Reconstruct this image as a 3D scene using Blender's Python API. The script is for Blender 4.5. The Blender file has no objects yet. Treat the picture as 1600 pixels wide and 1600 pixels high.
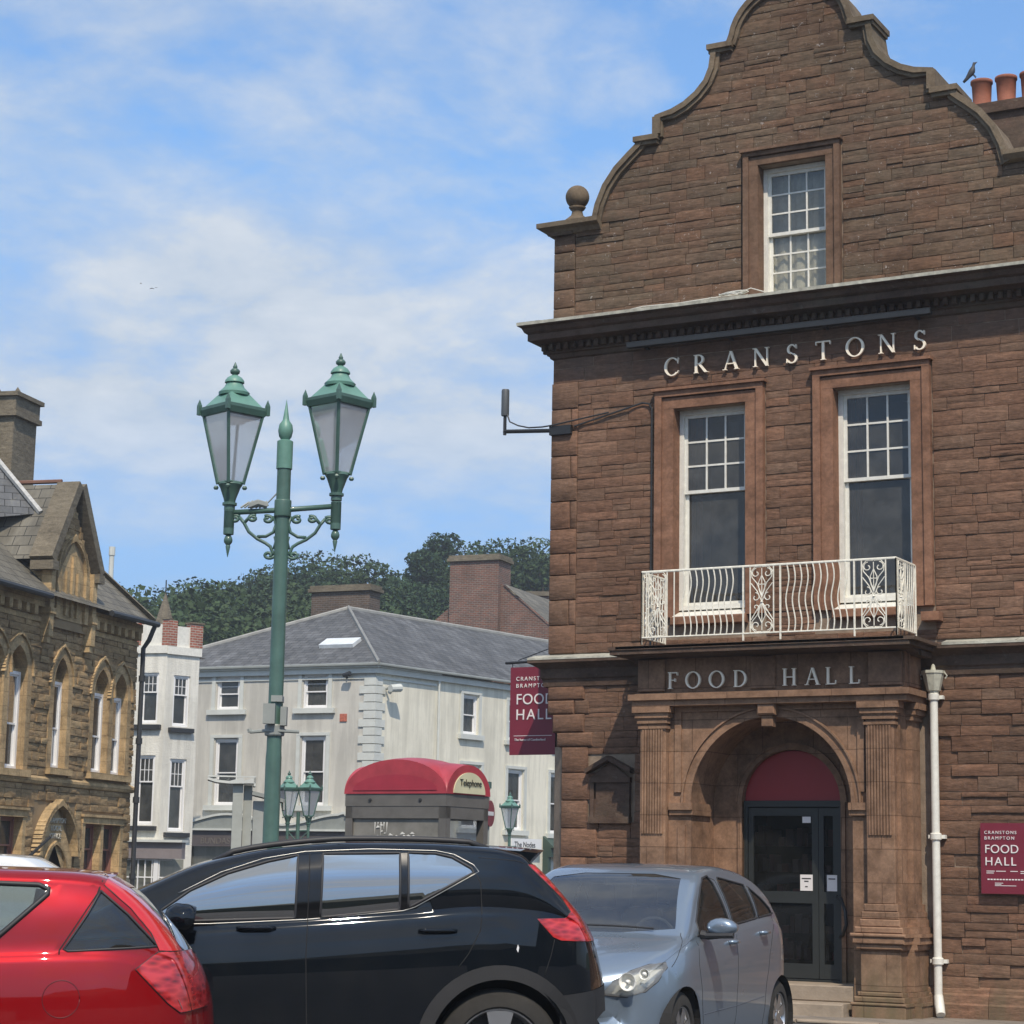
import bpy, bmesh, math, random
from mathutils import Vector, Matrix, noise as mnoise
from mathutils.bvhtree import BVHTree
random.seed(7)
PI=math.pi
D=bpy.data
scene=bpy.context.scene
COL=scene.collection
# ------------------------------------------------------------------ camera, light, exposure
YAW=math.radians(28.9); PITCH=math.atan(568/3300.); ROLL=0.018; EYE=1.45
cam_d=D.cameras.new("camera"); cam=D.objects.new("camera",cam_d); COL.objects.link(cam); scene.camera=cam
F=Vector((-math.sin(YAW)*math.cos(PITCH),math.cos(YAW)*math.cos(PITCH),math.sin(PITCH)))
R0=Vector((math.cos(YAW),math.sin(YAW),0)); U0=R0.cross(F)
c_,s_=math.cos(ROLL),math.sin(ROLL)
RX=R0*c_+U0*s_; UX=U0*c_-R0*s_
M3=Matrix((RX,UX,-F)).transposed()
cam.matrix_world=Matrix.Translation((0,0,EYE)) @ M3.to_4x4()
cam_d.sensor_width=36; cam_d.lens=36*3300/1600.; cam_d.clip_end=3000; cam_d.clip_start=.05
scene.render.resolution_x=1024; scene.render.resolution_y=1024
scene.view_settings.view_transform='Standard'; scene.view_settings.look='None'
scene.view_settings.exposure=0.35; scene.view_settings.gamma=1
scene.view_settings.use_white_balance=True; scene.view_settings.white_balance_temperature=7300; scene.view_settings.white_balance_tint=12
SUN_DIR=Vector((.60,-.80,0)).normalized()*math.cos(math.radians(52))+Vector((0,0,math.sin(math.radians(52))))
sd=D.lights.new("sun",'SUN'); sd.energy=3.0; sd.angle=math.radians(.55); sd.color=(1,.95,.86)
so=D.objects.new("sun",sd); COL.objects.link(so); so.rotation_euler=SUN_DIR.to_track_quat('Z','Y').to_euler(); so.location=(10,-10,40)
w=D.worlds.new("World"); scene.world=w; w.use_nodes=True
nt=w.node_tree; nt.nodes.clear()
def N(nt,t,**k):
    n=nt.nodes.new(t)
    for a,b in k.items():
        if a.startswith('i_'):
            key=a[2:]; key=int(key) if key.isdigit() else key.replace('_',' ')
            n.inputs[key].default_value=b
        else: setattr(n,a,b)
    return n
def L(nt,a,ai,b,bi): nt.links.new(a.outputs[ai],b.inputs[bi])
def math_(nt,op,a,b=None,clamp=False):
    n=nt.nodes.new('ShaderNodeMath'); n.operation=op; n.use_clamp=clamp
    for i,v in enumerate((a,b)):
        if v is None: continue
        if isinstance(v,(int,float)): n.inputs[i].default_value=v
        else: nt.links.new(v,n.inputs[i])
    return n.outputs[0]
def ramp(nt,fac,stops):
    n=nt.nodes.new('ShaderNodeValToRGB'); cr=n.color_ramp
    while len(cr.elements)<len(stops): cr.elements.new(.5)
    for e,(p,c) in zip(cr.elements,stops):
        e.position=p; e.color=(c,c,c,1) if isinstance(c,(int,float)) else (*c,1)
    nt.links.new(fac,n.inputs[0]); return n.outputs[0]
def mixc(nt,fac,a,b,mode='MIX'):
    n=nt.nodes.new('ShaderNodeMix'); n.data_type='RGBA'; n.blend_type=mode
    for s,v in ((n.inputs[0],fac),(n.inputs[6],a),(n.inputs[7],b)):
        if isinstance(v,(int,float)): s.default_value=v
        elif isinstance(v,tuple): s.default_value=(*v,1)[:4]
        else: nt.links.new(v,s)
    return n.outputs[2]
sky=N(nt,'ShaderNodeTexSky',sky_type='NISHITA',sun_disc=False,sun_elevation=math.radians(52),sun_rotation=math.atan2(.60,-.80),air_density=1.35,dust_density=.6,ozone_density=3.0)
tc=N(nt,'ShaderNodeTexCoord'); sx=N(nt,'ShaderNodeSeparateXYZ'); L(nt,tc,'Generated',sx,0)
zz=math_(nt,'ADD',math_(nt,'MAXIMUM',sx.outputs[2],0.0),.22)
cx=math_(nt,'DIVIDE',sx.outputs[0],zz); cyy=math_(nt,'DIVIDE',sx.outputs[1],zz)
cb=N(nt,'ShaderNodeCombineXYZ'); nt.links.new(cx,cb.inputs[0]); nt.links.new(cyy,cb.inputs[1])
mp=N(nt,'ShaderNodeMapping'); L(nt,cb,0,mp,0); mp.inputs['Location'].default_value=(3.206,1.866,0); mp.inputs['Rotation'].default_value=(0,0,.5); mp.inputs['Scale'].default_value=(1.0,1.0,1)
n1=N(nt,'ShaderNodeTexNoise',i_Scale=2.6,i_Detail=9.0,i_Roughness=.62,i_Distortion=.25); L(nt,mp,0,n1,0)
n2=N(nt,'ShaderNodeTexNoise',i_Scale=1.15,i_Detail=3.0,i_Roughness=.5); L(nt,mp,0,n2,0)
n3=N(nt,'ShaderNodeTexNoise',i_Scale=7.5,i_Detail=6.0,i_Roughness=.62,i_Distortion=.2); L(nt,mp,0,n3,0)
cl=math_(nt,'ADD',math_(nt,'ADD',math_(nt,'MULTIPLY',n1.outputs[0],.50),math_(nt,'MULTIPLY',n3.outputs[0],.24)),math_(nt,'MULTIPLY',n2.outputs[0],.40))
mask=ramp(nt,cl,[(.478,0.0),(.55,.38),(.65,.82)])
elev=ramp(nt,sx.outputs[2],[(.04,.10),(.13,.42),(.22,1.0)])
mfac=math_(nt,'MULTIPLY',mask,elev,True)
lum=ramp(nt,math_(nt,'ADD',math_(nt,'MULTIPLY',n1.outputs[0],.5),math_(nt,'MULTIPLY',n3.outputs[0],.5)),[(.40,(2.7,3.35,4.15)),(.62,(4.15,4.6,5.05))])
skyt=mixc(nt,1.0,mixc(nt,1.0,sky.outputs[0],(.66,.93,1.16),'MULTIPLY'),ramp(nt,sx.outputs[2],[(0,(.40,.44,.66)),(.12,(.52,.57,.77)),(.32,(.86,.92,1.0))]),'MULTIPLY')
ccol=mixc(nt,mfac,skyt,lum)
bg=N(nt,'ShaderNodeBackground',i_Strength=.145); nt.links.new(ccol,bg.inputs[0])
ow=N(nt,'ShaderNodeOutputWorld'); L(nt,bg,0,ow,0)
cy=scene.cycles
cy.max_bounces=7; cy.diffuse_bounces=3; cy.glossy_bounces=4; cy.transparent_max_bounces=10; cy.transmission_bounces=4

# ------------------------------------------------------------------ helpers
def L2W(a,d,z=0): return Vector((a*math.cos(YAW)-d*math.sin(YAW), a*math.sin(YAW)+d*math.cos(YAW), z))
def dirv(az):
    a=math.radians(az); return L2W(math.sin(a),math.cos(a))
def rotz_of(az):
    u=dirv(az); return math.atan2(u.y,u.x)
def thing(name,label,cat,loc=(0,0,0),rotz=0,group=None):
    o=D.objects.new(name,None); COL.objects.link(o); o.location=loc; o.rotation_euler=(0,0,rotz); o.empty_display_size=.2
    o['label']=label; o['category']=cat
    if group: o['group']=group
    return o
def tag(o,label,cat,group=None):
    o['label']=label; o['category']=cat
    if group: o['group']=group
    return o
def structure(o): o['kind']='structure'; return o
def kids(o): return [c for c in D.objects if c.parent==o]
def copy_tree(o,parent=None):
    c=o.copy(); COL.objects.link(c)
    if parent: c.parent=parent
    for k in kids(o): copy_tree(k,c)
    return c
class MB:
    def __init__(s): s.cap=True; s.v=[]; s.f=[]; s.a=[]; s.cur=.5; s.T=None
    def vert(s,p):
        p=Vector(p)
        if s.T is not None: p=s.T@p
        s.v.append(p); return len(s.v)-1
    def face(s,ids,a=None): s.f.append(tuple(ids)); s.a.append(s.cur if a is None else a)
    def poly(s,pts,a=None): s.face([s.vert(p) for p in pts],a)
    def box(s,x0,x1,y0,y1,z0,z1,a=None):
        i=[s.vert(p) for p in ((x0,y0,z0),(x1,y0,z0),(x1,y1,z0),(x0,y1,z0),(x0,y0,z1),(x1,y0,z1),(x1,y1,z1),(x0,y1,z1))]
        for q in ((0,3,2,1),(4,5,6,7),(0,1,5,4),(1,2,6,5),(2,3,7,6),(3,0,4,7)): s.face([i[k] for k in q],a)
    def bbox(s,x0,x1,y0,y1,z0,z1,b=.01,a=None):
        # box with its front (-y) edges and top bevelled
        i=[s.vert(p) for p in ((x0,y0+b,z0),(x1,y0+b,z0),(x1,y0+b,z1),(x0,y0+b,z1),(x0+b,y0,z0+b),(x1-b,y0,z0+b),(x1-b,y0,z1-b),(x0+b,y0,z1-b),(x0,y1,z0),(x1,y1,z0),(x1,y1,z1),(x0,y1,z1))]
        for q in ((4,5,6,7),(0,1,5,4),(1,2,6,5),(2,3,7,6),(3,0,4,7),(0,8,9,1),(1,9,10,2),(2,10,11,3),(3,11,8,0),(8,11,10,9)): s.face([i[k] for k in q],a)
    def prism(s,pts,y0,y1,a=None):
        # polygon in x,z extruded in y (pts counter-clockwise seen from -y)
        A=[s.vert((x,y0,z)) for x,z in pts]; B=[s.vert((x,y1,z)) for x,z in pts]; n=len(pts)
        s.face(A,a); s.face(B[::-1],a)
        for i in range(n):
            j=(i+1)%n; s.face((A[j],A[i],B[i],B[j]),a)
    def profx(s,prof,x0,x1,a=None,m0=0,m1=0):
        # moulding: profile (y,z) swept along x; mitre offsets m0,m1 proportional to projection (-y)
        n=len(prof)
        A=[s.vert((x0-m0*(-y),y,z)) for y,z in prof]; B=[s.vert((x1+m1*(-y),y,z)) for y,z in prof]
        for i in range(n-1): s.face((A[i],B[i],B[i+1],A[i+1]),a)
        s.face(A[::-1],a); s.face(B,a)
    def profy(s,prof,x,y0,y1,sgn,m=0,a=None):
        # the same moulding along y on a side face at x; profile (projection,z)
        A=[s.vert((x+sgn*p,y0-m*p,z)) for p,z in prof]; B=[s.vert((x+sgn*p,y1,z)) for p,z in prof]
        for i in range(len(prof)-1): s.face((A[i],B[i],B[i+1],A[i+1]) if sgn>0 else (B[i],A[i],A[i+1],B[i+1]),a)
        s.face(B,a)
    def tube(s,pts,r,n=6,flat=None,cap=True,closed=False,a=None):
        pts=[Vector(p) for p in pts]; m=len(pts); rs=r if isinstance(r,(list,tuple)) else [r]*m
        t0=(pts[1]-pts[0]).normalized(); up=Vector((0,0,1)) if abs(t0.z)<.9 else Vector((0,1,0))
        nrm=(up-t0*up.dot(t0)).normalized(); rings=[]
        for i,p in enumerate(pts):
            if closed: t=(pts[(i+1)%m]-pts[i-1]).normalized()
            else: t=(pts[min(i+1,m-1)]-pts[max(i-1,0)]).normalized()
            nrm=(nrm-t*nrm.dot(t))
            nrm=nrm.normalized() if nrm.length>1e-6 else t.orthogonal().normalized()
            b=t.cross(nrm)
            rings.append([s.vert(p+(nrm*math.cos(2*PI*k/n)+b*math.sin(2*PI*k/n)*(flat or 1))*rs[i]) for k in range(n)])
        for i in range(m if closed else m-1):
            A,B=rings[i],rings[(i+1)%m]
            for k in range(n): s.face((A[k],A[(k+1)%n],B[(k+1)%n],B[k]),a)
        if cap and not closed: s.face(rings[0][::-1],a); s.face(rings[-1],a)
    def lathe(s,prof,c=(0,0,0),n=20,axis='z',rot=0,a=None):
        rings=[]
        for r,h in prof:
            ring=[]
            for k in range(n):
                t=2*PI*k/n+rot; x,y=r*math.cos(t),r*math.sin(t)
                p=(c[0]+x,c[1]+y,c[2]+h) if axis=='z' else ((c[0]+x,c[1]+h,c[2]+y) if axis=='y' else (c[0]+h,c[1]+x,c[2]+y))
                ring.append(s.vert(p))
            rings.append(ring)
        for A,B in zip(rings,rings[1:]):
            for k in range(n): s.face((A[k],A[(k+1)%n],B[(k+1)%n],B[k]),a)
        if prof[0][0]>1e-4 and s.cap: s.face(rings[0][::-1],a)
        if prof[-1][0]>1e-4 and s.cap: s.face(rings[-1],a)
    def build(s,name,mat,parent=None,smooth=False,loc=None,ang=None):
        me=D.meshes.new(name); me.from_pydata([tuple(v) for v in s.v],[],s.f)
        at=me.attributes.new('blk','FLOAT','FACE'); at.data.foreach_set('value',s.a)
        bm=bmesh.new(); bm.from_mesh(me)
        bmesh.ops.recalc_face_normals(bm,faces=bm.faces) if not getattr(s,'keep',False) else None
        bm.to_mesh(me); bm.free()
        me.materials.append(mat)
        o=D.objects.new(name,me); COL.objects.link(o)
        if parent: o.parent=parent
        if loc: o.location=loc
        if smooth or ang:
            me.shade_smooth()
            if ang: me.set_sharp_from_angle(angle=math.radians(ang))
        return o
def arc(cx,cz,r,a0,a1,n,rz=None):
    return [(cx+r*math.cos(math.radians(a0+(a1-a0)*i/n)),cz+(rz or r)*math.sin(math.radians(a0+(a1-a0)*i/n))) for i in range(n+1)]
def subtract(a,b,holes):
    out=[(a,b)]
    for h0,h1 in holes:
        nn=[]
        for p,q in out:
            if h1<=p or h0>=q: nn.append((p,q)); continue
            if h0>p: nn.append((p,h0))
            if h1<q: nn.append((h1,q))
        out=nn
    return out
def wall_holes(mb,x0,x1,z0,z1,y,holes,thick=.0):
    zs=sorted({z0,z1,*[min(max(h[k],z0),z1) for h in holes for k in (2,3)]})
    for a,b in zip(zs,zs[1:]):
        m=(a+b)/2
        for p,q in subtract(x0,x1,[(h[0],h[1]) for h in holes if h[2]<m<h[3]]):
            mb.poly(((p,y,a),(q,y,a),(q,y,b),(p,y,b)))
def blocks(mb,x0,x1,z0,z1,y,ch=(.11,.2),bl=(.22,.6),holes=(),clip=None,dep=(.012,.035),rough=.008,gap=.008,rnd=random,quoin=None,big=.0):
    z=z0
    while z<z1-.03:
        h=rnd.uniform(*ch)
        if z+h>z1-.05: h=z1-z
        zm=z+h/2; hs=[]
        for q in holes:
            if callable(q):
                r_=q(zm)
                if r_: hs.append(r_)
            elif q[2]<z+h*.7 and q[3]>z+h*.3: hs.append((q[0],q[1]))
        a,b=(x0,x1) if clip is None else clip(zm)
        for p,q in subtract(a,b,hs):
            x=p
            while x<q-.02:
                l=rnd.uniform(*bl)
                if x+l>q-.12: l=q-x
                subs=[(z,z+h)]
                if h>ch[0]*1.45 and rnd.random()<.3:
                    k=rnd.uniform(.4,.6)*h; subs=[(z,z+k),(z+k,z+h)]
                for sa,sb in subs:
                    d=rnd.uniform(*dep); nx=max(2,int(l/.09)); nz=2 if (sb-sa)<.12 else 3
                    g=gap/2; bev=.009; ids=[]; seed=rnd.random()*100; av=rnd.random()
                    tilt=rnd.uniform(-.006,.006)
                    for j in range(nz+1):
                        row=[]
                        for i in range(nx+1):
                            fx,fz=i/nx,j/nz
                            px=x+g+(l-2*g)*fx; pz=sa+g+(sb-sa-2*g)*fz
                            e=(i in(0,nx)) or (j in(0,nz))
                            nn=mnoise.noise(Vector((px*7,pz*22,seed)))*rough+mnoise.noise(Vector((px*2.5,pz*9,seed+9)))*rough*.8
                            yy=y-d+(bev if e else 0)-nn*(0.4 if e else 1)+tilt*(fz-.5)
                            if e: px+=mnoise.noise(Vector((pz*9,px*9,seed)))*.003; pz+=mnoise.noise(Vector((px*8,seed,pz*8)))*.004
                            row.append(mb.vert((px,yy,pz)))
                        ids.append(row)
                    for j in range(nz):
                        for i in range(nx): mb.face((ids[j][i],ids[j][i+1],ids[j+1][i+1],ids[j+1][i]),av)
                    per=ids[0]+[r[-1] for r in ids[1:]]+ids[-1][-2::-1]+[r[0] for r in ids[-2:0:-1]]
                    bk=[]
                    for k in per:
                        v=mb.v[k]; v2=Vector(v); bk.append(v2)
                    # back ring at wall plane
                    back=[]
                    inv=mb.T.inverted() if mb.T is not None else None
                    for v2 in bk:
                        lv=inv@v2 if inv is not None else v2
                        back.append(mb.vert((lv.x,y+.002,lv.z)))
                    n=len(per)
                    for k in range(n): mb.face((per[k],back[k],back[(k+1)%n],per[(k+1)%n]),av)
                x+=l
        z+=h
# ------------------------------------------------------------------ materials
def newmat(name):
    m=D.materials.new(name); m.use_nodes=True; nt=m.node_tree; b=nt.nodes['Principled BSDF']; return m,nt,b
def objco(nt,scale=(1,1,1)):
    t=N(nt,'ShaderNodeTexCoord'); m=N(nt,'ShaderNodeMapping'); L(nt,t,'Object',m,0); m.inputs['Scale'].default_value=scale; return m.outputs[0]
def noise_(nt,co,scale,detail=5,rough=.6,dist=0):
    n=N(nt,'ShaderNodeTexNoise',i_Scale=scale,i_Detail=float(detail),i_Roughness=rough,i_Distortion=dist); nt.links.new(co,n.inputs[0]); return n.outputs[0]
def bump(nt,b,h,dist=.01,st=.6,prev=None):
    n=N(nt,'ShaderNodeBump',i_Distance=dist,i_Strength=st); nt.links.new(h,n.inputs['Height'])
    if prev: nt.links.new(prev,n.inputs['Normal'])
    nt.links.new(n.outputs[0],b.inputs['Normal']); return n.outputs[0]
def plain(name,col,rough=.6,metal=0,var=.15,vs=3.0,bd=0,coat=0,spec=.5,bs=60):
    m,nt,b=newmat(name); co=objco(nt)
    nn=noise_(nt,co,vs,6,.65)
    lo=tuple(c*(1-var) for c in col); hi=tuple(min(1,c*(1+var)) for c in col)
    c=ramp(nt,nn,[(.3,lo),(.7,hi)]); nt.links.new(c,b.inputs['Base Color'])
    b.inputs['Roughness'].default_value=rough; b.inputs['Metallic'].default_value=metal
    b.inputs['Specular IOR Level'].default_value=spec
    if coat: b.inputs['Coat Weight'].default_value=coat; b.inputs['Coat Roughness'].default_value=.03
    if bd: bump(nt,b,noise_(nt,co,bs,4,.6),bd,.6)
    return m
def stone(name,cols,joints=None,stainz=None,lichen=.0,bd=.012,stretch=(3,3,14),fleck=.0):
    m,nt,b=newmat(name); co=objco(nt); cs=objco(nt,stretch)
    at=N(nt,'ShaderNodeAttribute',attribute_name='blk')
    st=[(i/(len(cols)-1),c) for i,c in enumerate(cols)]
    base=ramp(nt,at.outputs['Fac'],st)
    nl=noise_(nt,cs,2.2,7,.7); base=mixc(nt,.75,base,ramp(nt,nl,[(.28,.38),(.5,.95),(.75,1.5)]),'MULTIPLY'); base=mixc(nt,.5,base,ramp(nt,noise_(nt,co,24,5,.75),[(.3,.55),(.7,1.4)]),'MULTIPLY')
    nb=noise_(nt,co,.55,5,.6); base=mixc(nt,.6,base,ramp(nt,nb,[(.34,.55),(.5,.95),(.66,1.25)]),'MULTIPLY')
    if lichen:
        l=noise_(nt,co,9,6,.75); lm=ramp(nt,l,[(.60,0.0),(.74,1.0)]); lm=math_(nt,'MULTIPLY',lm,lichen)
        base=mixc(nt,lm,base,(.26,.25,.20))
        l2=noise_(nt,co,1.1,5,.7); lm2=ramp(nt,l2,[(.46,0.0),(.66,1.0)]); lm2=math_(nt,'MULTIPLY',lm2,lichen*.8)
        base=mixc(nt,lm2,base,(.085,.082,.058))
    if fleck:
        f=noise_(nt,co,16,3,.8,1.2); fm=ramp(nt,f,[(.64,0.0),(.70,1.0)]); fm=math_(nt,'MULTIPLY',fm,fleck); base=mixc(nt,fm,base,(.6,.55,.5))
    if stainz:
        sp=N(nt,'ShaderNodeSeparateXYZ'); nt.links.new(co,sp.inputs[0])
        for (za,zb,zc,amt,colr) in stainz:
            r=N(nt,'ShaderNodeMapRange'); r.inputs[1].default_value=za; r.inputs[2].default_value=zb; nt.links.new(sp.outputs[2],r.inputs[0])
            ns=noise_(nt,objco(nt,(1,1,.25)),2.4,6,.7)
            k=math_(nt,'MULTIPLY',r.outputs[0],ramp(nt,ns,[(.38,0.0),(.62,1.0)]))
            if zc is not None:
                r2=N(nt,'ShaderNodeMapRange'); r2.inputs[1].default_value=zc; r2.inputs[2].default_value=zc-.03; nt.links.new(sp.outputs[2],r2.inputs[0]); k=math_(nt,'MULTIPLY',k,r2.outputs[0])
            k=math_(nt,'MULTIPLY',k,amt,True)
            base=mixc(nt,k,base,colr)
    jh=None
    if joints:
        sj=N(nt,'ShaderNodeSeparateXYZ'); nt.links.new(co,sj.inputs[0]); cj=N(nt,'ShaderNodeCombineXYZ'); nt.links.new(math_(nt,'ADD',sj.outputs[0],sj.outputs[1]),cj.inputs[0]); nt.links.new(sj.outputs[2],cj.inputs[1])
        bj=N(nt,'ShaderNodeTexBrick',i_Color1=(.86,.86,.86,1),i_Color2=(1.12,1.08,1.05,1),i_Mortar=(.55,.52,.5,1),i_Scale=1.0); bj.inputs['Brick Width'].default_value=joints[0]; bj.inputs['Row Height'].default_value=joints[1]; bj.inputs['Mortar Size'].default_value=.005
        L(nt,cj,0,bj,0); base=mixc(nt,.85,base,bj.outputs[0],'MULTIPLY'); jh=bj.outputs[1]
    nt.links.new(base,b.inputs['Base Color']); b.inputs['Roughness'].default_value=.92; b.inputs['Specular IOR Level'].default_value=.2
    h=math_(nt,'ADD',noise_(nt,cs,3,8,.72),math_(nt,'MULTIPLY',noise_(nt,co,38,5,.7),.5))
    if jh: h=math_(nt,'ADD',h,math_(nt,'MULTIPLY',jh,-.8))
    bump(nt,b,h,bd,.9)
    return m
def brickmat(name,c1,c2,mort,scale=1.0,bw=.22,rh=.075,ms=.012,axis='xz',bd=.008):
    m,nt,b=newmat(name); t=N(nt,'ShaderNodeTexCoord'); sp=N(nt,'ShaderNodeSeparateXYZ'); L(nt,t,'Object',sp,0)
    cb=N(nt,'ShaderNodeCombineXYZ')
    nt.links.new(math_(nt,'ADD',sp.outputs[0],sp.outputs[1]),cb.inputs[0]); nt.links.new(sp.outputs[2],cb.inputs[1])
    br=N(nt,'ShaderNodeTexBrick',i_Color1=(*c1,1),i_Color2=(*c2,1),i_Mortar=(*mort,1),i_Scale=scale)
    br.inputs['Brick Width'].default_value=bw; br.inputs['Row Height'].default_value=rh; br.inputs['Mortar Size'].default_value=ms
    L(nt,cb,0,br,0)
    co=objco(nt); c=mixc(nt,.7,br.outputs[0],ramp(nt,noise_(nt,co,1.5,7,.7),[(.3,.55),(.7,1.35)]),'MULTIPLY')
    nt.links.new(c,b.inputs['Base Color']); b.inputs['Roughness'].default_value=.9
    h=math_(nt,'ADD',math_(nt,'MULTIPLY',br.outputs[1],-1.0),math_(nt,'MULTIPLY',noise_(nt,co,20,4,.7),.5)); bump(nt,b,h,bd,.8)
    return m
def slatemat(name,c1,c2,axis='x',streak=.5,w=.28,h=.2):
    m,nt,b=newmat(name); t=N(nt,'ShaderNodeTexCoord'); sp=N(nt,'ShaderNodeSeparateXYZ'); L(nt,t,'UV',sp,0)
    cb=N(nt,'ShaderNodeCombineXYZ'); L(nt,sp,0,cb,0); L(nt,sp,1,cb,1)
    br=N(nt,'ShaderNodeTexBrick',i_Color1=(*c1,1),i_Color2=(*c2,1),i_Mortar=(.02,.02,.02,1),i_Scale=1.0)
    br.inputs['Brick Width'].default_value=w; br.inputs['Row Height'].default_value=h; br.inputs['Mortar Size'].default_value=.008
    L(nt,cb,0,br,0)
    mp=N(nt,'ShaderNodeMapping'); L(nt,cb,0,mp,0); mp.inputs['Scale'].default_value=(1.2,.35,1)
    ns=noise_(nt,mp.outputs[0],1.6,7,.7); c=mixc(nt,.9,br.outputs[0],ramp(nt,ns,[(.32,.55),(.55,1.0),(.75,1.7)]),'MULTIPLY')
    co=objco(nt); c=mixc(nt,math_(nt,'MULTIPLY',ramp(nt,noise_(nt,co,5,6,.75),[(.58,0.0),(.72,1.0)]),streak),c,(.25,.24,.19))
    nt.links.new(c,b.inputs['Base Color']); b.inputs['Roughness'].default_value=.7; b.inputs['Specular IOR Level'].default_value=.3
    fr=math_(nt,'FRACT',math_(nt,'DIVIDE',sp.outputs[1],h)); hh=math_(nt,'ADD',math_(nt,'MULTIPLY',fr,-1.0),math_(nt,'MULTIPLY',br.outputs[1],-.6)); bump(nt,b,hh,.02,.9)
    return m
def glassmat(name,tint=(.5,.55,.55),refl=1.0,mixk=.0,dirt=.05,rough=.01,fk=1.6,milky=False):
    m,nt,b=newmat(name); nt.nodes.remove(b); out=nt.nodes['Material Output']
    tr=N(nt,'ShaderNodeBsdfTransparent',i_Color=(*tint,1)); gl=N(nt,'ShaderNodeBsdfGlossy',i_Roughness=rough,i_Color=(refl,refl,refl,1))
    lw=N(nt,'ShaderNodeFresnel',i_IOR=1.52)
    ge=N(nt,'ShaderNodeNewGeometry')
    f=math_(nt,'ADD',math_(nt,'MULTIPLY',lw.outputs[0],fk),mixk,True)
    mx=N(nt,'ShaderNodeMixShader'); nt.links.new(f,mx.inputs[0]); L(nt,tr,0,mx,1); L(nt,gl,0,mx,2)
    df=N(nt,'ShaderNodeBsdfDiffuse',i_Color=(.5,.5,.47,1))
    if milky:
        tl=N(nt,'ShaderNodeBsdfTranslucent',i_Color=(.95,.97,1,1)); dd=N(nt,'ShaderNodeBsdfDiffuse',i_Color=(.9,.92,.93,1)); df=N(nt,'ShaderNodeMixShader'); df.inputs[0].default_value=.5; L(nt,tl,0,df,1); L(nt,dd,0,df,2)
    mx2=N(nt,'ShaderNodeMixShader')
    co=objco(nt); nd=ramp(nt,noise_(nt,co,3,5,.7),[(.4,dirt*(.9 if milky else .4)),(.75,dirt)]); nt.links.new(nd,mx2.inputs[0]); L(nt,mx,0,mx2,1); L(nt,df,0,mx2,2)
    L(nt,mx2,0,out,0)
    wv=noise_(nt,co,1.3,2,.5); bp=N(nt,'ShaderNodeBump',i_Distance=.006,i_Strength=.25); nt.links.new(wv,bp.inputs['Height']); L(nt,bp,0,gl,'Normal')
    return m
def wallpaint(name,col,rough=.9,var=.1,vs=1,bd=.004,bs=25):
    m,nt,b=newmat(name); co=objco(nt); st=objco(nt,(2.2,2.2,.18)); base=(*col,1)
    k=ramp(nt,noise_(nt,st,1.6,7,.7),[(.42,.80),(.56,1.03)]); base=mixc(nt,.75,base,k,'MULTIPLY')
    k=ramp(nt,noise_(nt,co,.5,6,.65),[(.35,.84),(.6,1.04)]); base=mixc(nt,.8,base,k,'MULTIPLY')
    p=ramp(nt,noise_(nt,co,1.7,8,.75,.6),[(.62,0.0),(.70,.35)]); base=mixc(nt,p,base,tuple(c*.72 for c in (col[0],col[1]*.97,col[2]*.88)))
    nt.links.new(base,b.inputs['Base Color']); b.inputs['Roughness'].default_value=rough
    bump(nt,b,math_(nt,'ADD',noise_(nt,co,bs,4,.6),math_(nt,'MULTIPLY',noise_(nt,co,1.2,3,.5),2.0)),bd,.6); return m
RED1=(0.207,0.111,0.071); RED2=(0.193,0.107,0.070); RED3=(0.173,0.101,0.067); RED4=(0.249,0.133,0.085); BRN=(0.182,0.110,0.074)
M={}
M['sand']=stone('red_sandstone_rubble',[RED2,RED1,BRN,RED2,RED3,RED4,(0.200,0.124,0.085)],stainz=[(6.9,7.9,8.2,.75,(0.124,0.088,0.073)),(.9,.0,None,.7,(0.138,0.129,0.079))],lichen=.12,fleck=.12)
M['sandg']=stone('weathered_sandstone_rubble',[(0.160,0.106,0.070),(0.179,0.106,0.070),(0.152,0.108,0.075),(0.167,0.101,0.068),(0.197,0.111,0.070),(0.175,0.120,0.081)],lichen=.5,fleck=.55)
M['dress']=stone('dressed_sandstone',[(0.241,0.124,0.079),(0.262,0.136,0.086),(0.228,0.120,0.077)],stretch=(2,2,3),bd=.004,lichen=.08)
M['dressg']=stone('gable_window_stone',[(.175,.105,.070),(.195,.115,.076)],stretch=(2,2,3),bd=.006,lichen=.25)
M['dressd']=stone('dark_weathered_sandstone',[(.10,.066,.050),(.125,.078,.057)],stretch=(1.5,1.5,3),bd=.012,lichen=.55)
M['porch']=stone('porch_sandstone',joints=(.62,.36),cols=[(0.304,0.190,0.121),(0.276,0.165,0.106),(0.331,0.210,0.134)],stretch=(2,2,2),bd=.004,lichen=.2,stainz=[(.8,.0,None,.8,(0.166,0.142,0.079)),(3.2,3.9,None,.5,(0.138,0.081,0.059))])
M['mortar']=plain('sandstone_mortar',(0.264,0.198,0.144),.95,var=.3,vs=6,bd=.01)
M['coping']=stone('mossy_coping_stone',[(.185,.140,.098),(.215,.160,.108)],stretch=(2,2,2),lichen=.5,bd=.012)
M['flash']=plain('pale_mortar_flashing',(.37,.36,.30),.9,var=.35,vs=9,bd=.02,bs=14)
M['white']=plain('old_white_paint',(.74,.73,.66),.5,var=.12,vs=12,bd=.002)
M['iron']=plain('flaking_cream_iron_paint',(.80,.77,.66),.5,var=.18,vs=25)
M['letter']=plain('ivory_letter_paint',(.96,.86,.70),.8,var=.03)
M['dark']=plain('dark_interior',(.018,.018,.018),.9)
M['room']=plain('room_plaster',(.17,.18,.16),.9)
M['curt']=plain('curtain_fabric',(.60,.57,.49),.9,var=.2,vs=8)
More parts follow.
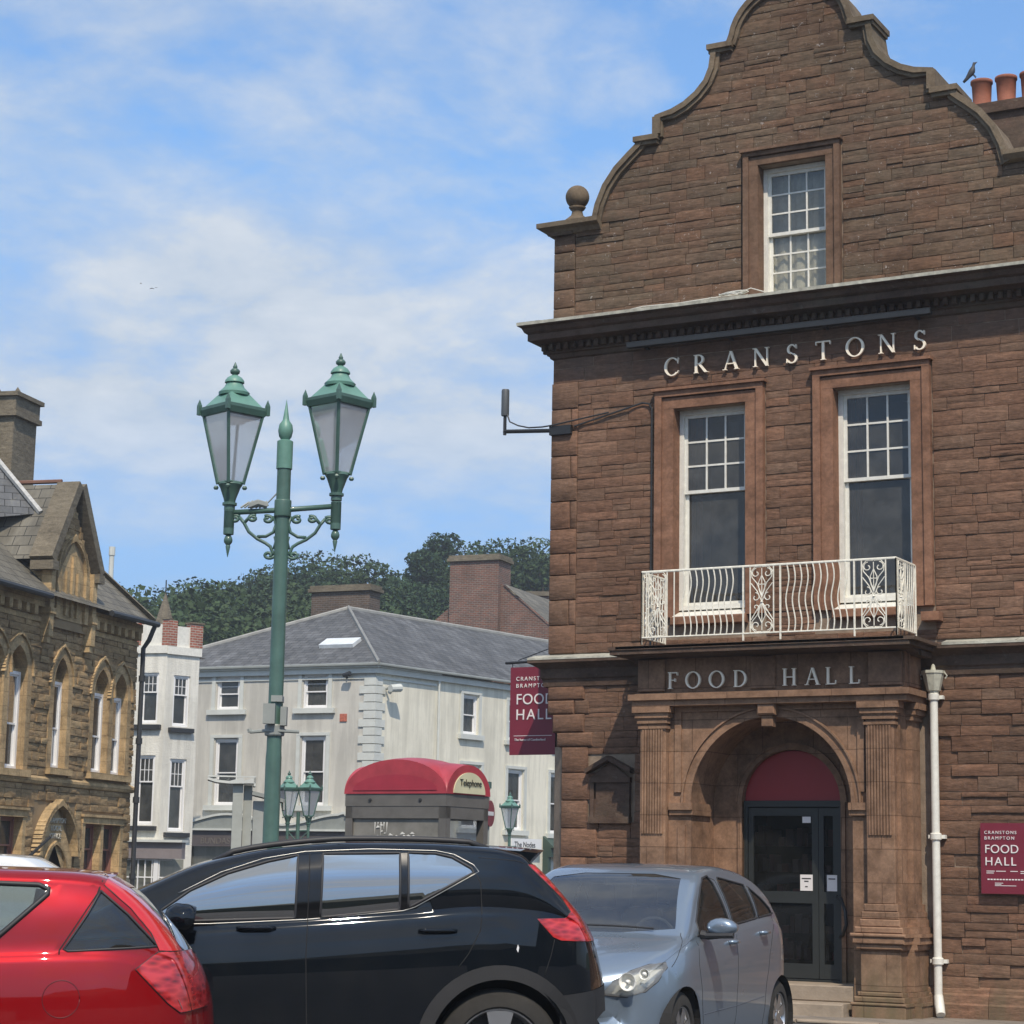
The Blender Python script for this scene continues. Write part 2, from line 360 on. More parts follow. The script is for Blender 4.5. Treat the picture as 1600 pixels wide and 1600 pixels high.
M['curtp']=plain('faded_pink_curtain',(.33,.2,.17),.9,var=.2,vs=8)
M['glass']=glassmat('window_glass',(.75,.76,.72),.7,.02,.14)
M['glassd']=glassmat('dim_window_glass',(.45,.47,.45),.55,.02,.16)
M['blackm']=plain('dark_grey_metal',(.03,.032,.034),.45,metal=.3)
M['banner']=plain('crimson_sign_board',(.19,.018,.035),.45,var=.06)
M['signw']=plain('white_sign_print',(.78,.74,.72),.5,var=.02)
M['lead']=slatemat('grey_slate',(.10,.10,.095),(.15,.145,.13))
M['terra']=plain('terracotta',(.28,.095,.055),.8,var=.25,vs=6,bd=.006)
# gothic
M['goth']=stone('buff_rockfaced_stone',[(0.351,0.241,0.128),(0.408,0.278,0.150),(0.294,0.203,0.110),(0.384,0.255,0.136),(0.458,0.323,0.175)],lichen=.12,bd=.02,stretch=(2,2,7))
M['gothd']=stone('buff_dressed_stone',joints=(.5,.3),cols=[(0.440,0.315,0.175),(0.490,0.354,0.195),(0.392,0.278,0.156)],stretch=(1.5,1.5,2),bd=.006,lichen=.12)
M['gmortar']=plain('buff_mortar',(0.284,0.200,0.112),.95)
M['gothc']=stone('grey_buff_chimney_stone',[(.17,.148,.11),(.20,.17,.125),(.15,.13,.10)],stretch=(2,2,6),bd=.015,lichen=.25)
M['slate1']=slatemat('brown_grey_slate',(.14,.13,.105),(.19,.175,.14),streak=.35,w=.4,h=.28)
M['slate2']=slatemat('dark_blue_slate',(.095,.10,.105),(.14,.145,.15),streak=.45,w=.35,h=.24)
M['brick']=brickmat('dark_red_brick',(.22,.09,.06),(.13,.07,.055),(.22,.19,.16))
M['brickr']=brickmat('orange_red_brick',(.36,.11,.07),(.28,.09,.06),(.4,.35,.3))
M['render']=wallpaint('pale_grey_render',(.57,.55,.49),.9,var=.06,vs=.8,bd=.004,bs=25)
M['renderl']=wallpaint('cream_render',(.78,.745,.62),.9,var=.07,vs=.8,bd=.004,bs=25)
M['trim']=plain('grey_white_trim_paint',(.58,.60,.56),.7,var=.08)
M['roughw']=wallpaint('white_roughcast',(.76,.74,.66),.95,var=.14,vs=5,bd=.03,bs=26)
M['pvc']=plain('white_frame',(.80,.80,.79),.4,var=.02)
M['fascia']=plain('mauve_grey_shop_paint',(.23,.20,.20),.6,var=.12)
M['fasciad']=plain('dark_shop_front_paint',(.10,.085,.085),.6,var=.15)
M['gut']=plain('black_cast_iron',(.03,.032,.035),.5)
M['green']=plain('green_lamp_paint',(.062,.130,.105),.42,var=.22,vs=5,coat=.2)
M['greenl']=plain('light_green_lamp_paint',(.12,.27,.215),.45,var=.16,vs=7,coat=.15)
M['lampg']=glassmat('lantern_glass',(.9,.93,.95),.9,.02,.42,.05,1.0,True)
M['lampw']=plain('lantern_white_lining',(.7,.7,.7),.7)
M['grey']=plain('grey_painted_metal',(.27,.29,.27),.5,var=.15)
M['asph']=plain('asphalt',(.055,.055,.056),.9,var=.3,vs=2,bd=.01,bs=90)
M['pave']=brickmat('stone_paving',(.26,.22,.18),(.21,.18,.15),(.1,.09,.08),bw=.6,rh=.45,ms=.01)
M['pavt']=plain('worn_stone_step',(.30,.24,.18),.9,var=.25,bd=.01,bs=20)
def at_px(x,y,d):
    a=(x-800)/3300*d; return (F*d+RX*(x-800)/3300*d-UX*(y-800)/3300*d)+Vector((0,0,EYE))
def add_uv(o):
    me=o.data; uv=me.uv_layers.new(name='UVMap')
    for p in me.polygons:
        n=p.normal; e1=Vector((0,0,1)).cross(n)
        e1=e1.normalized() if e1.length>1e-3 else Vector((1,0,0))
        e2=n.cross(e1)
        for li in p.loop_indices:
            v=me.vertices[me.loops[li].vertex_index].co; uv.data[li].uv=(v.dot(e1)+50,v.dot(e2)+50)
    return o
# ---- generic sash window, local x along wall, y into wall, front plane at y
def sash(parent,x0,x1,z0,z1,y,meet,ug,lg,fr=.05,bar=.018,mat=None,glass=None,curtain=None,name='window',back=.6,room=True,stag=.035,lab=None):
    mat=mat or M['white']; glass=glass or M['glass']
    m=MB()
    m.box(x0,x0+fr,y-.03,y+.08,z0,z1); m.box(x1-fr,x1,y-.03,y+.08,z0,z1)
    m.box(x0+fr,x1-fr,y-.03,y+.08,z1-fr,z1); m.box(x0+fr,x1-fr,y-.03,y+.08,z0,z0+fr)
    g=MB()
    def s(za,zb,yy,grid,w=.04):
        a,b=x0+fr,x1-fr
        m.box(a,a+w,yy,yy+.035,za,zb); m.box(b-w,b,yy,yy+.035,za,zb); m.box(a+w,b-w,yy,yy+.035,zb-w,zb); m.box(a+w,b-w,yy,yy+.035,za,za+w)
        cx_,rx_=grid
        for i in range(1,cx_):
            t=a+w+(b-a-2*w)*i/cx_; m.box(t-bar/2,t+bar/2,yy+.004,yy+.03,za+w,zb-w)
        for j in range(1,rx_):
            t=za+w+(zb-za-2*w)*j/rx_
            for i in range(cx_):
                p=a+w+(b-a-2*w)*i/cx_+(bar/2 if i else 0); q=a+w+(b-a-2*w)*(i+1)/cx_-(bar/2 if i<cx_-1 else 0)
                m.box(p,q,yy+.006,yy+.028,t-bar/2,t+bar/2)
        g.poly(((a+w,yy+.018,za+w),(b-w,yy+.018,za+w),(b-w,yy+.018,zb-w),(a+w,yy+.018,zb-w)))
    s(z0+fr,meet+.02,y+.04,lg); s(meet-.02,z1-fr,y,ug)
    o=m.build(name,mat,parent)
    if lab: o['label']=lab
    g.build('pane',glass,o)
    if curtain:
        c=MB()
        for (a,b,mode) in curtain:
            n=14; pts=[]
            for i in range(n+1):
                t=a+(b-a)*i/n; pts.append((t,y+.22+.025*math.sin(i*1.7)))
            for i in range(n):
                (p,u),(q,v)=pts[i],pts[i+1]; c.poly(((p,u-.10,z0+.03),(q,v-.10,z0+.03),(q,v-.10,z1-.03),(p,u-.10,z1-.03)))
        c.build('curtain',mode,o)
    if room:
        r=MB(); b_=y+back
        r.poly(((x0-.3,b_,z0-.2),(x1+.3,b_,z0-.2),(x1+.3,b_,z1+.2),(x0-.3,b_,z1+.2)))
        r.poly(((x0-.3,y+.1,z0-.2),(x1+.3,y+.1,z0-.2),(x1+.3,b_,z0-.2),(x0-.3,b_,z0-.2)))
        r.poly(((x0-.3,y+.1,z1+.2),(x1+.3,y+.1,z1+.2),(x1+.3,b_,z1+.2),(x0-.3,b_,z1+.2)))
        r.poly(((x0-.3,y+.1,z0-.2),(x0-.3,b_,z0-.2),(x0-.3,b_,z1+.2),(x0-.3,y+.1,z1+.2)))
        r.poly(((x1+.3,y+.1,z0-.2),(x1+.3,b_,z0-.2),(x1+.3,b_,z1+.2),(x1+.3,y+.1,z1+.2)))
        r.build('room_lining',M['room'],o)
    return o
# ================================================================= FOOD HALL (local = world axes, wall face at y=0 -> Y 22.75)
FY=22.75
fh=thing('food_hall_building','red brown sandstone food hall with a curved Dutch gable, white iron balcony and arched porch','building',(-8.85,FY,0))
def fx(x): return x+8.85      # world X -> local
W1=(-.475-1.0,.475-1.0); W2=(-.465+1.015,.465+1.015)
WIN=[(-1.485,-.555,4.5,7.03),(.535,1.465,4.5,7.09)]
GW=(-.39,.47,8.30,9.93)
XL,XR=fx(-12.0),fx(-1.6)
GC=.035
gab=[(-2.60,9.50),(-2.55,9.72),(-2.45,9.95),(-2.30,10.15),(-2.12,10.31),(-2.00,10.41),(-1.97,10.46)]
gab2=[(-1.75,10.49),(-1.74,10.74),(-1.54,10.77),(-1.37,10.84),(-1.21,10.95),(-1.08,11.09),(-1.01,11.25),(-.975,11.49)]
gab3=[(-.78,11.53)]+[( -.75*math.cos(math.radians(t)), 11.53+.66*math.sin(math.radians(t))) for t in range(8,91,9)]
half=gab+gab2+gab3
def halfw(z):
    for (xa,za),(xb,zb) in zip(half,half[1:]):
        if za<=z<=zb and zb>za: return -(xa+(xb-xa)*(z-za)/(zb-za))
    return 0.0 if z>half[-1][1] else 2.6
# backing wall
mb=MB()
doorhole=(-1.05,.95,0,3.3)
wall_holes(mb,XL+.20,XR,0,3.4,0,[doorhole]); wall_holes(mb,XL,XR,3.4,8.3,0,[doorhole,*WIN])
wall_holes(mb,XL,XR,8.2,9.5,0.001,[GW])
lft=[(GC+x,z) for x,z in half]; rgt=[(GC-x,z) for x,z in half]
mb.poly([(x,0,z) for x,z in lft]+[(GC,0,GW[3]),(GW[0],0,GW[3]),(GW[0],0,9.5)])
mb.poly([(x,0,z) for x,z in rgt]+[(GC,0,GW[3]),(GW[1],0,GW[3]),(GW[1],0,9.5)])
# sides/back of gable and reveals
for seq in (lft,rgt):
    for (xa,za),(xb,zb) in zip(seq,seq[1:]): mb.poly(((xa,0,za),(xb,0,zb),(xb,.42,zb),(xa,.42,za)))
mb.poly([(x,.42,z) for x,z in lft]+[(GC,.42,9.5)]); mb.poly([(x,.42,z) for x,z in rgt]+[(GC,.42,9.5)])
for h in WIN+[GW]:
    a,b,c,d=h
    mb.poly(((a,0,c),(a,.26,c),(a,.26,d),(a,0,d))); mb.poly(((b,0,c),(b,.26,c),(b,.26,d),(b,0,d)))
    mb.poly(((a,0,d),(b,0,d),(b,.26,d),(a,.26,d))); mb.poly(((a,0,c),(b,0,c),(b,.26,c),(a,.26,c)))
mb.poly(((XL,0,3.4),(XL,11,3.4),(XL,11,9.5),(XL,0,9.5))); mb.poly(((XL,.18,0),(XL,11,0),(XL,11,3.4),(XL,.18,3.4)))
mb.poly(((XL+.2,0,0),(XL,.18,0),(XL,.18,3.0),(XL+.2,0,3.0))); mb.poly(((XR,0,0),(XR,11,0),(XR,11,9.6),(XR,0,9.6)))
mb.poly(((XL,11,0),(XR,11,0),(XR,11,9.5),(XL,11,9.5)))
mb.build('mortar_backing',M['mortar'],fh)
rs=random.Random(3)
mb=MB()
# lower storey
archout=lambda z: (-1.1,1.0) if z<3.45 else None
blocks(mb,XL+.48,-1.55,.35,3.72,0,ch=(.08,.2),bl=(.16,.5),gap=.006,dep=(.018,.035),holes=[(-2.60,-1.98,2.12,2.92)],rnd=rs)
blocks(mb,1.62,XR,.30,3.72,0,ch=(.10,.19),bl=(.22,.6),rnd=rs,rough=.014,dep=(.01,.045))
z=.0
for i,h in enumerate([.3,.34,.36,.32,.36,.34,.33,.33,.31]):   # dressed corner stones
    l=.48 if i%2 else .34
    mb.bbox(XL+.20,XL+.20+l,-.035,.01,z+.004,z+h-.004,b=.012,a=rs.random())
    if l<.48: mb.bbox(XL+.20+l+.006,XL+.475,-.03,.01,z+.004,z+h-.004,b=.012,a=rs.random())
    z+=h
# corbelled stones above the cut corner
for (x0,x1,za,zb) in ((.13,.62,2.99,3.16),(.07,.50,3.164,3.38),(.0,.36,3.384,3.55),(.0,.5,3.554,3.73)):
    mb.bbox(XL+x0,XL+x1,-.045,.14,za,zb,b=.02,a=rs.random())
    if x1<.5: mb.bbox(XL+x1+.006,XL+.56,-.03,.01,za,zb,b=.012,a=rs.random())
# middle storey
hl=[(-1.735,-.305,4.3,7.25),(.285,1.715,4.3,7.30)]
blocks(mb,XL+.36,XR,4.12,7.50,0,ch=(.07,.19),bl=(.16,.55),holes=hl,rnd=rs,rough=.009,dep=(.018,.032),gap=.006)
blocks(mb,XL,XR,7.50,7.86,0,ch=(.16,.2),bl=(.4,.8),rnd=rs,rough=.003,dep=(.012,.016))
z=4.12; i=0
while z<7.48:
    h=rs.uniform(.26,.36); h=min(h,7.50-z)
    if 7.50-z-h<.15: h=7.50-z
    l=(.355,.26)[i%2]; mb.bbox(XL-.006,XL+l,-.03,.3,z+.004,z+h-.004,b=.01,a=rs.random())
    if l<.3: mb.bbox(XL+l+.006,XL+.355,-.022,.01,z+.004,z+h-.004,b=.01,a=rs.random())
    z+=h; i+=1
walls=mb.build('wall',M['sand'],fh,ang=50)
mb=MB()
blocks(mb,XL+.30,XR,8.22,9.50,0,ch=(.08,.19),bl=(.18,.55),gap=.006,dep=(.018,.034),holes=[(GW[0]-.22,GW[1]+.2,8.1,10.12)],rnd=rs,rough=.011)
blocks(mb,-2.6,2.6,9.50,12.3,0,ch=(.08,.19),bl=(.18,.55),gap=.006,dep=(.018,.034),holes=[(GW[0]-.22,GW[1]+.2,8.1,10.12)],clip=lambda z:(GC-halfw(z)+.04,GC+halfw(z)-.04) if halfw(z)>.12 else (0,0),rnd=rs,rough=.011)
z=8.22; i=0
while z<9.2:
    h=.24; l=(.29,.22)[i%2]; mb.bbox(XL-.004,XL+.29,-.03,.32,z+.004,z+h-.004,b=.012,a=rs.random()); z+=h; i+=1
mb.bbox(XL-.05,XL+.29,-.06,.34,z,z+.12,b=.02); mb.bbox(XL-.08,XL+.29,-.08,.36,z+.124,9.42,b=.02)
blocks(mb,2.6,XR,9.50,9.6,0,rnd=rs)
mb.build('gable_wall',M['sandg'],fh,ang=50)
# coping of the gable
def offset(pts,d):
    out=[]
    for i,p in enumerate(pts):
        a=Vector(pts[max(i-1,0)]); b=Vector(pts[min(i+1,len(pts)-1)]); t=(b-a).normalized(); out.append((p[0]-t.y*d,p[1]+t.x*d))
    return out
def coping(seq,yA,yB,t0,t1,mbx):
    o=offset(seq,t1); q=offset(seq,-t0)
    for i in range(len(seq)-1):
        A=[(q[i][0],yA,q[i][1]),(q[i+1][0],yA,q[i+1][1]),(o[i+1][0],yA,o[i+1][1]),(o[i][0],yA,o[i][1])]
        B=[(x,yB,z) for x,_,z in A]
        mbx.poly(A); mbx.poly(B[::-1])
        mbx.poly((A[3],A[2],B[2],B[3])); mbx.poly((A[1],A[0],B[0],B[1]))
    for i in (0,-1):
        mbx.poly(((q[i][0],yA,q[i][1]),(o[i][0],yA,o[i][1]),(o[i][0],yB,o[i][1]),(q[i][0],yB,q[i][1])))
mb=MB()
for sgn in (1,-1):
    for k,(a,b) in enumerate(((gab,None),(gab2,None),(gab3,None))):
        seq=[(GC+sgn*x,z) for x,z in a]
        if k<2: # flat lip at the top of each sweep
            x,z=a[-1]; seq.append((GC+sgn*(x+.03),z+.03)); 
        sq=seq if sgn>0 else seq
        d=1 if sgn>0 else -1
        coping(seq,-.10,.46,.025*d,.045*d,mb); coping(seq,-.065-.002*k,.43,.07*d,-.02*d,mb)
    for (xa,xb,z) in ((-2.06,-1.73,10.46),(-1.07,-.74,11.49)):
        a,b=sorted((GC+sgn*xa,GC+sgn*xb)); mb.box(a,b,-.125,.48,z-.005,z+.06); mb.box(a+.015,b-.015,-.09,.45,z-.05,z-.006)
    x=GC+sgn*(-1.75); mb.box(x-.055,x+.05,-.105,.47,z0:=10.52,10.745) if True else None
mb.box(GC-.22,GC+.22,-.13,.48,12.17,12.3)
mb.build('gable_coping',M['coping'],fh,ang=35)
# corner cap with ball finial
mb=MB(); 
mb.profx([(.0,9.41),(-.06,9.42),(-.10,9.47),(-.17,9.50),(-.17,9.56),(0,9.58)],XL-.02,XL+.66,m0=1,m1=0)
mb.profy([(0,9.41),(.06,9.42),(.10,9.47),(.17,9.50),(.17,9.56),(0,9.58)],XL-.02,0,.5,-1,m=1)
mb.box(XL-.02,XL+.66,0,.5,9.42,9.57)
mb.build('corner_cap',M['coping'],fh)
mb=MB(); cx0=XL+.20
mb.lathe([(.0,9.57),(.21,9.571),(.20,9.62),(.15,9.66),(.08,9.72),(.065,9.78),(.09,9.80),(.11,9.83),(.07,9.845)],(cx0,.2,0),20,rot=PI/4)
mb.lathe([(.001,9.81)]+[(.152*math.sin(math.radians(t)),9.965-.152*math.cos(math.radians(t))) for t in range(12,180,12)]+[(.001,10.117)],(cx0,.2,0),24)
mb.build('ball_finial',M['coping'],fh,smooth=True)
# main cornice with dentils
corn=[(0,7.80),(-.04,7.82),(-.06,7.87),(-.09,7.88),(-.09,7.97),(-.17,8.0),(-.30,8.01),(-.30,8.09),(-.34,8.11),(-.37,8.16),(-.42,8.18),(-.42,8.205),(0,8.26)]
mb=MB(); mb.profx(corn,XL,XR,m0=.72,m1=0); mb.profy([(-y*.72,z) for y,z in corn],XL,0,11,-1,m=1/.72)
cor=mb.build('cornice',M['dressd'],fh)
mb=MB(); x=XL-.1
while x<XR: mb.bbox(x,x+.055,-.155,-.085,7.905,7.985,b=.006,a=rs.random()); x+=.105
y=.0
while y<3: mb.box(XL-.155,XL-.085,y,y+.055,7.905,7.985); y+=.105
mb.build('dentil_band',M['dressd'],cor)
mb=MB(); x=XL-.31
while x<XR:
    l=rs.uniform(.3,.8); t=rs.uniform(.004,.012); h=8.212+rs.uniform(0,.006)
    mb.poly(((x,-.425,8.185),(x+l,-.425,8.185),(x+l,-.423,h+t),(x,-.423,h+t))); mb.poly(((x,-.423,h+t),(x+l,-.423,h+t),(x+l,-.005,8.275),(x,-.005,8.275))); x+=l
mb.build('mortar_flashing',M['flash'],cor)
# string course
st=[(0,3.70),(-.05,3.72),(-.06,3.80),(-.08,3.82),(-.08,3.93),(-.14,3.97),(-.20,4.0),(-.20,4.05),(0,4.09)]
mb=MB(); mb.profx(st,XL,-1.55,m0=1,m1=0); mb.profx(st,1.45,XR); mb.profy([(-y,z) for y,z in st],XL,0,11,-1,m=1)
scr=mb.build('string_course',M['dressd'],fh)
mb=MB()
for a,b in ((XL-.2,-1.85),(1.83,XR)):
    x=a
    while x<b-.01:
        l=min(rs.uniform(.2,.5),b-x); t=rs.uniform(.002,.022)
        mb.poly(((x,-.205,4.035),(x+l,-.205,4.035),(x+l,-.2,4.05+t),(x,-.2,4.05+t))); mb.poly(((x,-.2,4.05+t),(x+l,-.2,4.05+t),(x+l,-.0,4.11),(x,0,4.11))); x+=l
mb.build('mortar_flashing',M['flash'],scr)
# architraves
def architrave(x0,x1,z0,z1,wd,top,name='window_surround'):
    m=MB()
    for (o,i,yf) in ((wd,wd*.62,-.085),(wd*.62-.002,0,-.055)):
        m.box(x0-o,x0-i,yf,.002,z0,z1+ i); m.box(x1+i,x1+o,yf,.002,z0,z1+i); m.box(x0-o,x1+o,yf-.002,.0,z1+i,z1+o*top)
    # reveal lining
    m.box(x0-.004,x0+.003,-.05,.25,z0,z1); m.box(x1-.003,x1+.004,-.05,.25,z0,z1)
    m.box(x0-wd-.03,x1+wd+.03,-.12,-.0,z1+wd*top+.001,z1+wd*top+.035)
    return m.build(name,M['dressg' if z1>9 else 'dress'],fh)
architrave(*WIN[0],.235,.92); architrave(*WIN[1],.235,.92); architrave(GW[0],GW[1],8.2,GW[3],.18,.9)
mb=MB()
for h in WIN: mb.bbox(h[0]-.02,h[1]+.02,-.09,.24,4.40,4.50,b=.01)
mb.box(WIN[1][1]+.12,WIN[1][1]+.33,-.16,0,4.32,4.42)
mb.build('stone_sill',M['dress'],fh)
mb=MB()
for h in WIN:
    a,b=h[0]+.005,h[1]-.005
    mb.poly(((a,-.07,4.505),(b,-.07,4.505),(b,.2,4.60),(a,.2,4.60))); mb.poly(((a,-.07,4.50),(b,-.07,4.50),(b,-.07,4.505),(a,-.07,4.505)))
mb.build('painted_sill',M['white'],fh)
for k,h in enumerate(WIN):
    o=sash(fh,h[0]+.004,h[1]-.004,4.60,h[3]-.0,.16,6.03,(3,3),(1,1),fr=.055,bar=.022,glass=M['glassd'],curtain=[(h[0]+.08,h[0]+.16,M['curt']),(h[0]+.17,h[0]+.24,M['curtp'])],back=1.6,
        lab='tall white sash window with a single lower pane, '+('left' if k==0 else 'right')+' one above the balcony')
o=sash(fh,GW[0]+.004,GW[1]-.004,8.32,9.92,.16,9.10,(3,3),(3,3),fr=.05,bar=.02,curtain=[(GW[0]+.05,GW[1]-.05,M['curt'])],back=1.0,lab='gable window with small panes and grey net curtains')
# roof behind
mb=MB()
mb.poly(((XL+.6,.5,9.55),(XR,.5,9.55),(XR,5,11.05),(XL+.6,5,11.05))); mb.poly(((XL+.6,5,11.05),(XR,5,11.05),(XR,11,9.4),(XL+.6,11,9.4)))
for s in (-1,1): mb.poly(((GC+s*2.5,.45,9.56),(GC,.45,11.3),(GC,4,11.3),(GC+s*2.5,4,10.0)))
add_uv(mb.build('roof',M['lead'],fh))
mb=MB(); mb.profx([(0,9.50),(-.10,9.52),(-.16,9.57),(-.16,9.62),(0,9.66)],2.62,XR); mb.box(2.62,XR,0,.5,9.5,9.66)
mb.build('eaves_coping',M['coping'],fh)
# chimney behind the gable
ch=MB(); 
ch.box(.98,3.2,3.75,4.6,9.8,11.56); ch.box(.92,3.26,3.69,4.66,11.56,11.66); ch.box(.96,3.22,3.73,4.62,11.66,11.72)
cho=ch.build('chimney',M['dressd'],fh)
for k in range(4):
    p=MB(); xx=1.18+.335*k
    p.lathe([(.128,0),(.132,.05),(.118,.06),(.135,.40),(.15,.41),(.15,.45),(.128,.455),(.11,.45),(.10,.1)],(xx,4.1,11.72),18)
    p.build('chimney_pot',M['terra'],cho,smooth=True)
# ---------------- porch
PY=22.1-FY   # -0.65 front of the porch
PC=-.05
pm=MB()
def ring_front(m,cx,cz,r0,r1,y,n=24,zb=None):
    a=arc(cx,cz,r0,180,0,n); b=arc(cx,cz,r1,180,0,n)
    for i in range(n): m.poly(((a[i][0],y,a[i][1]),(a[i+1][0],y,a[i+1][1]),(b[i+1][0],y,b[i+1][1]),(b[i][0],y,b[i][1])))
def archwall(m,x0,x1,z1,cx,cz,r,y,n=24):
    a=arc(cx,cz,r,180,0,n)
    m.poly(((x0,y,cz),(a[0][0],y,cz),(a[0][0],y,z1),(x0,y,z1))) if x0<a[0][0]-1e-3 else None
    for i in range(n): m.poly(((a[i][0],y,a[i][1]),(a[i+1][0],y,a[i+1][1]),(a[i+1][0],y,z1),(a[i][0],y,z1)))
    m.poly(((a[-1][0],y,cz),(x1,y,cz),(x1,y,z1),(a[-1][0],y,z1))) if x1>a[-1][0]+1e-3 else None
pf=PY+.10
R1=.96; SP=2.30
PL,PR=fx(-10.52),fx(-7.29)
archwall(pm,PL+.1,PR-.1,3.40,PC,SP,R1,pf)
# jambs below springing (front plane) and reveals
pm.poly(((PL+.1,pf,0),(PC-R1,pf,0),(PC-R1,pf,SP),(PL+.1,pf,SP))); pm.poly(((PC+R1,pf,0),(PR-.1,pf,0),(PR-.1,pf,SP),(PC+R1,pf,SP)))
DY=.12
a=arc(PC,SP,R1,180,0,24)
for i in range(24): pm.poly(((a[i][0],pf,a[i][1]),(a[i+1][0],pf,a[i+1][1]),(a[i+1][0],DY,a[i+1][1]),(a[i][0],DY,a[i][1])))
for x in (PC-R1,PC+R1): pm.poly(((x,pf,0),(x,DY,0),(x,DY,SP),(x,pf,SP)))
# wall of the recess around the door arch
RD=.60; SD=2.33
archwall(pm,PC-R1,PC+R1,3.35,PC,SD,RD,DY-.03); pm.poly(((PC-R1,DY-.03,0),(PC-RD,DY-.03,0),(PC-RD,DY-.03,SD),(PC-R1,DY-.03,SD))); pm.poly(((PC+RD,DY-.03,0),(PC+R1,DY-.03,0),(PC+R1,DY-.03,SD),(PC+RD,DY-.03,SD)))
a=arc(PC,SD,RD,180,0,24)
for i in range(24): pm.poly(((a[i][0],DY-.03,a[i][1]),(a[i+1][0],DY-.03,a[i+1][1]),(a[i+1][0],.3,a[i+1][1]),(a[i][0],.3,a[i][1])))
for x in (PC-RD,PC+RD): pm.poly(((x,DY-.03,0),(x,.3,0),(x,.3,SD),(x,DY-.03,SD)))
# sides and top of the porch box
for x in (PL+.1,PR-.1): pm.poly(((x,pf,0),(x,.0,0),(x,.0,3.9),(x,pf,3.9)))
pm.box(PL+.06,PR-.06,PY+.04,-.001,3.42,3.98)
# recessed spandrel frame + archivolt mouldings
porch=pm.build('porch',M['porch'],fh)
m=MB()
def arch_mould(m,cx,cz,r0,r1,y0,y1,n=30):
    a=arc(cx,cz,r0,180,0,n); b=arc(cx,cz,r1,180,0,n)
    for i in range(n):
        m.poly(((a[i][0],y0,a[i][1]),(a[i+1][0],y0,a[i+1][1]),(b[i+1][0],y0,b[i+1][1]),(b[i][0],y0,b[i][1])))
        m.poly(((b[i][0],y0,b[i][1]),(b[i+1][0],y0,b[i+1][1]),(b[i+1][0],y1,b[i+1][1]),(b[i][0],y1,b[i][1])))
        m.poly(((a[i][0],y0,a[i][1]),(a[i+1][0],y0,a[i+1][1]),(a[i+1][0],y1,a[i+1][1]),(a[i][0],y1,a[i][1])))
arch_mould(m,PC,SP,R1-.005,R1+.04,pf-.035,pf+.02); arch_mould(m,PC,SP,R1+.04,R1+.09,pf-.02,pf+.01); arch_mould(m,PC,SP,R1+.09,R1+.11,pf-.045,pf+.01)
arch_mould(m,PC,SD,RD-.003,RD+.05,DY-.06,DY-.0); arch_mould(m,PC,SD,RD+.05,RD+.075,DY-.075,DY)
for x in (PC-RD-.05,PC+RD): m.box(x,x+.05,DY-.06,DY,.3,SD)
m.bbox(PC-.11,PC+.11,pf-.14,pf,3.27,3.40,b=.02); m.bbox(PC-.07,PC+.07,pf-.10,pf,3.14,3.268,b=.01)
# spandrel frame strips
m.box(PL+.46,PR-.5,pf-.03,pf,3.33,3.42); 
for x in (PL+.46,PR-.58): m.box(x,x+.08,pf-.028,pf,2.42,3.329)
# imposts
for (x0,x1) in ((PL+.40,PC-R1+.03),(PC+R1-.03,PR-.42)):
    m.box(x0,x1,pf-.06,pf+.55,2.22,2.30) ; m.box(x0,x1,pf-.035,pf+.5,2.16,2.218)
m.box(PL+.50,PC-R1-.07,pf-.025,pf,.95,2.05) 
m.build('arch_moulding',M['porch'],fh)
# pilasters with pedestals
for k,(x0,x1) in enumerate(((fx(-10.46),fx(-10.14)),(fx(-7.75),fx(-7.43)))):
    m=MB(); y=PY+.0
    m.bbox(x0-.0,x1+.0,y,pf+.02,1.22,3.20,b=.008)
    nfl=8; w=(x1-x0-.05)/nfl
    for i in range(nfl): 
        xa=x0+.025+w*i; m.box(xa+w*.18,xa+w*.82,y-.018,y+.002,1.95,3.13)
    for (ex,za,zb) in ((.02,3.14,3.17),(.03,3.20,3.26),(.05,3.262,3.32),(.075,3.322,3.39)): m.box(x0-ex,x1+ex,y-ex,pf+.03,za,zb)
    for (ex,za,zb) in ((.03,1.14,1.22),(.05,1.06,1.138),(.065,.98,1.058)): m.bbox(x0-ex,x1+ex,y-ex,pf+.03,za,zb,b=.01)
    # pedestal
    for (ex,za,zb) in ((.13,.80,.87),(.15,.872,.91),(.11,.912,.978),(.10,.74,.798)): m.bbox(x0-ex,x1+ex,y-ex,pf+.05,za,zb,b=.012)
    m.bbox(x0-.06,x1+.07,y-.06,pf+.05,.30,.738,b=.008)
    for (ex,za,zb) in ((.09,.25,.298),(.12,.19,.248),(.15,.155,.188),(.14,.0,.153)): m.bbox(x0-ex,x1+ex,y-ex,pf+.05,za,zb,b=.012)
    m.build('pilaster',M['porch'],fh)
# side pilaster on the right return and the left one
for x,s in ((PR-.1,1),(PL+.1,-1)):
    m=MB()
    def sb(ex,y0,y1,za,zb):
        a,b=(x-.01,x+ex) if s>0 else (x-ex,x+.01); m.box(a,b,y0,y1,za,zb)
    sb(.06,-.34,-.06,1.22,3.20)
    for (ex,za,zb) in ((.09,3.20,3.26),(.12,3.262,3.32),(.15,3.322,3.39)): sb(ex,-.34-ex*.4,-.06+ex*.3,za,zb)
    for (ex,za,zb) in ((.09,1.14,1.22),(.11,1.06,1.138),(.13,.98,1.058)): sb(ex,-.36,-.04,za,zb)
    for (ex,za,zb) in ((.17,.80,.87),(.19,.872,.91),(.15,.912,.978),(.14,.74,.798),(.11,.302,.738),(.13,.25,.298),(.16,.19,.248),(.19,.155,.188),(.18,0,.153)): sb(ex,-.50,-.002,za,zb)
    m.build('side_pilaster',M['porch'],fh)
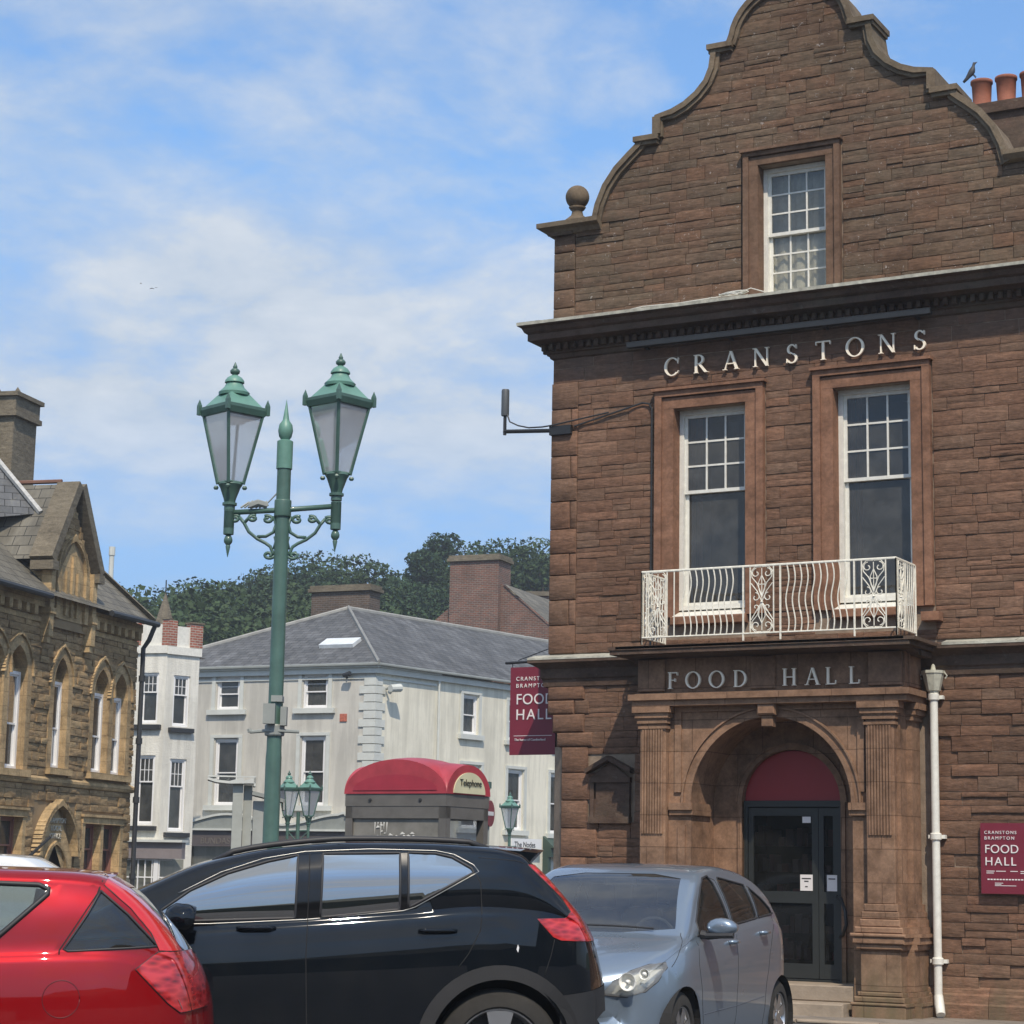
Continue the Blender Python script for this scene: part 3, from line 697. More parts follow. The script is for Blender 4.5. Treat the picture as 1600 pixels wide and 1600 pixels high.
# entablature
m=MB()
ent=[(PY+.05,3.39),(PY-.03,3.40),(PY-.05,3.45),(PY-.09,3.47),(PY-.09,3.53),(PY+.03,3.56),(PY+.03,3.94)]
m.profx([(y+0,z) for y,z in ent]+[(0,3.94),(0,3.39)],PL+.02,PR-.02)
for (x0,x1) in ((PL+.03,PL+.37),(PR-.42,PR-.04)): m.bbox(x0,x1,PY-.02,PY+.04,3.565,3.935,b=.01)
for (x0,x1) in ((PC-.20,PC+.10),): m.bbox(x0,x1,PY+.005,PY+.04,3.565,3.935,b=.01)
for (x0,x1) in ((PR-.04,PR+.0),): m.box(x0,x1,-.5,-.1,3.565,3.935)
m.box(PL-.02,PR+.03,PY-.06,-.0,3.395,3.46); m.box(PL-.06,PR+.07,PY-.10,-.0,3.462,3.53)
m.build('entablature',M['porch'],fh)
m=MB()
SY=21.75-FY
shelf=[(-.45+.0,3.90),(-.52,3.93),(-.70,3.96),(-.92,3.965),(-.92,3.99),(-.96,4.0),(-1.0,4.03),(-1.0,4.062)]
m.profx([(y,z) for y,z in shelf]+[(0,4.085),(0,3.90)],PL-.10+.0,PR+.10,m0=0,m1=0)
m.box(PL-.12,PR+.12,-.45,-.002,3.90,3.96); m.box(PL-.18,PR+.16,-.985,-.002,3.97,4.06); m.box(PL-.2,PR+.22,-1.0,-.002,4.02,4.058)
m.build('porch_shelf',M['dressd'],fh)
# door
dm=MB(); y=.16
dr=thing  # keep name
x0,x1=PC-RD,PC+RD
dm.box(x0,x0+.045,y-.03,y+.04,.35,2.28); dm.box(x1-.045,x1,y-.03,y+.04,.35,2.28); dm.box(x0,x1,y-.035,y+.045,2.281,2.35); dm.box(x0,x1,y-.02,y+.03,.34,.36)
sp_=x0+.90
for (a,b) in ((x0+.05,sp_-.003),(sp_+.003,x1-.05)):
    w_=.075
    dm.box(a,a+w_*.8,y-.01,y+.03,.37,2.27); dm.box(b-w_,b,y-.01,y+.03,.37,2.27); dm.box(a+w_*.8,b-w_,y-.009,y+.029,2.18,2.27); dm.box(a+w_*.8,b-w_,y-.009,y+.029,.37,.53); dm.box(a+w_*.8,b-w_,y-.009,y+.029,1.20,1.33)
door=dm.build('door',plain('dark_grey_door_paint',(.022,.025,.023),.5),fh)
g=MB(); g.poly(((x0+.1,y+.012,.5),(x1-.1,y+.012,.5),(x1-.1,y+.012,2.2),(x0+.1,y+.012,2.2))); g.build('pane',glassmat('shop_door_glass',(.6,.6,.6),.35,.0,.03),door)
g=MB(); pts=[(x0+.01,2.352),(x1-.01,2.352)]+[(PC+(RD-.01)*math.cos(math.radians(t)),2.352+(RD-.03)*math.sin(math.radians(t))) for t in range(4,180,6)]
g.prism(pts,y-.01,y+.02); g.build('fanlight_panel',plain('deep_red_panel',(.30,.018,.022),.5,var=.05),door)
g=MB(); g.tube([(x1-.07,y-.03,1.28),(x1+.02,y-.16,1.26),(x1+.10,y-.25,1.12),(x1+.12,y-.28,.98),(x1+.06,y-.22,.87),(x1-.03,y-.05,.84)],.02,8); g.build('handle',M['blackm'],door,smooth=True)
g=MB()
for (a,b,za,zb) in ((sp_-.22,sp_-.07,1.34,1.52),(sp_+.10,sp_+.22,1.34,1.52),(sp_-.19,sp_-.09,2.10,2.17)): g.box(a,b,y-.014,y-.011,za,zb)
no=g.build('notice',M['signw'],door); no_split=True
g=MB()
for (a,b,za) in ((sp_-.2,sp_-.09,1.47),(sp_-.17,sp_-.12,1.44),(sp_+.12,sp_+.20,1.47),(sp_-.16,sp_-.13,1.38)): g.box(a,b,y-.0165,y-.0145,za,za+.012)
g.build('print',M['dark'],no)
# dark shop interior with shelves of goods
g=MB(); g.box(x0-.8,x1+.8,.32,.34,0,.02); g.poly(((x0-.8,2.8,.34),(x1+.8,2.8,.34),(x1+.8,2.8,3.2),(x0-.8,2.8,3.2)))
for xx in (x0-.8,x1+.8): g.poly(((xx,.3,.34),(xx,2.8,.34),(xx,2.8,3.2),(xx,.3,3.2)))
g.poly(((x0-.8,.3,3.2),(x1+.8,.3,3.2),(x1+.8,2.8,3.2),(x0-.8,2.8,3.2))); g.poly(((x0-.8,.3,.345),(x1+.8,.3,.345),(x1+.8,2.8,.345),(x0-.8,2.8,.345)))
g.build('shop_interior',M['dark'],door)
m_,nt_,b_=newmat('packed_shelf_goods'); at=N(nt_,'ShaderNodeAttribute',attribute_name='blk'); c=ramp(nt_,at.outputs['Fac'],[(0,(.12,.01,.015)),(.3,(.14,.07,.06)),(.5,(.05,.01,.01)),(.75,(.16,.13,.12)),(1,(.15,.015,.02))]); nt_.links.new(c,b_.inputs['Base Color'])
g=MB()
for sz in (.55,.85,1.2,1.55,1.85):
    x=x0-.3
    while x<x1+.3:
        wd=rs.uniform(.03,.1); g.box(x,x+wd,.75+rs.uniform(0,.1),1.05,sz,sz+rs.uniform(.08,.24),a=rs.random()); x+=wd+rs.uniform(.005,.06)
g.build('shelf_goods',m_,door)
# steps
g=MB(); g.bbox(PC-R1+.02,PC+R1-.02,pf+.02,.14,.165,.335,b=.012); g.bbox(PC-R1-.14,PC+R1-.0,pf-.36,pf+.2,.0,.163,b=.015)
g.build('doorstep',M['pavt'],fh)
# wall plinth mouldings
g=MB()
for a,b in ((XL+.2,PL+.1),(PR-.1,XR)):
    x=a
    while x<b-.02:
        l=min(rs.uniform(.5,.8),b-x)
        g.profx([(0,.36),(-.05,.33),(-.055,.29),(-.09,.27),(-.10,.19),(-.12,.17),(-.12,0),(0,0)],x+.003,x+l-.003,a=rs.random()); x+=l
g.build('plinth',M['sand'],fh)
# pedimented wall tablet
g=MB(); xa,xb=fx(-11.44),fx(-10.84); xm=(xa+xb)/2
for s in (0,1):
    p=((xa,2.665),(xm,2.82)) if s==0 else ((xm,2.82),(xb,2.665))
    (ax,az),(bx,bz)=p; g.poly(((ax,-.13,az),(bx,-.13,bz),(bx,-.13,bz+.055),(ax,-.13,az+.055))); g.poly(((ax,-.13,az+.055),(bx,-.13,bz+.055),(bx,0,bz+.055),(ax,0,az+.055))); g.poly(((ax,-.13,az),(bx,-.13,bz),(bx,0,bz),(ax,0,az)))
g.poly(((xa+.04,-.05,2.62),(xb-.04,-.05,2.62),(xm,-.05,2.80)))
g.box(xa+.03,xb-.03,-.07,0,2.56,2.62); g.box(xa+.06,xb-.06,-.035,0,2.16,2.56); g.box(xa+.04,xa+.09,-.055,0,2.16,2.558); g.box(xb-.09,xb-.04,-.055,0,2.16,2.558); g.box(xa+.03,xb-.03,-.08,0,2.08,2.158)
g.build('stone_tablet',M['dressd'],fh)
# rain pipe
g=MB(); xx=fx(-7.18); yy=-.12
g.lathe([(.045,0),(.045,3.36)],(xx+.035,yy,.20),14)
pipe=g.build('rain_pipe',M['white'],fh,ang=40)
g=MB()
for zz in (3.47,1.95,.62): g.lathe([(.05,-.04),(.062,-.03),(.062,.03),(.05,.04)],(xx+.035,yy,zz),14); g.box(xx-.06,xx+.13,yy+.03,-.0,zz-.02,zz+.02)
g.tube([(xx+.035,yy,.26),(xx+.05,yy-.02,.16),(xx+.09,yy-.1,.06)],[.05,.055,.05],10)
g.build('pipe_collar',M['white'],pipe,ang=40)
g=MB(); z0=3.50
g.lathe([(.055,z0),(.06,z0+.03),(.075,z0+.04),(.12,z0+.22),(.13,z0+.23),(.13,z0+.26),(.10,z0+.262),(.03,z0+.27),(.02,z0+.32),(.0,z0+.34)],(xx+.035,yy,0),8,rot=PI/8)
g.tube([(xx-.09,yy,z0+.24),(xx-.12,yy,z0+.2),(xx-.10,yy,z0+.17)],.008,5); g.tube([(xx+.16,yy,z0+.24),(xx+.19,yy,z0+.2),(xx+.17,yy,z0+.17)],.008,5)
g.build('hopper',plain('weathered_cream_paint',(.50,.49,.40),.6,var=.25,vs=15),pipe)
# wall cable
g=MB(); g.tube([(fx(-11.68),-.045,6.93),(fx(-10.75),-.045,7.14),(fx(-10.66),-.045,7.12),(fx(-10.62),-.045,7.05),(fx(-10.62),-.045,4.15)],.012,6)
g.build('wall_cable',M['gut'],fh)
# ---------------- balcony rail
br=MB(); RY=21.9-FY; bx0,bx1=fx(-10.36),fx(-7.31); zt_,zb_=4.93,4.17
def spiral(cx,cz,r,a0,turn,n=14,rend=.25):
    return [(cx+r*(1-(1-rend)*i/n)*math.cos(a0+turn*i/n),cz+r*(1-(1-rend)*i/n)*math.sin(a0+turn*i/n)) for i in range(n+1)]
def scroll_panel(m,put,x0,x1,z0,z1):
    w=x1-x0; c=(x0+x1)/2; H_=z1-z0; r=.0062
    for x in (x0,x1): m.tube([put(x,z0),put(x,z1)],.008,5)
    for q in (1,-1):
        for (zz,up) in ((z1,-1),(z0,1)):
            # heart scrolls at the top and bottom, pairs of C scrolls, lyre lines
            P=spiral(c+q*w*.24,zz+up*.085,w*.20,(PI*.5 if up<0 else -PI*.5),-q*up*PI*-1.9,16); m.tube([put(x,z) for x,z in P],r,5)
            P=[(c+q*w*.02,zz+up*.015),(c+q*w*.30,zz+up*.012),(c+q*w*.45,zz+up*.06),(c+q*w*.42,zz+up*.13),(c+q*w*.2,zz+up*.2),(c,zz+up*.34)]; m.tube([put(x,z) for x,z in P],r,5)
            P=[(c,zz+up*.11),(c+q*w*.14,zz+up*.19),(c+q*w*.12,zz+up*.27),(c,zz+up*.36)]; m.tube([put(x,z) for x,z in P],r*.9,5)
        P=spiral(c+q*w*.27,z0+H_*.53,w*.19,PI/2,q*PI*1.8,16); m.tube([put(x,z) for x,z in P],r,5)
        P=spiral(c+q*w*.25,z0+H_*.38,w*.15,-PI/2,-q*PI*1.8,14); m.tube([put(x,z) for x,z in P],r,5)
        P=[(c,z0+H_*.46),(c+q*w*.2,z0+H_*.62),(c+q*w*.46,z0+H_*.74)]; m.tube([put(x,z) for x,z in P],r,5)
        P=[(c,z0+H_*.46),(c+q*w*.46,z0+H_*.2)]; m.tube([put(x,z) for x,z in P],r,5)
    m.tube([put(c-w*.14,z0+H_*.72),put(c+w*.14,z0+H_*.72)],r,5); m.tube([put(c,z0+.03),put(c,z1-.03)],r*.8,5)
    m.lathe([(.001,-.018),(.02,0),(.001,.018)],put(c,z0+H_*.46),8)
def rail_side(m,put,L_,items):
    m.tube([put(0,zt_),put(L_,zt_)],.014,6,flat=.6); m.tube([put(0,zb_),put(L_,zb_)],.010,6)
    for it in items:
        if it[0]=='p': m.tube([put(it[1],zb_-.08),put(it[1],zt_)],.012,5)
        elif it[0]=='b': m.tube([put(it[1],zb_),put(it[1],zt_)],.0075,5)
        elif it[0]=='w':
            P=[put(it[1]+.018*math.sin((z-zb_)/(zt_-zb_)*PI*3.0+.3),z) for z in [zb_+(zt_-zb_)*i/16 for i in range(17)]]; m.tube(P,.0078,5)
        elif it[0]=='s': scroll_panel(m,put,it[1],it[2],zb_,zt_)
Lr=bx1-bx0
items=[('p',0),('b',.06),('s',.09,.32),('b',.41)]+[('w',.53+.074*i) for i in range(9)]+[('p',1.26),('s',1.345,1.625),('p',1.705)]+[('w',1.79+.076*i) for i in range(10)]+[('p',2.57),('s',2.655,2.93),('p',Lr)]
rail_side(br,lambda u,z:(bx0+u,RY,z),Lr,items)
sd_=-.20-RY
it2=[('p',0),('s',.05,.26),('b',.31)]+[('w',.37+.07*i) for i in range(4)]+[('p',sd_)]
rail_side(br,lambda u,z:(bx1,RY+u,z),sd_,it2); rail_side(br,lambda u,z:(bx0,RY+u,z),sd_,it2)
br.build('balcony_railing',M['iron'],fh)
# ================================================================= lettering on the food hall
def sletter(ch,h,d=.03):
    """serif capital as a solid: returns MB and advance width"""
    m=MB(); k=[0]
    TH,TN=.135,.055
    def fr():
        k[0]+=1; return -d-.0012*k[0]
    def stroke(p,q,w):
        px,pz=p; qx,qz=q; L_=math.hypot(qx-px,qz-pz)
        # horizontal width w for steep strokes, vertical thickness for flat ones
        if abs(qz-pz)>abs(qx-px)*.6: pts=[(px-w/2,pz),(px+w/2,pz),(qx+w/2,qz),(qx-w/2,qz)]
        else: pts=[(px,pz-w/2),(qx,qz-w/2),(qx,qz+w/2),(px,pz+w/2)]
        m.prism([(x*h,z*h) for x,z in pts],fr(),0)
    def serif(x,z,w=.24): 
        s=.035; zz=z if z==0 else z-s
        m.prism([((x-w/2)*h,zz*h),((x+w/2)*h,zz*h),((x+w/2)*h,(zz+s)*h),((x-w/2)*h,(zz+s)*h)],fr(),0)
    def ar(cx,cz,rx,rz,a0,a1,n=18,con=1):
        y=fr(); pts=[]
        for i in range(n+1):
            t=math.radians(a0+(a1-a0)*i/n); c,s=math.cos(t),math.sin(t)
            w=TN+(TH-TN)*abs(c)**1.2*con
            pts.append(((cx+(rx-w/2)*c-w/2*c, cz+(rz-w/2)*s-w/2*s),(cx+(rx-w/2)*c+w/2*c, cz+(rz-w/2)*s+w/2*s)))
        A=[[m.vert((x*h,yy,z*h)) for (x,z) in (a,b)] for yy in (y,0) for a,b in pts]
        n1=n+1
        for i in range(n):
            f0,f1,b0,b1=A[i],A[i+1],A[n1+i],A[n1+i+1]
            m.face((f0[0],f0[1],f1[1],f1[0])); m.face((b0[0],b1[0],b1[1],b0[1])); m.face((f0[0],f1[0],b1[0],b0[0])); m.face((f0[1],b0[1],b1[1],f1[1]))
        for i in (0,n): m.face((A[i][0],A[i][1],A[n1+i][1],A[n1+i][0]))
    W=.7
    if ch=='C': ar(.50,.5,.46,.51,48,312); stroke((.83,.66),(.86,.97),.05); stroke((.82,.12),(.88,.26),.05); W=.92
    elif ch=='O': ar(.5,.5,.5,.52,0,360,32); W=1.0
    elif ch=='S':
        ar(.33,.74,.27,.27,35,250,con=.9); ar(.33,.26,.31,.275,70,-145,con=.9); stroke((.215,.60),(.45,.44),.125); stroke((.57,.76),(.57,.98),.05); stroke((.06,.02),(.06,.25),.05); W=.66
    elif ch=='R': stroke((.14,0),(.14,1),TH); serif(.14,0); serif(.1,1,.2); ar(.30,.735,.30,.265,-90,90); stroke((.14,.972),(.32,.972),TN); stroke((.14,.497),(.32,.497),TN); stroke((.72,0),(.34,.49),.15); serif(.77,0,.18); W=.84
    elif ch=='A': stroke((.12,0),(.45,1),.06); stroke((.80,0),(.46,1),.145); stroke((.24,.33),(.68,.33),.05); serif(.12,0,.24); serif(.80,0,.27); W=.92
    elif ch=='N': stroke((.13,0),(.13,1),.07); stroke((.80,0),(.13,1),.15); stroke((.80,0),(.80,1),.07); serif(.13,0,.24); serif(.08,1,.2); serif(.80,1,.24); W=.92
    elif ch=='T': stroke((.42,0),(.42,1),TH); serif(.42,0,.28); stroke((.02,.965),(.82,.965),.06); stroke((.035,.80),(.03,.97),.05); stroke((.805,.80),(.81,.97),.05); W=.84
    elif ch=='F': stroke((.14,0),(.14,1),TH); serif(.14,0,.28); serif(.1,1,.2); stroke((.14,.968),(.62,.968),.06); stroke((.14,.52),(.48,.52),.055); stroke((.62,.8),(.62,.98),.05); stroke((.48,.42),(.48,.62),.045); W=.66
    elif ch=='D': stroke((.14,0),(.14,1),TH); serif(.1,0,.2); serif(.1,1,.2); ar(.34,.5,.50,.50,-90,90,22); stroke((.14,.972),(.36,.972),TN); stroke((.14,.028),(.36,.028),TN); W=.86
    elif ch=='H': stroke((.14,0),(.14,1),TH); stroke((.72,0),(.72,1),TH); stroke((.14,.5),(.72,.5),.055); [serif(x,z,.26) for x in (.14,.72) for z in (0,1)]; W=.86
    elif ch=='L': stroke((.14,0),(.14,1),TH); serif(.1,0,.2); serif(.14,1,.28); stroke((.14,.03),(.60,.03),.06); stroke((.60,.03),(.62,.24),.05); W=.66
    return m,W*h
def lettering(word,xs,h,y,z,label):
    t=thing('shop_sign_lettering',label,'sign lettering',((xs[0]+xs[-1])/2,y,z))
    for ch,x in zip(word,xs):
        m,W=sletter(ch,h); o=m.build('letter',M['letter'],t); o.location=(x-(xs[0]+xs[-1])/2-W/2,0,0)
    return t
lettering('CRANSTONS',[-10.36+ i*(3.10/8) for i in range(9)],.225,FY-.035,7.435,'ivory serif capitals spelling CRANSTONS on the stone above the balcony windows')
t=thing('shop_sign_lettering','ivory serif capitals spelling FOOD HALL on the porch frieze over the archway','sign lettering',(-8.95,22.1-.0,3.59))
for ch,x in (('F',-10.04),('O',-9.79),('O',-9.50),('D',-9.21),('H',-8.62),('A',-8.35),('L',-8.13),('L',-7.86)):
    m,W=sletter(ch,.19); o=m.build('letter',M['letter'],t); o.location=(x+8.95-W/2,.0,0)
lb=MB(); lb.box(-1.90,1.90,-.05,.04,0,.055); lb.box(-1.90,1.90,-.052,-.02,.055,.066)
t=thing('sign_light_bar','long dark metal trough light above the CRANSTONS letters','light bar',(-8.98,FY-.19,7.80))
lb.build('trough',M['blackm'],t); lb=MB()
for x in (-1.7,-.6,.6,1.7): lb.box(x-.015,x+.015,.03,.19,.0,.03)
lb.build('bracket',M['blackm'],t)
# text helper (built-in sans font turned into thin solids)
def text_mesh(s,size,mat,parent,x,y,z,name='print',ext=.004,space=1.0,align='LEFT',rot=(PI/2,0,0),shear=0):
    c=D.curves.new('t','FONT'); c.body=s; c.size=size; c.extrude=ext; c.space_character=space; c.align_x=align; c.shear=shear
    o=D.objects.new('t',c); COL.objects.link(o); bpy.context.view_layer.update()
    me=bpy.data.meshes.new_from_object(o.evaluated_get(bpy.context.evaluated_depsgraph_get()))
    D.objects.remove(o); me.materials.clear(); me.materials.append(mat)
    r=D.objects.new(name,me); COL.objects.link(r); r.parent=parent; r.location=(x,y,z); r.rotation_euler=rot
    return r
def banner(t,w,h,sc,tail,y=-.016,hang=False):
    m=MB(); m.box(0,w,-.012,.012,0,h); m.build('board',M['banner'],t)
    lx=.085*w/.72*sc
    text_mesh('CRANSTONS',.078*sc,M['signw'],t,lx,y,h*.845,space=1.35)
    text_mesh('BRAMPTON',.078*sc,M['signw'],t,lx,y,h*.765,space=1.42)
    text_mesh('FOOD',.205*sc,M['signw'],t,lx,y,h*.575,space=1.05)
    text_mesh('HALL',.205*sc,M['signw'],t,lx,y,h*.40,space=1.22)
t=thing('hanging_sign','crimson hanging banner sign reading FOOD HALL beside the left corner of the sandstone building','sign',(-12.86,23.35,2.94))
banner(t,.76,1.10,.92,1)
m=MB(); m.box(.06,.60,-.0145,-.0125,.235,.241); m.build('rule',M['signw'],t)
text_mesh('The home of Cumberland',.042,M['signw'],t,.07,-.016,.175)
m=MB(); m.tube([(-.08,0,1.16),(.86,0,1.18)],.018,8); m.tube([(.1,0,1.19),(.86,0,1.42)],.006,5); m.tube([(.02,0,1.10),(.02,0,1.16)],.006,5); m.tube([(.70,0,1.10),(.70,0,1.16)],.006,5); m.build('hanging_arm',M['blackm'],t)
t=thing('wall_sign','crimson rectangular wall board reading FOOD HALL beside the white rain pipe','sign',(-6.66,FY-.08,1.35))
m=MB(); 
banner(t,.60,.75,.62,1)
m=MB()
for (a,b,z) in ((.06,.15,.235),(.165,.27,.235),(.32,.40,.235),(.43,.54,.235),(.06,.14,.215),(.43,.50,.215)): m.box(a,b,-.0145,-.0125,z,z+.008)
for i in range(14): m.box(.07+.033*i,.07+.033*i+.024,-.0145,-.0125,.145,.158)
for (b,z) in ((.24,.11),(.22,.097),(.38,.083)): m.box(.15,b,-.0145,-.0125,z,z+.006)
m.build('print',M['signw'],t)
# antenna bracket
t=thing('antenna_mast','grey cylinder antenna on a horizontal arm at the left wall corner','antenna',(-11.95,FY-.08,6.9))
m=MB(); m.box(-.06,.24,.0,.06,-.06,.05); m.build('wall_plate',M['blackm'],t)
m=MB(); m.tube([(-.05,.02,0.0),(-.70,.02,.045),(-.705,.02,.05)],.026,8); m.tube([(-.70,.02,.0),(-.70,.02,.3)],.022,8); m.build('arm',M['blackm'],t)
m=MB(); m.lathe([(.0,.24),(.045,.245),(.05,.26),(.05,.57),(.045,.585),(.0,.59)],(-.70,.02,0),14); m.build('antenna_head',plain('dull_grey_plastic',(.09,.10,.11),.5),t,ang=40)
m=MB(); m.tube([(-.66,.0,.26),(-.62,.0,.16),(-.5,.0,.10),(-.35,.0,.06),(-.15,-.01,.05),(.0,-.01,.06),(.3,.0,.10),(.75,.02,.16)],.010,6); m.build('cable',M['gut'],t)
# cable coil on cornice
m=MB(); rr=random.Random(5)
for k in range(4):
    m.tube([(.12*math.cos(i*.7+k)*(1+.2*k),-.05+.05*math.sin(i*.7+k),.03+.03*abs(math.sin(i*.5+k))) for i in range(10)],.006,5)
m.tube([(-1.5,-.02,-.0),(-1.2,-.03,.03),(-.7,-.05,.01),(-.3,-.03,.03),(0,-.03,.03),(.2,.0,.10),(.35,.05,.05)],.006,5)
o=m.build('loose_cable',M['white']); o.location=(-9.45,FY-.25,8.25); tag(o,'pale loose cable lying in a tangle on the cornice below the gable window','cable')
# bird on the chimney
def bird(name,label,loc,rz,s=1.0):
    t=thing(name,label,'bird',loc,rz); bm=bmesh.new()
    prof=[(-.20,.0,.004,.02),(-.12,.012,.012,.03),(-.06,.03,.035,.04),(0,.045,.05,.055),(.05,.06,.048,.055),(.09,.085,.034,.038),(.115,.115,.027,.028),(.14,.13,.026,.026),(.165,.125,.014,.014),(.20,.118,.002,.002)]
    n=10; rings=[]
    for (x,z,ry,rz_) in prof: rings.append([bm.verts.new((x*s,ry*s*math.cos(2*PI*k/n),(z+.03+rz_*math.sin(2*PI*k/n))*s)) for k in range(n)])
    for A,B in zip(rings,rings[1:]):
        for k in range(n): bm.faces.new((A[k],A[(k+1)%n],B[(k+1)%n],B[k]))
    bm.faces.new(rings[0][::-1]); bm.faces.new(rings[-1])
    for sy in (-.018,.018):
        v=[bm.verts.new((.01*s+dx,sy*s+dy,z*s)) for z in (-.035,.03) for dx,dy in ((-.004,-.004),(.004,-.004),(.004,.004),(-.004,.004))]
        for q in ((0,1,5,4),(1,2,6,5),(2,3,7,6),(3,0,4,7)): bm.faces.new([v[i] for i in q])
    me=D.meshes.new('body'); bm.normal_update(); bm.to_mesh(me); bm.free(); me.shade_smooth(); me.materials.append(plain('dark_feathers',(.035,.04,.05),.6))
    o=D.objects.new('body',me); COL.objects.link(o); o.parent=t; return t
b=bird('perched_bird','dark bird perched at the left end of the row of chimney pots',(-7.74,26.74,12.22),-.4,.85); b.rotation_euler=(0,-.7,.5)
# two gulls far up
def gull(label,loc,rz,sc):
    m=MB(); m.poly(((0,-.04,0),(.05,0,.02),(0,.04,0),(-.05,0,-.01))); m.tube([(-.16,0,0),(0,0,0),(.16,0,.01)],[.01,.045,.012],6)
    for s in (1,-1): m.poly(((.06,s*.02,.01),(.10,s*.28,.13),(-.02,s*.62,.05),(-.06,s*.25,.10),(-.05,s*.02,.01)))
    o=m.build('flying_gull',plain('gull_feathers',(.22,.22,.23),.7)); o.location=loc; o.rotation_euler=(.3,0,rz); o.scale=(sc,sc,sc); tag(o,label,'bird')
# ================================================================= ground
def sheet(name,pts,z,mat,label=None,kind='structure'):
    m=MB(); m.poly([(x,y,z) for x,y in pts]); o=m.build(name,mat); o['kind']=kind; return o
sheet('ground',[(-420,-260),(330,-260),(330,420),(-420,420)],-.004,M['asph'])
m=MB(); m.box(-13.6,2,21.3,23.2,-.003,.03); o=m.build('pavement',M['pave']); structure(o)
m=MB()
x=-13.6
while x<2: m.bbox(x+.004,x+.9-.004,21.14,21.295,-.003,.034,b=.012,a=random.random()); x+=.9
o=m.build('kerb',M['pavt']); structure(o)
# ================================================================= street lamps
def frustum4(m,c,w0,z0,w1,z1,rot=PI/4,cap=False):
    m.lathe([(w0,z0),(w1,z1)],c,4,rot=rot)
def lantern(parent,c,s=1.0,rot=0.0,white=True):
    """square glazed lantern whose glass foot stands at c"""
    T=Matrix.Translation(c)@Matrix.Rotation(rot,4,'Z')@Matrix.Scale(s,4)
    f=MB(); f.T=T
    hb,ht=.105,.252   # half diagonals at foot and eaves
    zb,zt=0,.605
    for k in range(4):
        a=k*PI/2-PI/2; ca,sa=math.cos(a),math.sin(a)
        f.tube([(ca*hb,sa*hb,zb),(ca*ht,sa*ht,zt)],.014,4)
        a2=a+PI/2
        f.tube([(ca*hb,sa*hb,zb+.01),(math.cos(a2)*hb,math.sin(a2)*hb,zb+.01)],.011,4)
        f.tube([(ca*ht,sa*ht,zt-.01),(math.cos(a2)*ht,math.sin(a2)*ht,zt-.01)],.016,4)
        f.lathe([(.014,-.03),(.022,-.015),(.014,.0)],(ca*hb*1.12,sa*hb*1.12,-.015),6)
    fo=f.build('lantern_frame',M['green'],parent)
    g=MB(); g.T=T
    for k in range(4):
        a=k*PI/2-PI/2; a2=a+PI/2
        g.poly(((math.cos(a)*hb*.97,math.sin(a)*hb*.97,zb+.02),(math.cos(a2)*hb*.97,math.sin(a2)*hb*.97,zb+.02),(math.cos(a2)*ht*.97,math.sin(a2)*ht*.97,zt-.02),(math.cos(a)*ht*.97,math.sin(a)*ht*.97,zt-.02)))
    g.build('glass_pane',M['lampg'],fo)
    r=MB(); r.T=T
    def R(prof,n=4): r.lathe(prof,(0,0,0),n,rot=-PI/2)
    R([(ht*.96,zt-.045),(ht+.012,zt-.04),(ht+.035,zt+.005),(ht+.035,zt+.03),(ht+.015,zt+.035)])
    for k in range(4):
        a=k*PI/2-PI/2; ca,sa=math.cos(a)*(ht+.03),math.sin(a)*(ht+.03)
        r.lathe([(.022,zt-.03),(.022,zt+.05),(.0,zt+.105)],(ca,sa,0),4,rot=a)
    rr=r.build('lantern_eaves',M['green'],parent)
    r=MB(); r.T=T
    R([(ht+.012,zt+.036),(ht*.96,zt+.055),(.14,zt+.20),(.115,zt+.235)])
    r.lathe([(.125,zt+.20),(.13,zt+.235),(.105,zt+.27),(.085,zt+.30),(.075,zt+.33),(.065,zt+.36),(.082,zt+.362),(.08,zt+.385),(.06,zt+.425),(.032,zt+.45),(.022,zt+.46)],(0,0,0),16)
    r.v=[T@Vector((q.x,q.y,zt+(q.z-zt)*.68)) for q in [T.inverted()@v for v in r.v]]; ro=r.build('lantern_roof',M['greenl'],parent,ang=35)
    r=MB(); r.T=T
    r.lathe([(.02,zt+.45),(.022,zt+.465),(.038,zt+.48),(.042,zt+.51),(.028,zt+.535),(.016,zt+.545),(.02,zt+.56),(.012,zt+.585),(.006,zt+.61),(.0,zt+.625)],(0,0,0),14)
    r.v=[T@Vector((q.x,q.y,zt+(q.z-zt)*.68)) for q in [T.inverted()@v for v in r.v]]; r.build('finial',M['green'],ro,ang=50)
    if white:
        r=MB(); r.T=T
        a=[(math.cos(k*PI/2-PI/2)*ht*.93,math.sin(k*PI/2-PI/2)*ht*.93,zt-.055) for k in range(4)]; r.poly(a)
        r.lathe([(.09,zt-.06),(.10,zt-.09),(.05,zt-.10)],(0,0,0),12)
        r.build('reflector',M['lampw'],ro)
    h=MB(); h.T=T
    h.lathe([(hb*.86,.012),(hb*.95,-.005),(hb*.8,-.03),(.07,-.07),(.052,-.12),(.045,-.15),(.06,-.155),(.06,-.175),(.045,-.18),(.045,-.215)],(0,0,0),14)
    h.build('lantern_holder',M['green'],parent,ang=50)
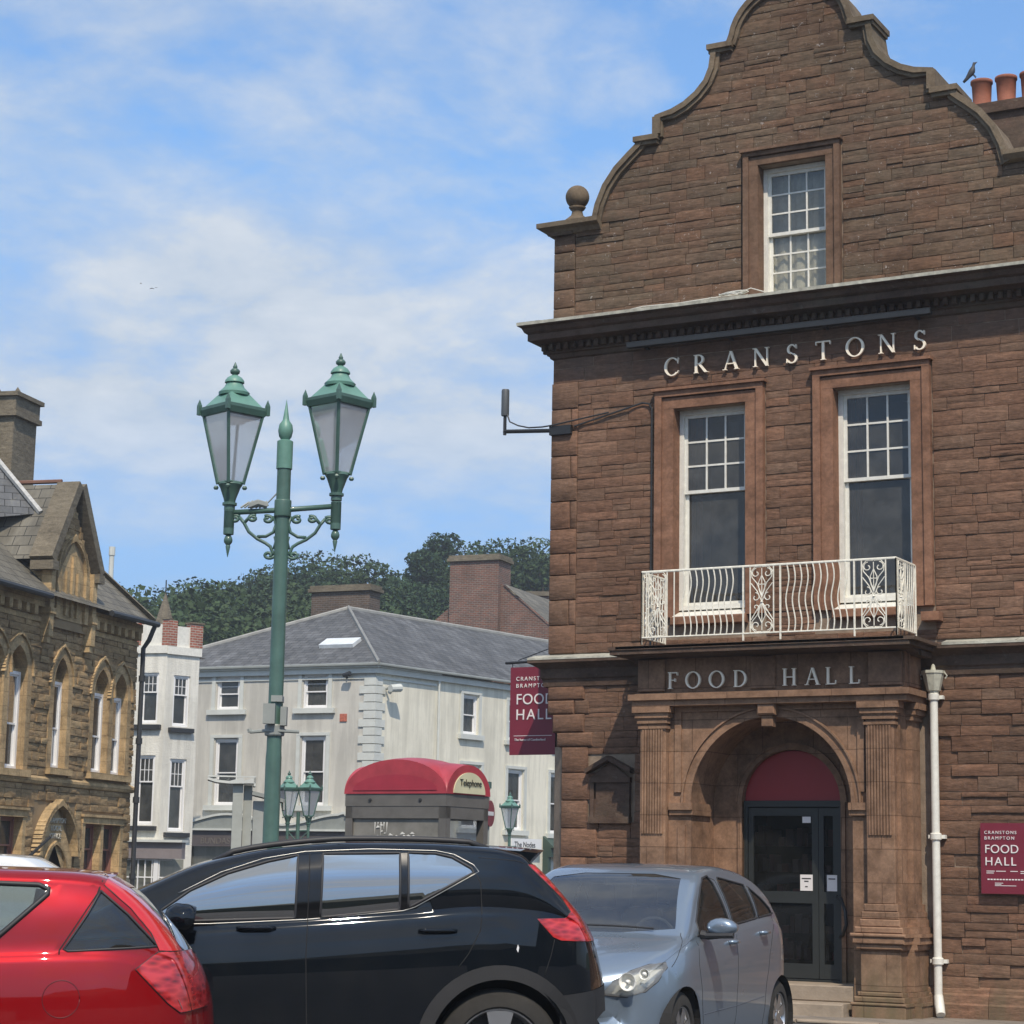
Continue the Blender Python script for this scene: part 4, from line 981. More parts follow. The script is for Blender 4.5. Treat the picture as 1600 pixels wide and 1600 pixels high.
def scrollwork(m,put,q):
    # iron scroll bracket below the arm, q=+1/-1 side
    r=.0145
    def c(pts): m.tube([put(q*x,z*.70) for x,z in pts],r,5)
    def sp(cx,cz,rad,a0,turn,n=16): return [(cx+rad*(1-.72*i/n)*math.cos(a0+turn*i/n),cz+rad*(1-.72*i/n)*math.sin(a0+turn*i/n)) for i in range(n+1)]
    c([(.06,-.52)]+[(.06+.03*i/3,-.52+.10*i/3) for i in range(1,4)]+[(.13,-.38),(.2,-.33),(.27,-.25),(.31,-.15),(.35,-.08)])
    c(sp(.385,-.10,.045,PI*.8,-PI*2.6)); c([(.07,-.06),(.05,-.16),(.07,-.25),(.13,-.30),(.2,-.305)])
    c(sp(.12,-.10,.045,PI*.3,PI*2.4)); c(sp(.24,-.09,.04,PI*.7,-PI*2.5)); c([(.31,-.15),(.27,-.08),(.24,-.05)])
    c(sp(.10,-.52,.045,PI*1.1,PI*2.3)); c([(.06,-.45),(.045,-.36),(.055,-.3)])
# near lamp
lp=thing('street_lamp','large green two lantern street lamp standing close between the cars and the white building','street lamp',(-9.86,13.985,0),math.atan2(-.43,-.43)*0+math.atan2(14.19-13.76,-9.47+10.24))
m=MB()
m.lathe([(.16,0),(.16,.10),(.13,.14),(.12,.9),(.10,.95),(.085,1.0),(.066,1.1),(.064,2.35),(.060,2.4),(.057,4.75)],(0,0,0),24); m.build('pole',M['green'],lp,ang=40)
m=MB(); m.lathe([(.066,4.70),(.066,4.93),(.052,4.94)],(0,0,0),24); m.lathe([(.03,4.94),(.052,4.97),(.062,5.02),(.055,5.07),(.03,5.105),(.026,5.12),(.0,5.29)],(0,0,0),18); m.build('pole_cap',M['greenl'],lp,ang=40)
A_=.435
m=MB(); m.tube([(-A_,0,4.33),(0,0,4.36),(A_,0,4.40)],.022,10); m.lathe([(.068,4.30),(.070,4.31),(.070,4.43),(.068,4.44)],(0,0,0),20); m.build('cross_arm',M['green'],lp,smooth=True)
m=MB()
for q in (1,-1): scrollwork(m,lambda x,z:(x,0,z+4.35),q)
m.build('scroll_bracket',M['green'],lp,smooth=True)
for q,dz in ((-1,0),(1,.095)):
    m=MB(); x=q*A_
    m.lathe([(.0,3.96),(.004,3.97),(.02,4.05),(.016,4.06),(.034,4.085),(.036,4.105),(.028,4.13),(.018,4.14),(.043,4.15),(.043,4.37+dz*0)],(x,0,dz*.6),16)
    m.lathe([(.043,4.2),(.043,4.34+dz*.4)],(x,0,dz*.6),16)
    m.build('arm_drop',M['green'],lp,ang=40)
    lantern(lp,(x,0,4.565+dz),1.0,-math.atan2(14.19-13.76,-9.47+10.24)+math.radians(28.9)+(.06 if q>0 else -.03))
m=MB(); m.tube([(-.27,-.02,4.385),(-.2,-.03,4.41),(-.13,0,4.395)],.03,6); m.tube([(-.13,0,4.41),(-.05,0,4.5)],.006,4)
for i in range(6): m.tube([(-.34+.03*i,-.02,4.37),(-.28+.03*i,.01,4.42+.01*(i%2)),(-.22+.02*i,-.02,4.39)],.008,4)
m.build('twisted_wire',M['grey'],lp)
m=MB(); m.box(-.085,.01,-.13,-.055,2.61,2.77); m.box(.05,.10,-.09,.0,2.60,2.75); m.box(-.03,.06,-.08,.07,2.79,2.84); m.tube([(-.19,-.05,2.545),(-.02,-.07,2.56),(.2,-.03,2.555)],.014,6); m.tube([(-.19,-.05,2.545),(-.2,-.05,2.57)],.02,6)
m.lathe([(.075,2.52),(.08,2.53),(.08,2.60),(.075,2.61)],(0,0,0),16)
m.build('junction_box',M['grey'],lp)
# far lamps (same pattern, smaller in the picture)
def far_lamp(loc,rz,twin,label,H):
    t=thing('street_lamp',label,'street lamp',loc,rz,'green lamps beyond the parked cars')
    m=MB(); m.lathe([(.13,0),(.13,.8),(.07,.9),(.05,1.0),(.045,H-(.4 if not twin else -.1))],(0,0,0),12); m.build('pole',M['green'],t,ang=40)
    if twin:
        m=MB(); m.tube([(-.27,0,H-.36),(.27,0,H-.34)],.02,6)
        for q in (1,-1): m.tube([(q*.27,0,H-.55),(q*.27,0,H-.2)],.035,6); m.tube([(0,0,H-.62),(q*.12,0,H-.5),(q*.24,0,H-.38)],.014,5)
        m.build('cross_arm',M['green'],t)
        for q in (1,-1): lantern(t,(q*.27,0,H),1.06,.25+q*.2,False)
    else:
        m=MB(); m.tube([(-.18,0,H-.75),(.22,0,H-.73)],.016,6); m.build('ladder_bar',M['green'],t)
        lantern(t,(0,0,H-.22),1.06,.5,False)
    return t
p=L2W((473-800)/3350*51,51); far_lamp((p.x,p.y,0),math.radians(28.9-18),True,'small green twin lantern lamp in front of the white corner building',2.76)
p=L2W((805-800)/3350*63,63); far_lamp((p.x,p.y,0),.2,False,'single green lantern lamp by the windows on the right face of the white building',3.03)
# ================================================================= telephone box
pu=dirv(31); ph=thing('telephone_box','grey telephone box with a red domed roof and a cream Telephone panel','telephone box',(-8.8427,14.9937,0),math.atan2(pu.y,pu.x)-PI/2+PI/2)
# local x = az31 (right face depth), local y = CCW (left) ; front face is the x=0 plane facing -x
WX,WY=.66,1.0; ZB=2.10
m=MB()
for (a,b) in ((0,0),(WX-.07,0),(0,WY-.07),(WX-.07,WY-.07)): m.box(a,a+.07,b,b+.07,0,2.0)
m.box(-.004,WX+.004,-.004,WY+.004,2.0,ZB)
m.box(.0,WX,.0,WY,1.90,1.999); 
m.build('frame',plain('brown_grey_metal',(.15,.14,.125),.55,var=.2,vs=5,metal=.2),ph)
m=MB(); m.box(.02,.045,.071,WY-.071,.4,1.899)
pn=m.build('front_panel',plain('worn_panel',(.20,.19,.165),.6,var=.3,vs=4),ph)
m=MB(); rr=random.Random(8)
for i in range(26):
    y=.30+rr.random()*.42; z=1.86-abs(rr.gauss(0,.05))-(.08 if y<.6 else 0); a=rr.uniform(.006,.03); m.poly(((.016-.0002*i,y,z),(.016-.0002*i,y+a*1.8,z+rr.uniform(-.01,.01)),(.016-.0002*i,y+a,z+a*.6)))
for i in range(5): y=.58+.03*i; m.poly(((.014,y,1.87),(.014,y+.012,1.87),(.014,y+.008,1.87-rr.uniform(.03,.12))))
m.build('torn_poster_scrap',plain('torn_paper',(.7,.68,.62),.8),pn)
m=MB(); m.box(WX-.03,WX-.01,.08,WY-.08,.3,1.9); m.build('back_glass',M['lampg'],ph)
m=MB(); m.box(.071,WX-.071,WY-.04,WY-.02,.3,1.9); m.build('side_glass',M['glass'],ph)
m=MB()
for y in (.25,.75): m.lathe([(.0,-.014),(.014,-.012),(.016,-.004)],(0,y,2.05),10,axis='x')
m.build('bolt',M['gut'],ph)
# cross vaulted dome
m=MB(); n=22
RXs,RYs=.20,.22
def av(t,h): t=min(1,abs(t)); return h*(1-t**2)**.5
rows=[]
for i in range(n+1):
    row=[]
    for j in range(n+1):
        u=-1+2*i/n; v=-1+2*j/n
        u=math.sin(u*PI/2); v=math.sin(v*PI/2)
        z=max(av(u,.25),av(v,.285))+.03*(1-u*u)*(1-v*v)
        row.append(m.vert((WX/2+u*(WX/2+.012),WY/2+v*(WY/2+.012),ZB+z)))
    rows.append(row)
for i in range(n):
    for j in range(n): m.face((rows[i][j],rows[i+1][j],rows[i+1][j+1],rows[i][j+1]))
for edge in ([r[0] for r in rows],[r[-1] for r in rows],rows[0],rows[-1]):
    lo=[m.vert((m.v[k].x,m.v[k].y,ZB+.002)) for k in edge]
    for k in range(len(edge)-1): m.face((edge[k],edge[k+1],lo[k+1],lo[k]))
dome=m.build('domed_roof',plain('faded_red_plastic',(.40,.045,.06),.5,var=.30,vs=3,coat=.1),ph,ang=40)
m=MB(); pts=[(WX/2+.245*math.cos(math.radians(t)),ZB+.012+.175*math.sin(math.radians(t))) for t in range(0,181,9)]
m.prism(pts,-.022,-.011); m.build('name_panel',plain('cream_sign_panel',(.62,.58,.38),.6,var=.1),dome)
text_mesh('Telephone',.078,plain('black_print',(.05,.05,.04),.6),dome,WX/2-.16,-.0265,ZB+.075,'print',.002)
m=MB(); pts=[(WY/2+.42*math.cos(math.radians(t)),ZB+.03+.13*math.sin(math.radians(t))) for t in range(0,181,9)]
A=[m.vert((-.018,y,z)) for y,z in pts]; m.face(A); m.build('roof_inset',plain('dull_crimson_inset',(.36,.03,.05),.5),dome)
# ================================================================= green post + no entry sign
p=L2W((765-800)/3350*43.5,43.5); t=thing('sign_post','dark green square post with a cap behind the telephone box','post',(p.x,p.y,0),math.radians(20))
m=MB(); m.box(-.08,.08,-.08,.08,0,3.2); m.build('shaft',M['green'],t); m=MB(); m.box(-.12,.12,-.12,.12,3.2,3.33); m.box(-.1,.1,-.1,.1,3.17,3.2); m.box(-.10,.10,-.10,.10,2.66,2.72); m.build('cap',M['green'],t)
p=L2W((774-800)/3350*42.5,42.5); t=thing('no_entry_sign','round red no entry sign with a white bar, seen nearly edge on','road sign',(p.x,p.y,0),math.radians(28.9+72))
m=MB(); m.lathe([(.0,-.012),(.26,-.012),(.26,0),(.0,0)],(0,0,2.66),28,axis='y'); m.build('disc',plain('road_sign_red',(.25,.03,.035),.5),t)
m=MB(); m.box(-.19,.19,-.0165,-.0125,2.62,2.70); m.build('bar',M['signw'],t)
m=MB(); m.tube([(0,.04,0),(0,.04,3.0)],.035,10); m.build('post',M['grey'],t)
# ================================================================= shelter beyond the lamp
p=L2W((385-800)/3350*30,30); t=thing('market_shelter','pale grey shelter with square posts and thin curved roof slabs behind the lamp pole','shelter',(p.x,p.y,0),math.radians(28.9+8))
m=MB(); m.box(-.14,.0,-.1,.16,0,2.66); m.box(.01,.13,-.02,.12,0,2.64); m.build('post',plain('pale_grey_post',(.36,.38,.35),.6,var=.12),t)
m=MB()
P=[(-.50,2.70),(-.38,2.665),(-.2,2.65),(0,2.655),(.17,2.66)]
for (xa,za),(xb,zb) in zip(P,P[1:]): m.poly(((xa,-.2,za),(xb,-.2,zb),(xb,-.2,zb+.035+(.05 if xa>-.25 else 0)),(xa,-.2,za+.035))); m.poly(((xa,-.2,za),(xb,-.2,zb),(xb,.3,zb),(xa,.3,za))); m.poly(((xa,-.2,za+.035),(xb,-.2,zb+.07),(xb,.3,zb+.07),(xa,.3,za+.035)))
m.box(-.50,.16,-.19,-.16,2.74,2.76); m.box(.14,.17,-.2,.3,2.62,2.76)
m.build('roof_slab',plain('pale_roof_slab',(.55,.57,.54),.6),t)
m=MB(); m.box(.15,.52,-.05,.25,0,2.42); m.build('side_panel',plain('grey_side_panel',(.33,.35,.33),.6,var=.15),t)
m=MB(); m.poly(((.13,-.2,2.50),(.58,-.2,2.40),(.58,-.2,2.45),(.13,-.2,2.555))); m.poly(((.13,-.2,2.50),(.58,-.2,2.40),(.58,.3,2.40),(.13,.3,2.50))); m.poly(((.13,-.2,2.555),(.58,-.2,2.45),(.58,.3,2.45),(.13,.3,2.555))); m.box(.56,.585,-.2,.3,2.30,2.45)
m.build('side_roof',M['grey'],t)
# ================================================================= WHITE CORNER BUILDING
cw=Vector((-35.542,55.768,0))
wb=thing('white_corner_building','pale rendered three storey corner building with a hipped slate roof and quoins','building',cw,0)
def sub(az): # matrix: local x along az, local y into building
    return Matrix.Rotation(rotz_of(az),4,'Z')
TR=sub(37); TL=sub(114)
def facade(name,T,x0,x1,z0,z1,holes,mat,parent,reveal=.16):
    m=MB(); m.T=T; wall_holes(m,x0,x1,z0,z1,0,holes)
    for a,b,c,d in holes:
        m.poly(((a,0,c),(a,reveal,c),(a,reveal,d),(a,0,d))); m.poly(((b,0,c),(b,reveal,c),(b,reveal,d),(b,0,d))); m.poly(((a,0,d),(b,0,d),(b,reveal,d),(a,reveal,d))); m.poly(((a,0,c),(b,0,c),(b,reveal,c),(a,reveal,c)))
    return m.build(name,mat,parent)
def sash_T(T,parent,*a,**k):
    o=sash(parent,*a,**k); o.matrix_local=T.copy(); return o
LW=[(-5.77,-4.93,6.55,7.62),(-2.58,-1.70,6.55,7.66),(-5.75,-4.90,3.5,5.62),(-2.58,-1.72,3.5,5.66)]
RW=[(4.45,5.22,6.0,7.3),(6.95,7.75,5.95,7.25),(9.6,10.4,5.95,7.2),(4.45,5.4,2.95,5.0),(6.95,7.8,2.95,4.97),(9.4,10.25,2.9,4.95)]
facade('wall',TL,-9.2,0,0,7.85,LW,M['render'],wb); facade('wall',TR,0,16,0,7.85,RW,M['renderl'],wb)
m=MB(); m.T=TL
for a,b,c,d in LW: 
    m.box(a-.17,a-.04,-.05,-.002,c,d+.03); m.box(b+.04,b+.17,-.05,-.002,c,d+.03); m.box(a-.17,b+.17,-.055,-.002,d+.031,d+.13); m.box(a-.3,b+.3,-.13,-.002,c-.16,c-.0)
m.box(-9.2,.0,-.04,-.002,7.45,7.52); m.box(-9.2,.12,-.12,-.002,7.62,7.8); m.box(-9.2,.2,-.22,.02,7.80,7.88)
m.T=TR
for a,b,c,d in RW: m.box(a-.17,a-.04,-.05,-.002,c,d+.03); m.box(b+.04,b+.17,-.05,-.002,c,d+.03); m.box(a-.17,b+.17,-.055,-.002,d+.031,d+.13); m.box(a-.25,b+.25,-.13,-.002,c-.16,c)
m.box(.0,3.0,-.04,-.002,7.45,7.52); m.box(0.,16,-.12,-.002,7.62,7.8); m.box(0.,3.05,-.2,.02,7.80,7.9)
m.build('moulding',M['trim'],wb)
m=MB()
for k in range(15):
    z=3.6+.26*k; l=.55 if k%2 else .38
    if z>7.3: break
    m.T=TL; m.box(-l,.03,-.045,-.001,z+.01,z+.245); m.T=TR; m.box(-.03,l*.8,-.045,-.001,z+.01,z+.245)
m.build('quoin',M['trim'],wb)
rw=random.Random(4)
for k,h in enumerate(LW):
    sash_T(TL,wb,h[0],h[1],h[2],h[3],.08,(h[2]+h[3])/2-.02,(1,2) if k<2 else (1,1),(1,1),fr=.07,mat=M['pvc'],glass=M['glassd'],back=1.2,curtain=[(h[0]+.08,h[1]-.08,M['curt'])] if k==1 else None)
for k,h in enumerate(RW):
    sash_T(TR,wb,h[0],h[1],h[2],h[3],.08,(h[2]+h[3])/2,(1,1),(1,1),fr=.07,mat=M['pvc'],glass=M['glassd'],back=1.0,curtain=[(h[0]+.05,h[0]+.3,M['curt']),(h[1]-.3,h[1]-.05,M['curt'])])
# stacked boxes behind lower left window
m=MB(); m.T=TL
for a,b,z in ((-5.6,-5.42,3.9),(-5.40,-5.2,4.02),(-5.19,-5.0,3.95)): m.box(a,b,.3,.5,3.55,z)
m.build('window_clutter',plain('cardboard',(.35,.24,.16),.9),wb)
# roof (true hip)
m=MB(); q=lambda T,x,y,z:(T@Vector((x,y,z)))[:]
Le=q(TL,-9.3,-.25,7.88); Co=q(TL,.22,-.25,7.88); Re=q(TR,16,-.25,7.88); hip=Vector((-39.62,60.3,10.15))-cw; hip=(hip.x,hip.y,10.35)
far=Vector(hip)+TR.to_3x3()@Vector((15,0,0)); Lb=Vector(Le)+TR.to_3x3()@Vector((12,0,0)); 
m.poly((Le,Co,hip)); m.poly((Co,Re,tuple(far),hip))
back=Vector(hip)+TL.to_3x3()@Vector((-4.2,0,0))*1.0; back.z=7.88
m.poly((Le,hip,tuple(far),(Le[0]+ (far.x-hip[0]),Le[1]+(far.y-hip[1]),7.88)))
rf=add_uv(m.build('roof',M['slate2'],wb))
m=MB(); 
m.tube([Vector(Co)+Vector((0,0,.03)),Vector(hip)+Vector((0,0,.05))],.10,6,flat=.5); m.tube([Vector(Le)+Vector((0,0,.03)),Vector(hip)+Vector((0,0,.04))],.07,6,flat=.5); m.tube([Vector(hip)+Vector((0,0,.03)),far+Vector((0,0,.03))],.08,6,flat=.6)
m.build('ridge_lead',plain('pale_lead_flashing',(.30,.30,.28),.7,var=.2),rf)
m=MB(); m.tube([Vector(Le)+Vector((0,0,-.0)),Vector(Co)],.05,6); m.tube([Vector(Co),Vector(Re)],.045,6); m.build('gutter',M['grey'],rf)
# skylight on left slope
n_=(Vector(Co)-Vector(Le)).cross(Vector(hip)-Vector(Le)).normalized(); 
if n_.z<0: n_=-n_
e1=(Vector(Co)-Vector(Le)).normalized(); e2=n_.cross(e1)
s0=Vector(Le)+e1*6.55+e2*1.65
m=MB(); a=[s0,s0+e1*1.25,s0+e1*1.25+e2*.62,s0+e2*.62]; 
m.poly([v+n_*.12 for v in a]); 
for i in range(4): m.poly((a[i],a[(i+1)%4],a[(i+1)%4]+n_*.12,a[i]+n_*.12))
m.build('skylight',plain('bright_skylight_glass',(.75,.78,.78),.15),rf)
# chimney of the white building
cz=Vector((-40.2,60.9,0))-cw
m=MB(); m.T=Matrix.Translation((cz.x-.3,cz.y+.6,0))@TL; m.box(-1.35,.95,-.1,.7,8.5,11.15); m.build('chimney',brickmat('soot_dark_brick',(.13,.085,.06),(.09,.065,.05),(.16,.14,.12)),rf)
m=MB(); m.T=Matrix.Translation((cz.x-.3,cz.y+.6,0))@TL; m.box(-1.45,1.05,-.2,.8,11.15,11.26); m.box(-1.4,1.0,-.15,.75,11.26,11.38); m.build('chimney_cap',M['gothc'],rf)
# shopfront fascia on the left face with a wavy top
m=MB(); m.T=TL
top=[]
for i in range(61):
    x=-9.2+9.1*i/60; k=(x+9.2)/9.1
    z=3.02+.16*math.cos((x+5.0)*1.55)+(.05 if x>-.9 else 0)
    top.append((x,z))
for (xa,za),(xb,zb) in zip(top,top[1:]): m.poly(((xa,-.30,2.75),(xb,-.30,2.75),(xb,-.30,zb),(xa,-.30,za))); m.poly(((xa,-.30,za),(xb,-.30,zb),(xb,0,zb),(xa,0,za)))
m.poly(((-.1,-.3,2.75),(-.1,0,2.75),(-.1,0,3.2),(-.1,-.3,3.2)))
sf=m.build('shopfront_gable_board',M['grey'],wb)
m=MB(); m.T=TL
for (xa,za),(xb,zb) in zip(top,top[1:]): m.poly(((xa,-.36,za),(xb,-.36,zb),(xb,-.36,zb+.07),(xa,-.36,za+.07))); m.poly(((xa,-.36,za+.07),(xb,-.36,zb+.07),(xb,0,zb+.07),(xa,0,za+.07))); m.poly(((xa,-.36,za),(xb,-.36,zb),(xb,-.3,zb),(xa,-.3,za)))
m.box(-9.2,-.1,-.36,-.301,2.70,2.76)
m.box(-.75,-.15,-.4,-.1,3.18,3.24)
pts=[(-.45+.26*math.cos(math.radians(t)),3.24+.22*math.sin(math.radians(t))) for t in range(0,181,15)]; m.prism(pts,-.35,-.05)
for x in (-.72,-.55,-.38): m.box(x,x+.07,-.34,-.301,2.78,3.1)
m.build('cornice_trim',M['trim'],sf)
m=MB(); m.T=TL; m.box(-9.2,-.1,-.26,-.005,2.2,2.70); m.box(-9.2,-.1,-.14,-.005,0,.5); 
for x in (-9.2,-6.6,-4.2,-1.9,-.25): m.box(x,x+.15,-.2,-.006,.5,2.2)
m.build('shop_fascia',M['fasciad'],sf)
tx=text_mesh('BUNDAS',.28,plain('dull_gold_lettering',(.16,.14,.12),.6),sf,0,0,0,'print',.005); tx.matrix_local=TL@Matrix.Translation((-6.0,-.268,2.28))@Matrix.Rotation(PI/2,4,'X')
m=MB(); m.T=TL; m.poly(((-9.1,-.05,.5),(-.3,-.05,.5),(-.3,-.05,2.2),(-9.1,-.05,2.2))); m.build('shop_window',M['glassd'],sf)
m=MB(); m.T=TR; m.box(6.9,8.6,-.25,-.15,2.35,2.68); sb=m.build('name_board',M['pvc'],wb)
tx=text_mesh('The Nodes',.26,plain('black_board_print',(.04,.04,.04),.6),wb,0,0,0,'print',.004); tx.parent=sb; tx.matrix_local=TR@Matrix.Translation((7.05,-.256,2.40))@Matrix.Rotation(PI/2,4,'X')
m=MB(); m.T=TR; m.box(9.0,15,-.35,-.005,2.1,2.4); m.box(9.0,9.15,-.25,-.006,0,2.1); m.box(10.6,10.75,-.25,-.006,0,2.1); m.poly(((9.0,-.5,2.4),(15,-.5,2.4),(15,-.005,2.8),(9.0,-.005,2.8))); m.poly(((9.0,-.5,2.4),(15,-.5,2.4),(15,-.35,2.4),(9.0,-.35,2.4)));m.poly(((9.0,-.5,2.4),(9.0,-.005,2.4),(9.0,-.005,2.8))); m.build('side_shopfront',plain('dark_green_shop_paint',(.04,.07,.055),.5),wb)
m=MB(); m.T=TR; m.box(9.35,10.4,-.06,-.004,.6,1.95); m.build('shop_window_frame',M['trim'],wb)
m=MB(); m.T=TR; m.tube([(10.15,-.15,0),(10.15,-.15,7.8)],.055,8); m.tube([(10.15,-.15,3.1),(10.15,-.15,3.3)],.085,8); m.tube([(3.05,-.1,0.2),(3.05,-.1,7.7)],.035,6); m.build('rain_pipe',M['trim'],wb)
def cctv(T,x,z,label,s=1):
    t=thing('security_camera',label,'security camera',(cw+T@Vector((x,-.05,z))),0); t.rotation_euler=T.to_euler()
    m=MB(); m.tube([(0,0,.0),(0,-.12*s,.05)],.03*s,6); m.build('bracket',M['grey'],t)
    m=MB(); m.tube([(-.10*s,-.22*s,.0),(.22*s,-.26*s,.05)],[.09*s,.10*s],10); m.tube([(0,-.1*s,-.1*s),(0,-.18*s,-.0)],.05*s,8); m.build('housing',M['trim'] if s>1 else M['gut'],t)
cctv(TR,.45,7.15,'pale cylindrical camera fixed to the quoins of the white corner building',1.3)
cctv(TL,-.95,7.55,'small black camera under the eaves of the white corner building',.8)
m=MB(); m.T=TL; m.box(-1.22,-.98,-.035,-.002,6.12,6.36); o=m.build('alarm_box',plain('faded_red_alarm_box',(.45,.13,.08),.6,var=.4,vs=20)); o.location=cw; tag(o,'small faded red alarm box on the white wall left of the quoins','alarm box')
# ================================================================= BRICK HOUSE BEHIND
bp=L2W((690-800)/3350*85,85); br_=thing('brick_house','dark red brick house with a broad chimney and slate roof rising behind the white building','building',(-41.4,74.2,0),rotz_of(112))
m=MB(); m.box(-3.6,6.5,0,8,0,8.9); 
m.poly(((-5.4,0,8.4),(6.3,0,7.4),(3.0,0,10.6),(-.2,0,13.3),(-2.15,0,12.3),(-5.4,0,9.75)))
m.build('wall',M['brick'],br_)
m=MB(); m.box(-2.15,-.0,-.3,1.0,8,14.05); cho=m.build('chimney',M['brick'],br_); m=MB(); m.box(-2.25,.1,-.4,1.1,14.05,14.18); m.box(-2.2,.05,-.35,1.05,14.18,14.3); m.build('chimney_cap',M['gothc'],cho)
m=MB(); m.poly(((.15,-.1,13.1),(6.3,-.1,8.0),(6.3,9,8.0),(.15,9,13.1))); m.poly(((-2.15,.3,12.2),(-5.4,.3,9.6),(-5.4,9,9.6),(-2.15,9,12.2))); add_uv(m.build('roof',M['slate1'],br_))
p=L2W((830-800)/3350*96,96); t=thing('long_brick_stack','low wide brick stack seen over the slate roof beside the sandstone wall','chimney',(p.x,p.y,0),rotz_of(90)); m=MB(); m.box(-2.2,3,0,1,0,14.1); m.build('stack',M['brick'],t); m=MB(); m.box(-2.3,3.1,-.1,1.1,14.1,14.3); m.build('coping',M['gothc'],t)
# ================================================================= BAY BUILDING
bcn=Vector((-38.785,49.409,0)); bt=thing('white_bay_house','narrow white roughcast bay house with brick and white battlements','building',bcn,0)
T1=sub(105); T2=sub(48)
H1=[(-.80,-.22,5.66,7.15),(-.80,-.22,2.72,4.73)]; H2=[(.28,.85,5.6,7.1),(.28,.85,2.55,4.65)]
facade('wall',T1,-2.4,0,0,7.85,H1,M['roughw'],bt); facade('wall',T2,0,1.15,0,7.85,H2,M['roughw'],bt); 
m=MB(); m.T=Matrix.Translation(T2@Vector((1.15,0,0)))@sub(-18); m.poly(((0,0,0),(2,0,0),(2,0,7.85),(0,0,7.85))); m.build('wall',M['roughw'],bt)
for T,Hs in ((T1,H1),(T2,H2)):
    for h in Hs: sash_T(T,bt,h[0],h[1],h[2],h[3],.07,h[3]-(h[3]-h[2])*.38,(3,2),(1,1),fr=.06,mat=M['pvc'],glass=M['glassd'],back=.9)
m=MB(); m.T=T1; m.box(-1.0,-.08,-.14,-.002,5.49,5.62); m.box(-1.0,-.08,-.14,-.002,2.55,2.68); m.T=T2; m.box(.15,.98,-.14,-.002,5.42,5.55); m.box(.15,.98,-.14,-.002,2.38,2.51); m.build('window_box',M['gut'],bt)
m=MB(); m.T=T1; m.box(-2.4,.03,-.07,.1,7.72,7.95); m.T=T2; m.box(-.02,1.18,-.07,.1,7.70,7.93); m.box(-.0,1.15,0,.2,7.93,8.55); m.T=T1; m.box(-2.4,0,0,.2,7.95,8.58); m.build('parapet_band',M['white'],bt)
m=MB(); m.T=T1; m.box(-.16,.03,-.05,.22,7.96,8.72); m.box(-1.25,-.85,-.05,.22,7.96,8.72); m.T=T2; m.box(-.03,.30,-.05,.22,7.94,8.70); m.box(.78,1.2,-.05,.22,7.94,8.66); m.build('brick_merlon',M['brickr'],bt)
m=MB(); m.T=T1; m.box(-1.3,-.8,-.08,.25,8.721,8.77); m.box(-.2,.05,-.08,.25,8.721,8.77); m.T=T2; m.box(.74,1.24,-.08,.25,8.661,8.71); m.build('merlon_cap',M['gothc'],bt)
m=MB(); m.T=T1; m.box(-2.6,.9,-.38,.1,2.22,2.29); m.build('shop_cornice',M['trim'],bt)
m=MB(); m.T=T1; m.box(-2.6,.85,-.25,-.005,1.75,2.22); m.build('shop_fascia',M['fascia'],bt)
m=MB(); m.T=T1
for i in range(6): m.box(-1.0+.22*i,-.97+.22*i,-.14,-.1,.7,1.74)
for z in (.7,1.2,1.70): m.box(-1.0,.5,-.135,-.105,z,z+.035)
m.box(-.05,.09,-.16,-.09,0,1.74)
o=m.build('shop_window',M['pvc'],bt); m=MB(); m.T=T1; m.poly(((-1,-.09,.7),(.85,-.09,.7),(.85,-.09,1.74),(-1,-.09,1.74))); m.build('pane',M['glassd'],o)
m=MB(); m.T=T1; m.poly(((-2.4,0,7.85),(0,0,7.85),(0,3,7.85),(-2.4,3,7.85))); m.build('roof',M['fascia'],bt)
# church spire far behind
p=L2W((249-800)/3350*90,90); t=thing('church_spire','thin buff stone spire top rising behind the white bay house','spire',(p.x,p.y,0),.3)
m=MB(); m.lathe([(.9,8),(.62,11.2),(.0,13.2)],(0,0,0),8); m.build('spire_stone',M['gothc'],t); m=MB(); m.tube([(0,0,13.1),(0,0,13.7)],.03,5); m.build('finial_rod',M['gut'],t)
# ================================================================= GOTHIC BUILDING
gp=Vector((-32.55,40.286,0)); gr=rotz_of(15)
gb=thing('gothic_stone_building','buff rock faced gothic stone building with lancet windows and a pointed gable on the left','building',gp,gr)
rg=random.Random(11)
def lancet_half(cx,hw,sp,ap,z):
    if z<sp: return hw
    if z>=ap: return 0
    # two-centred arc
    h=ap-sp; R=(hw*hw+h*h)/(2*hw); dz=z-sp; return math.sqrt(max(R*R-dz*dz,0))-(R-hw)
LN=[(-1.86,.40,3.62,5.42,6.02),(-.86,.38,3.62,5.40,6.0),(-3.92,.34,3.62,5.5,6.08),(-5.95,.42,3.5,5.55,6.15),(-6.95,.42,3.5,5.55,6.15),(-8.9,.36,3.62,5.5,6.1)]
GFW=[(-2.35,-.5,1.3,2.45),(-7.4,-5.35,1.3,2.5)]
m=MB()
hl=[]
for cx0,hw,z0_,sp,ap in LN: hl.append((lambda c,h,a,s,p:(lambda z:(c-lancet_half(c,h,s,p,z)-.20,c+lancet_half(c,h,s,p,z)+.20) if a-.15<z<p+.22 else None))(cx0,hw,z0_,sp,ap))
hl+=[(-4.9,-2.85,0,2.95)]+[(a-.15,b+.15,c-.15,d+.15) for a,b,c,d in GFW]
blocks(m,-11,-.0,.0,3.22,0,ch=(.15,.22),bl=(.25,.6),holes=hl,rnd=rg,rough=.025,dep=(.02,.06),gap=.012)
blocks(m,-11,-.0,3.42,6.75,0,ch=(.13,.20),bl=(.22,.55),holes=hl,rnd=rg,rough=.028,dep=(.02,.07),gap=.012)
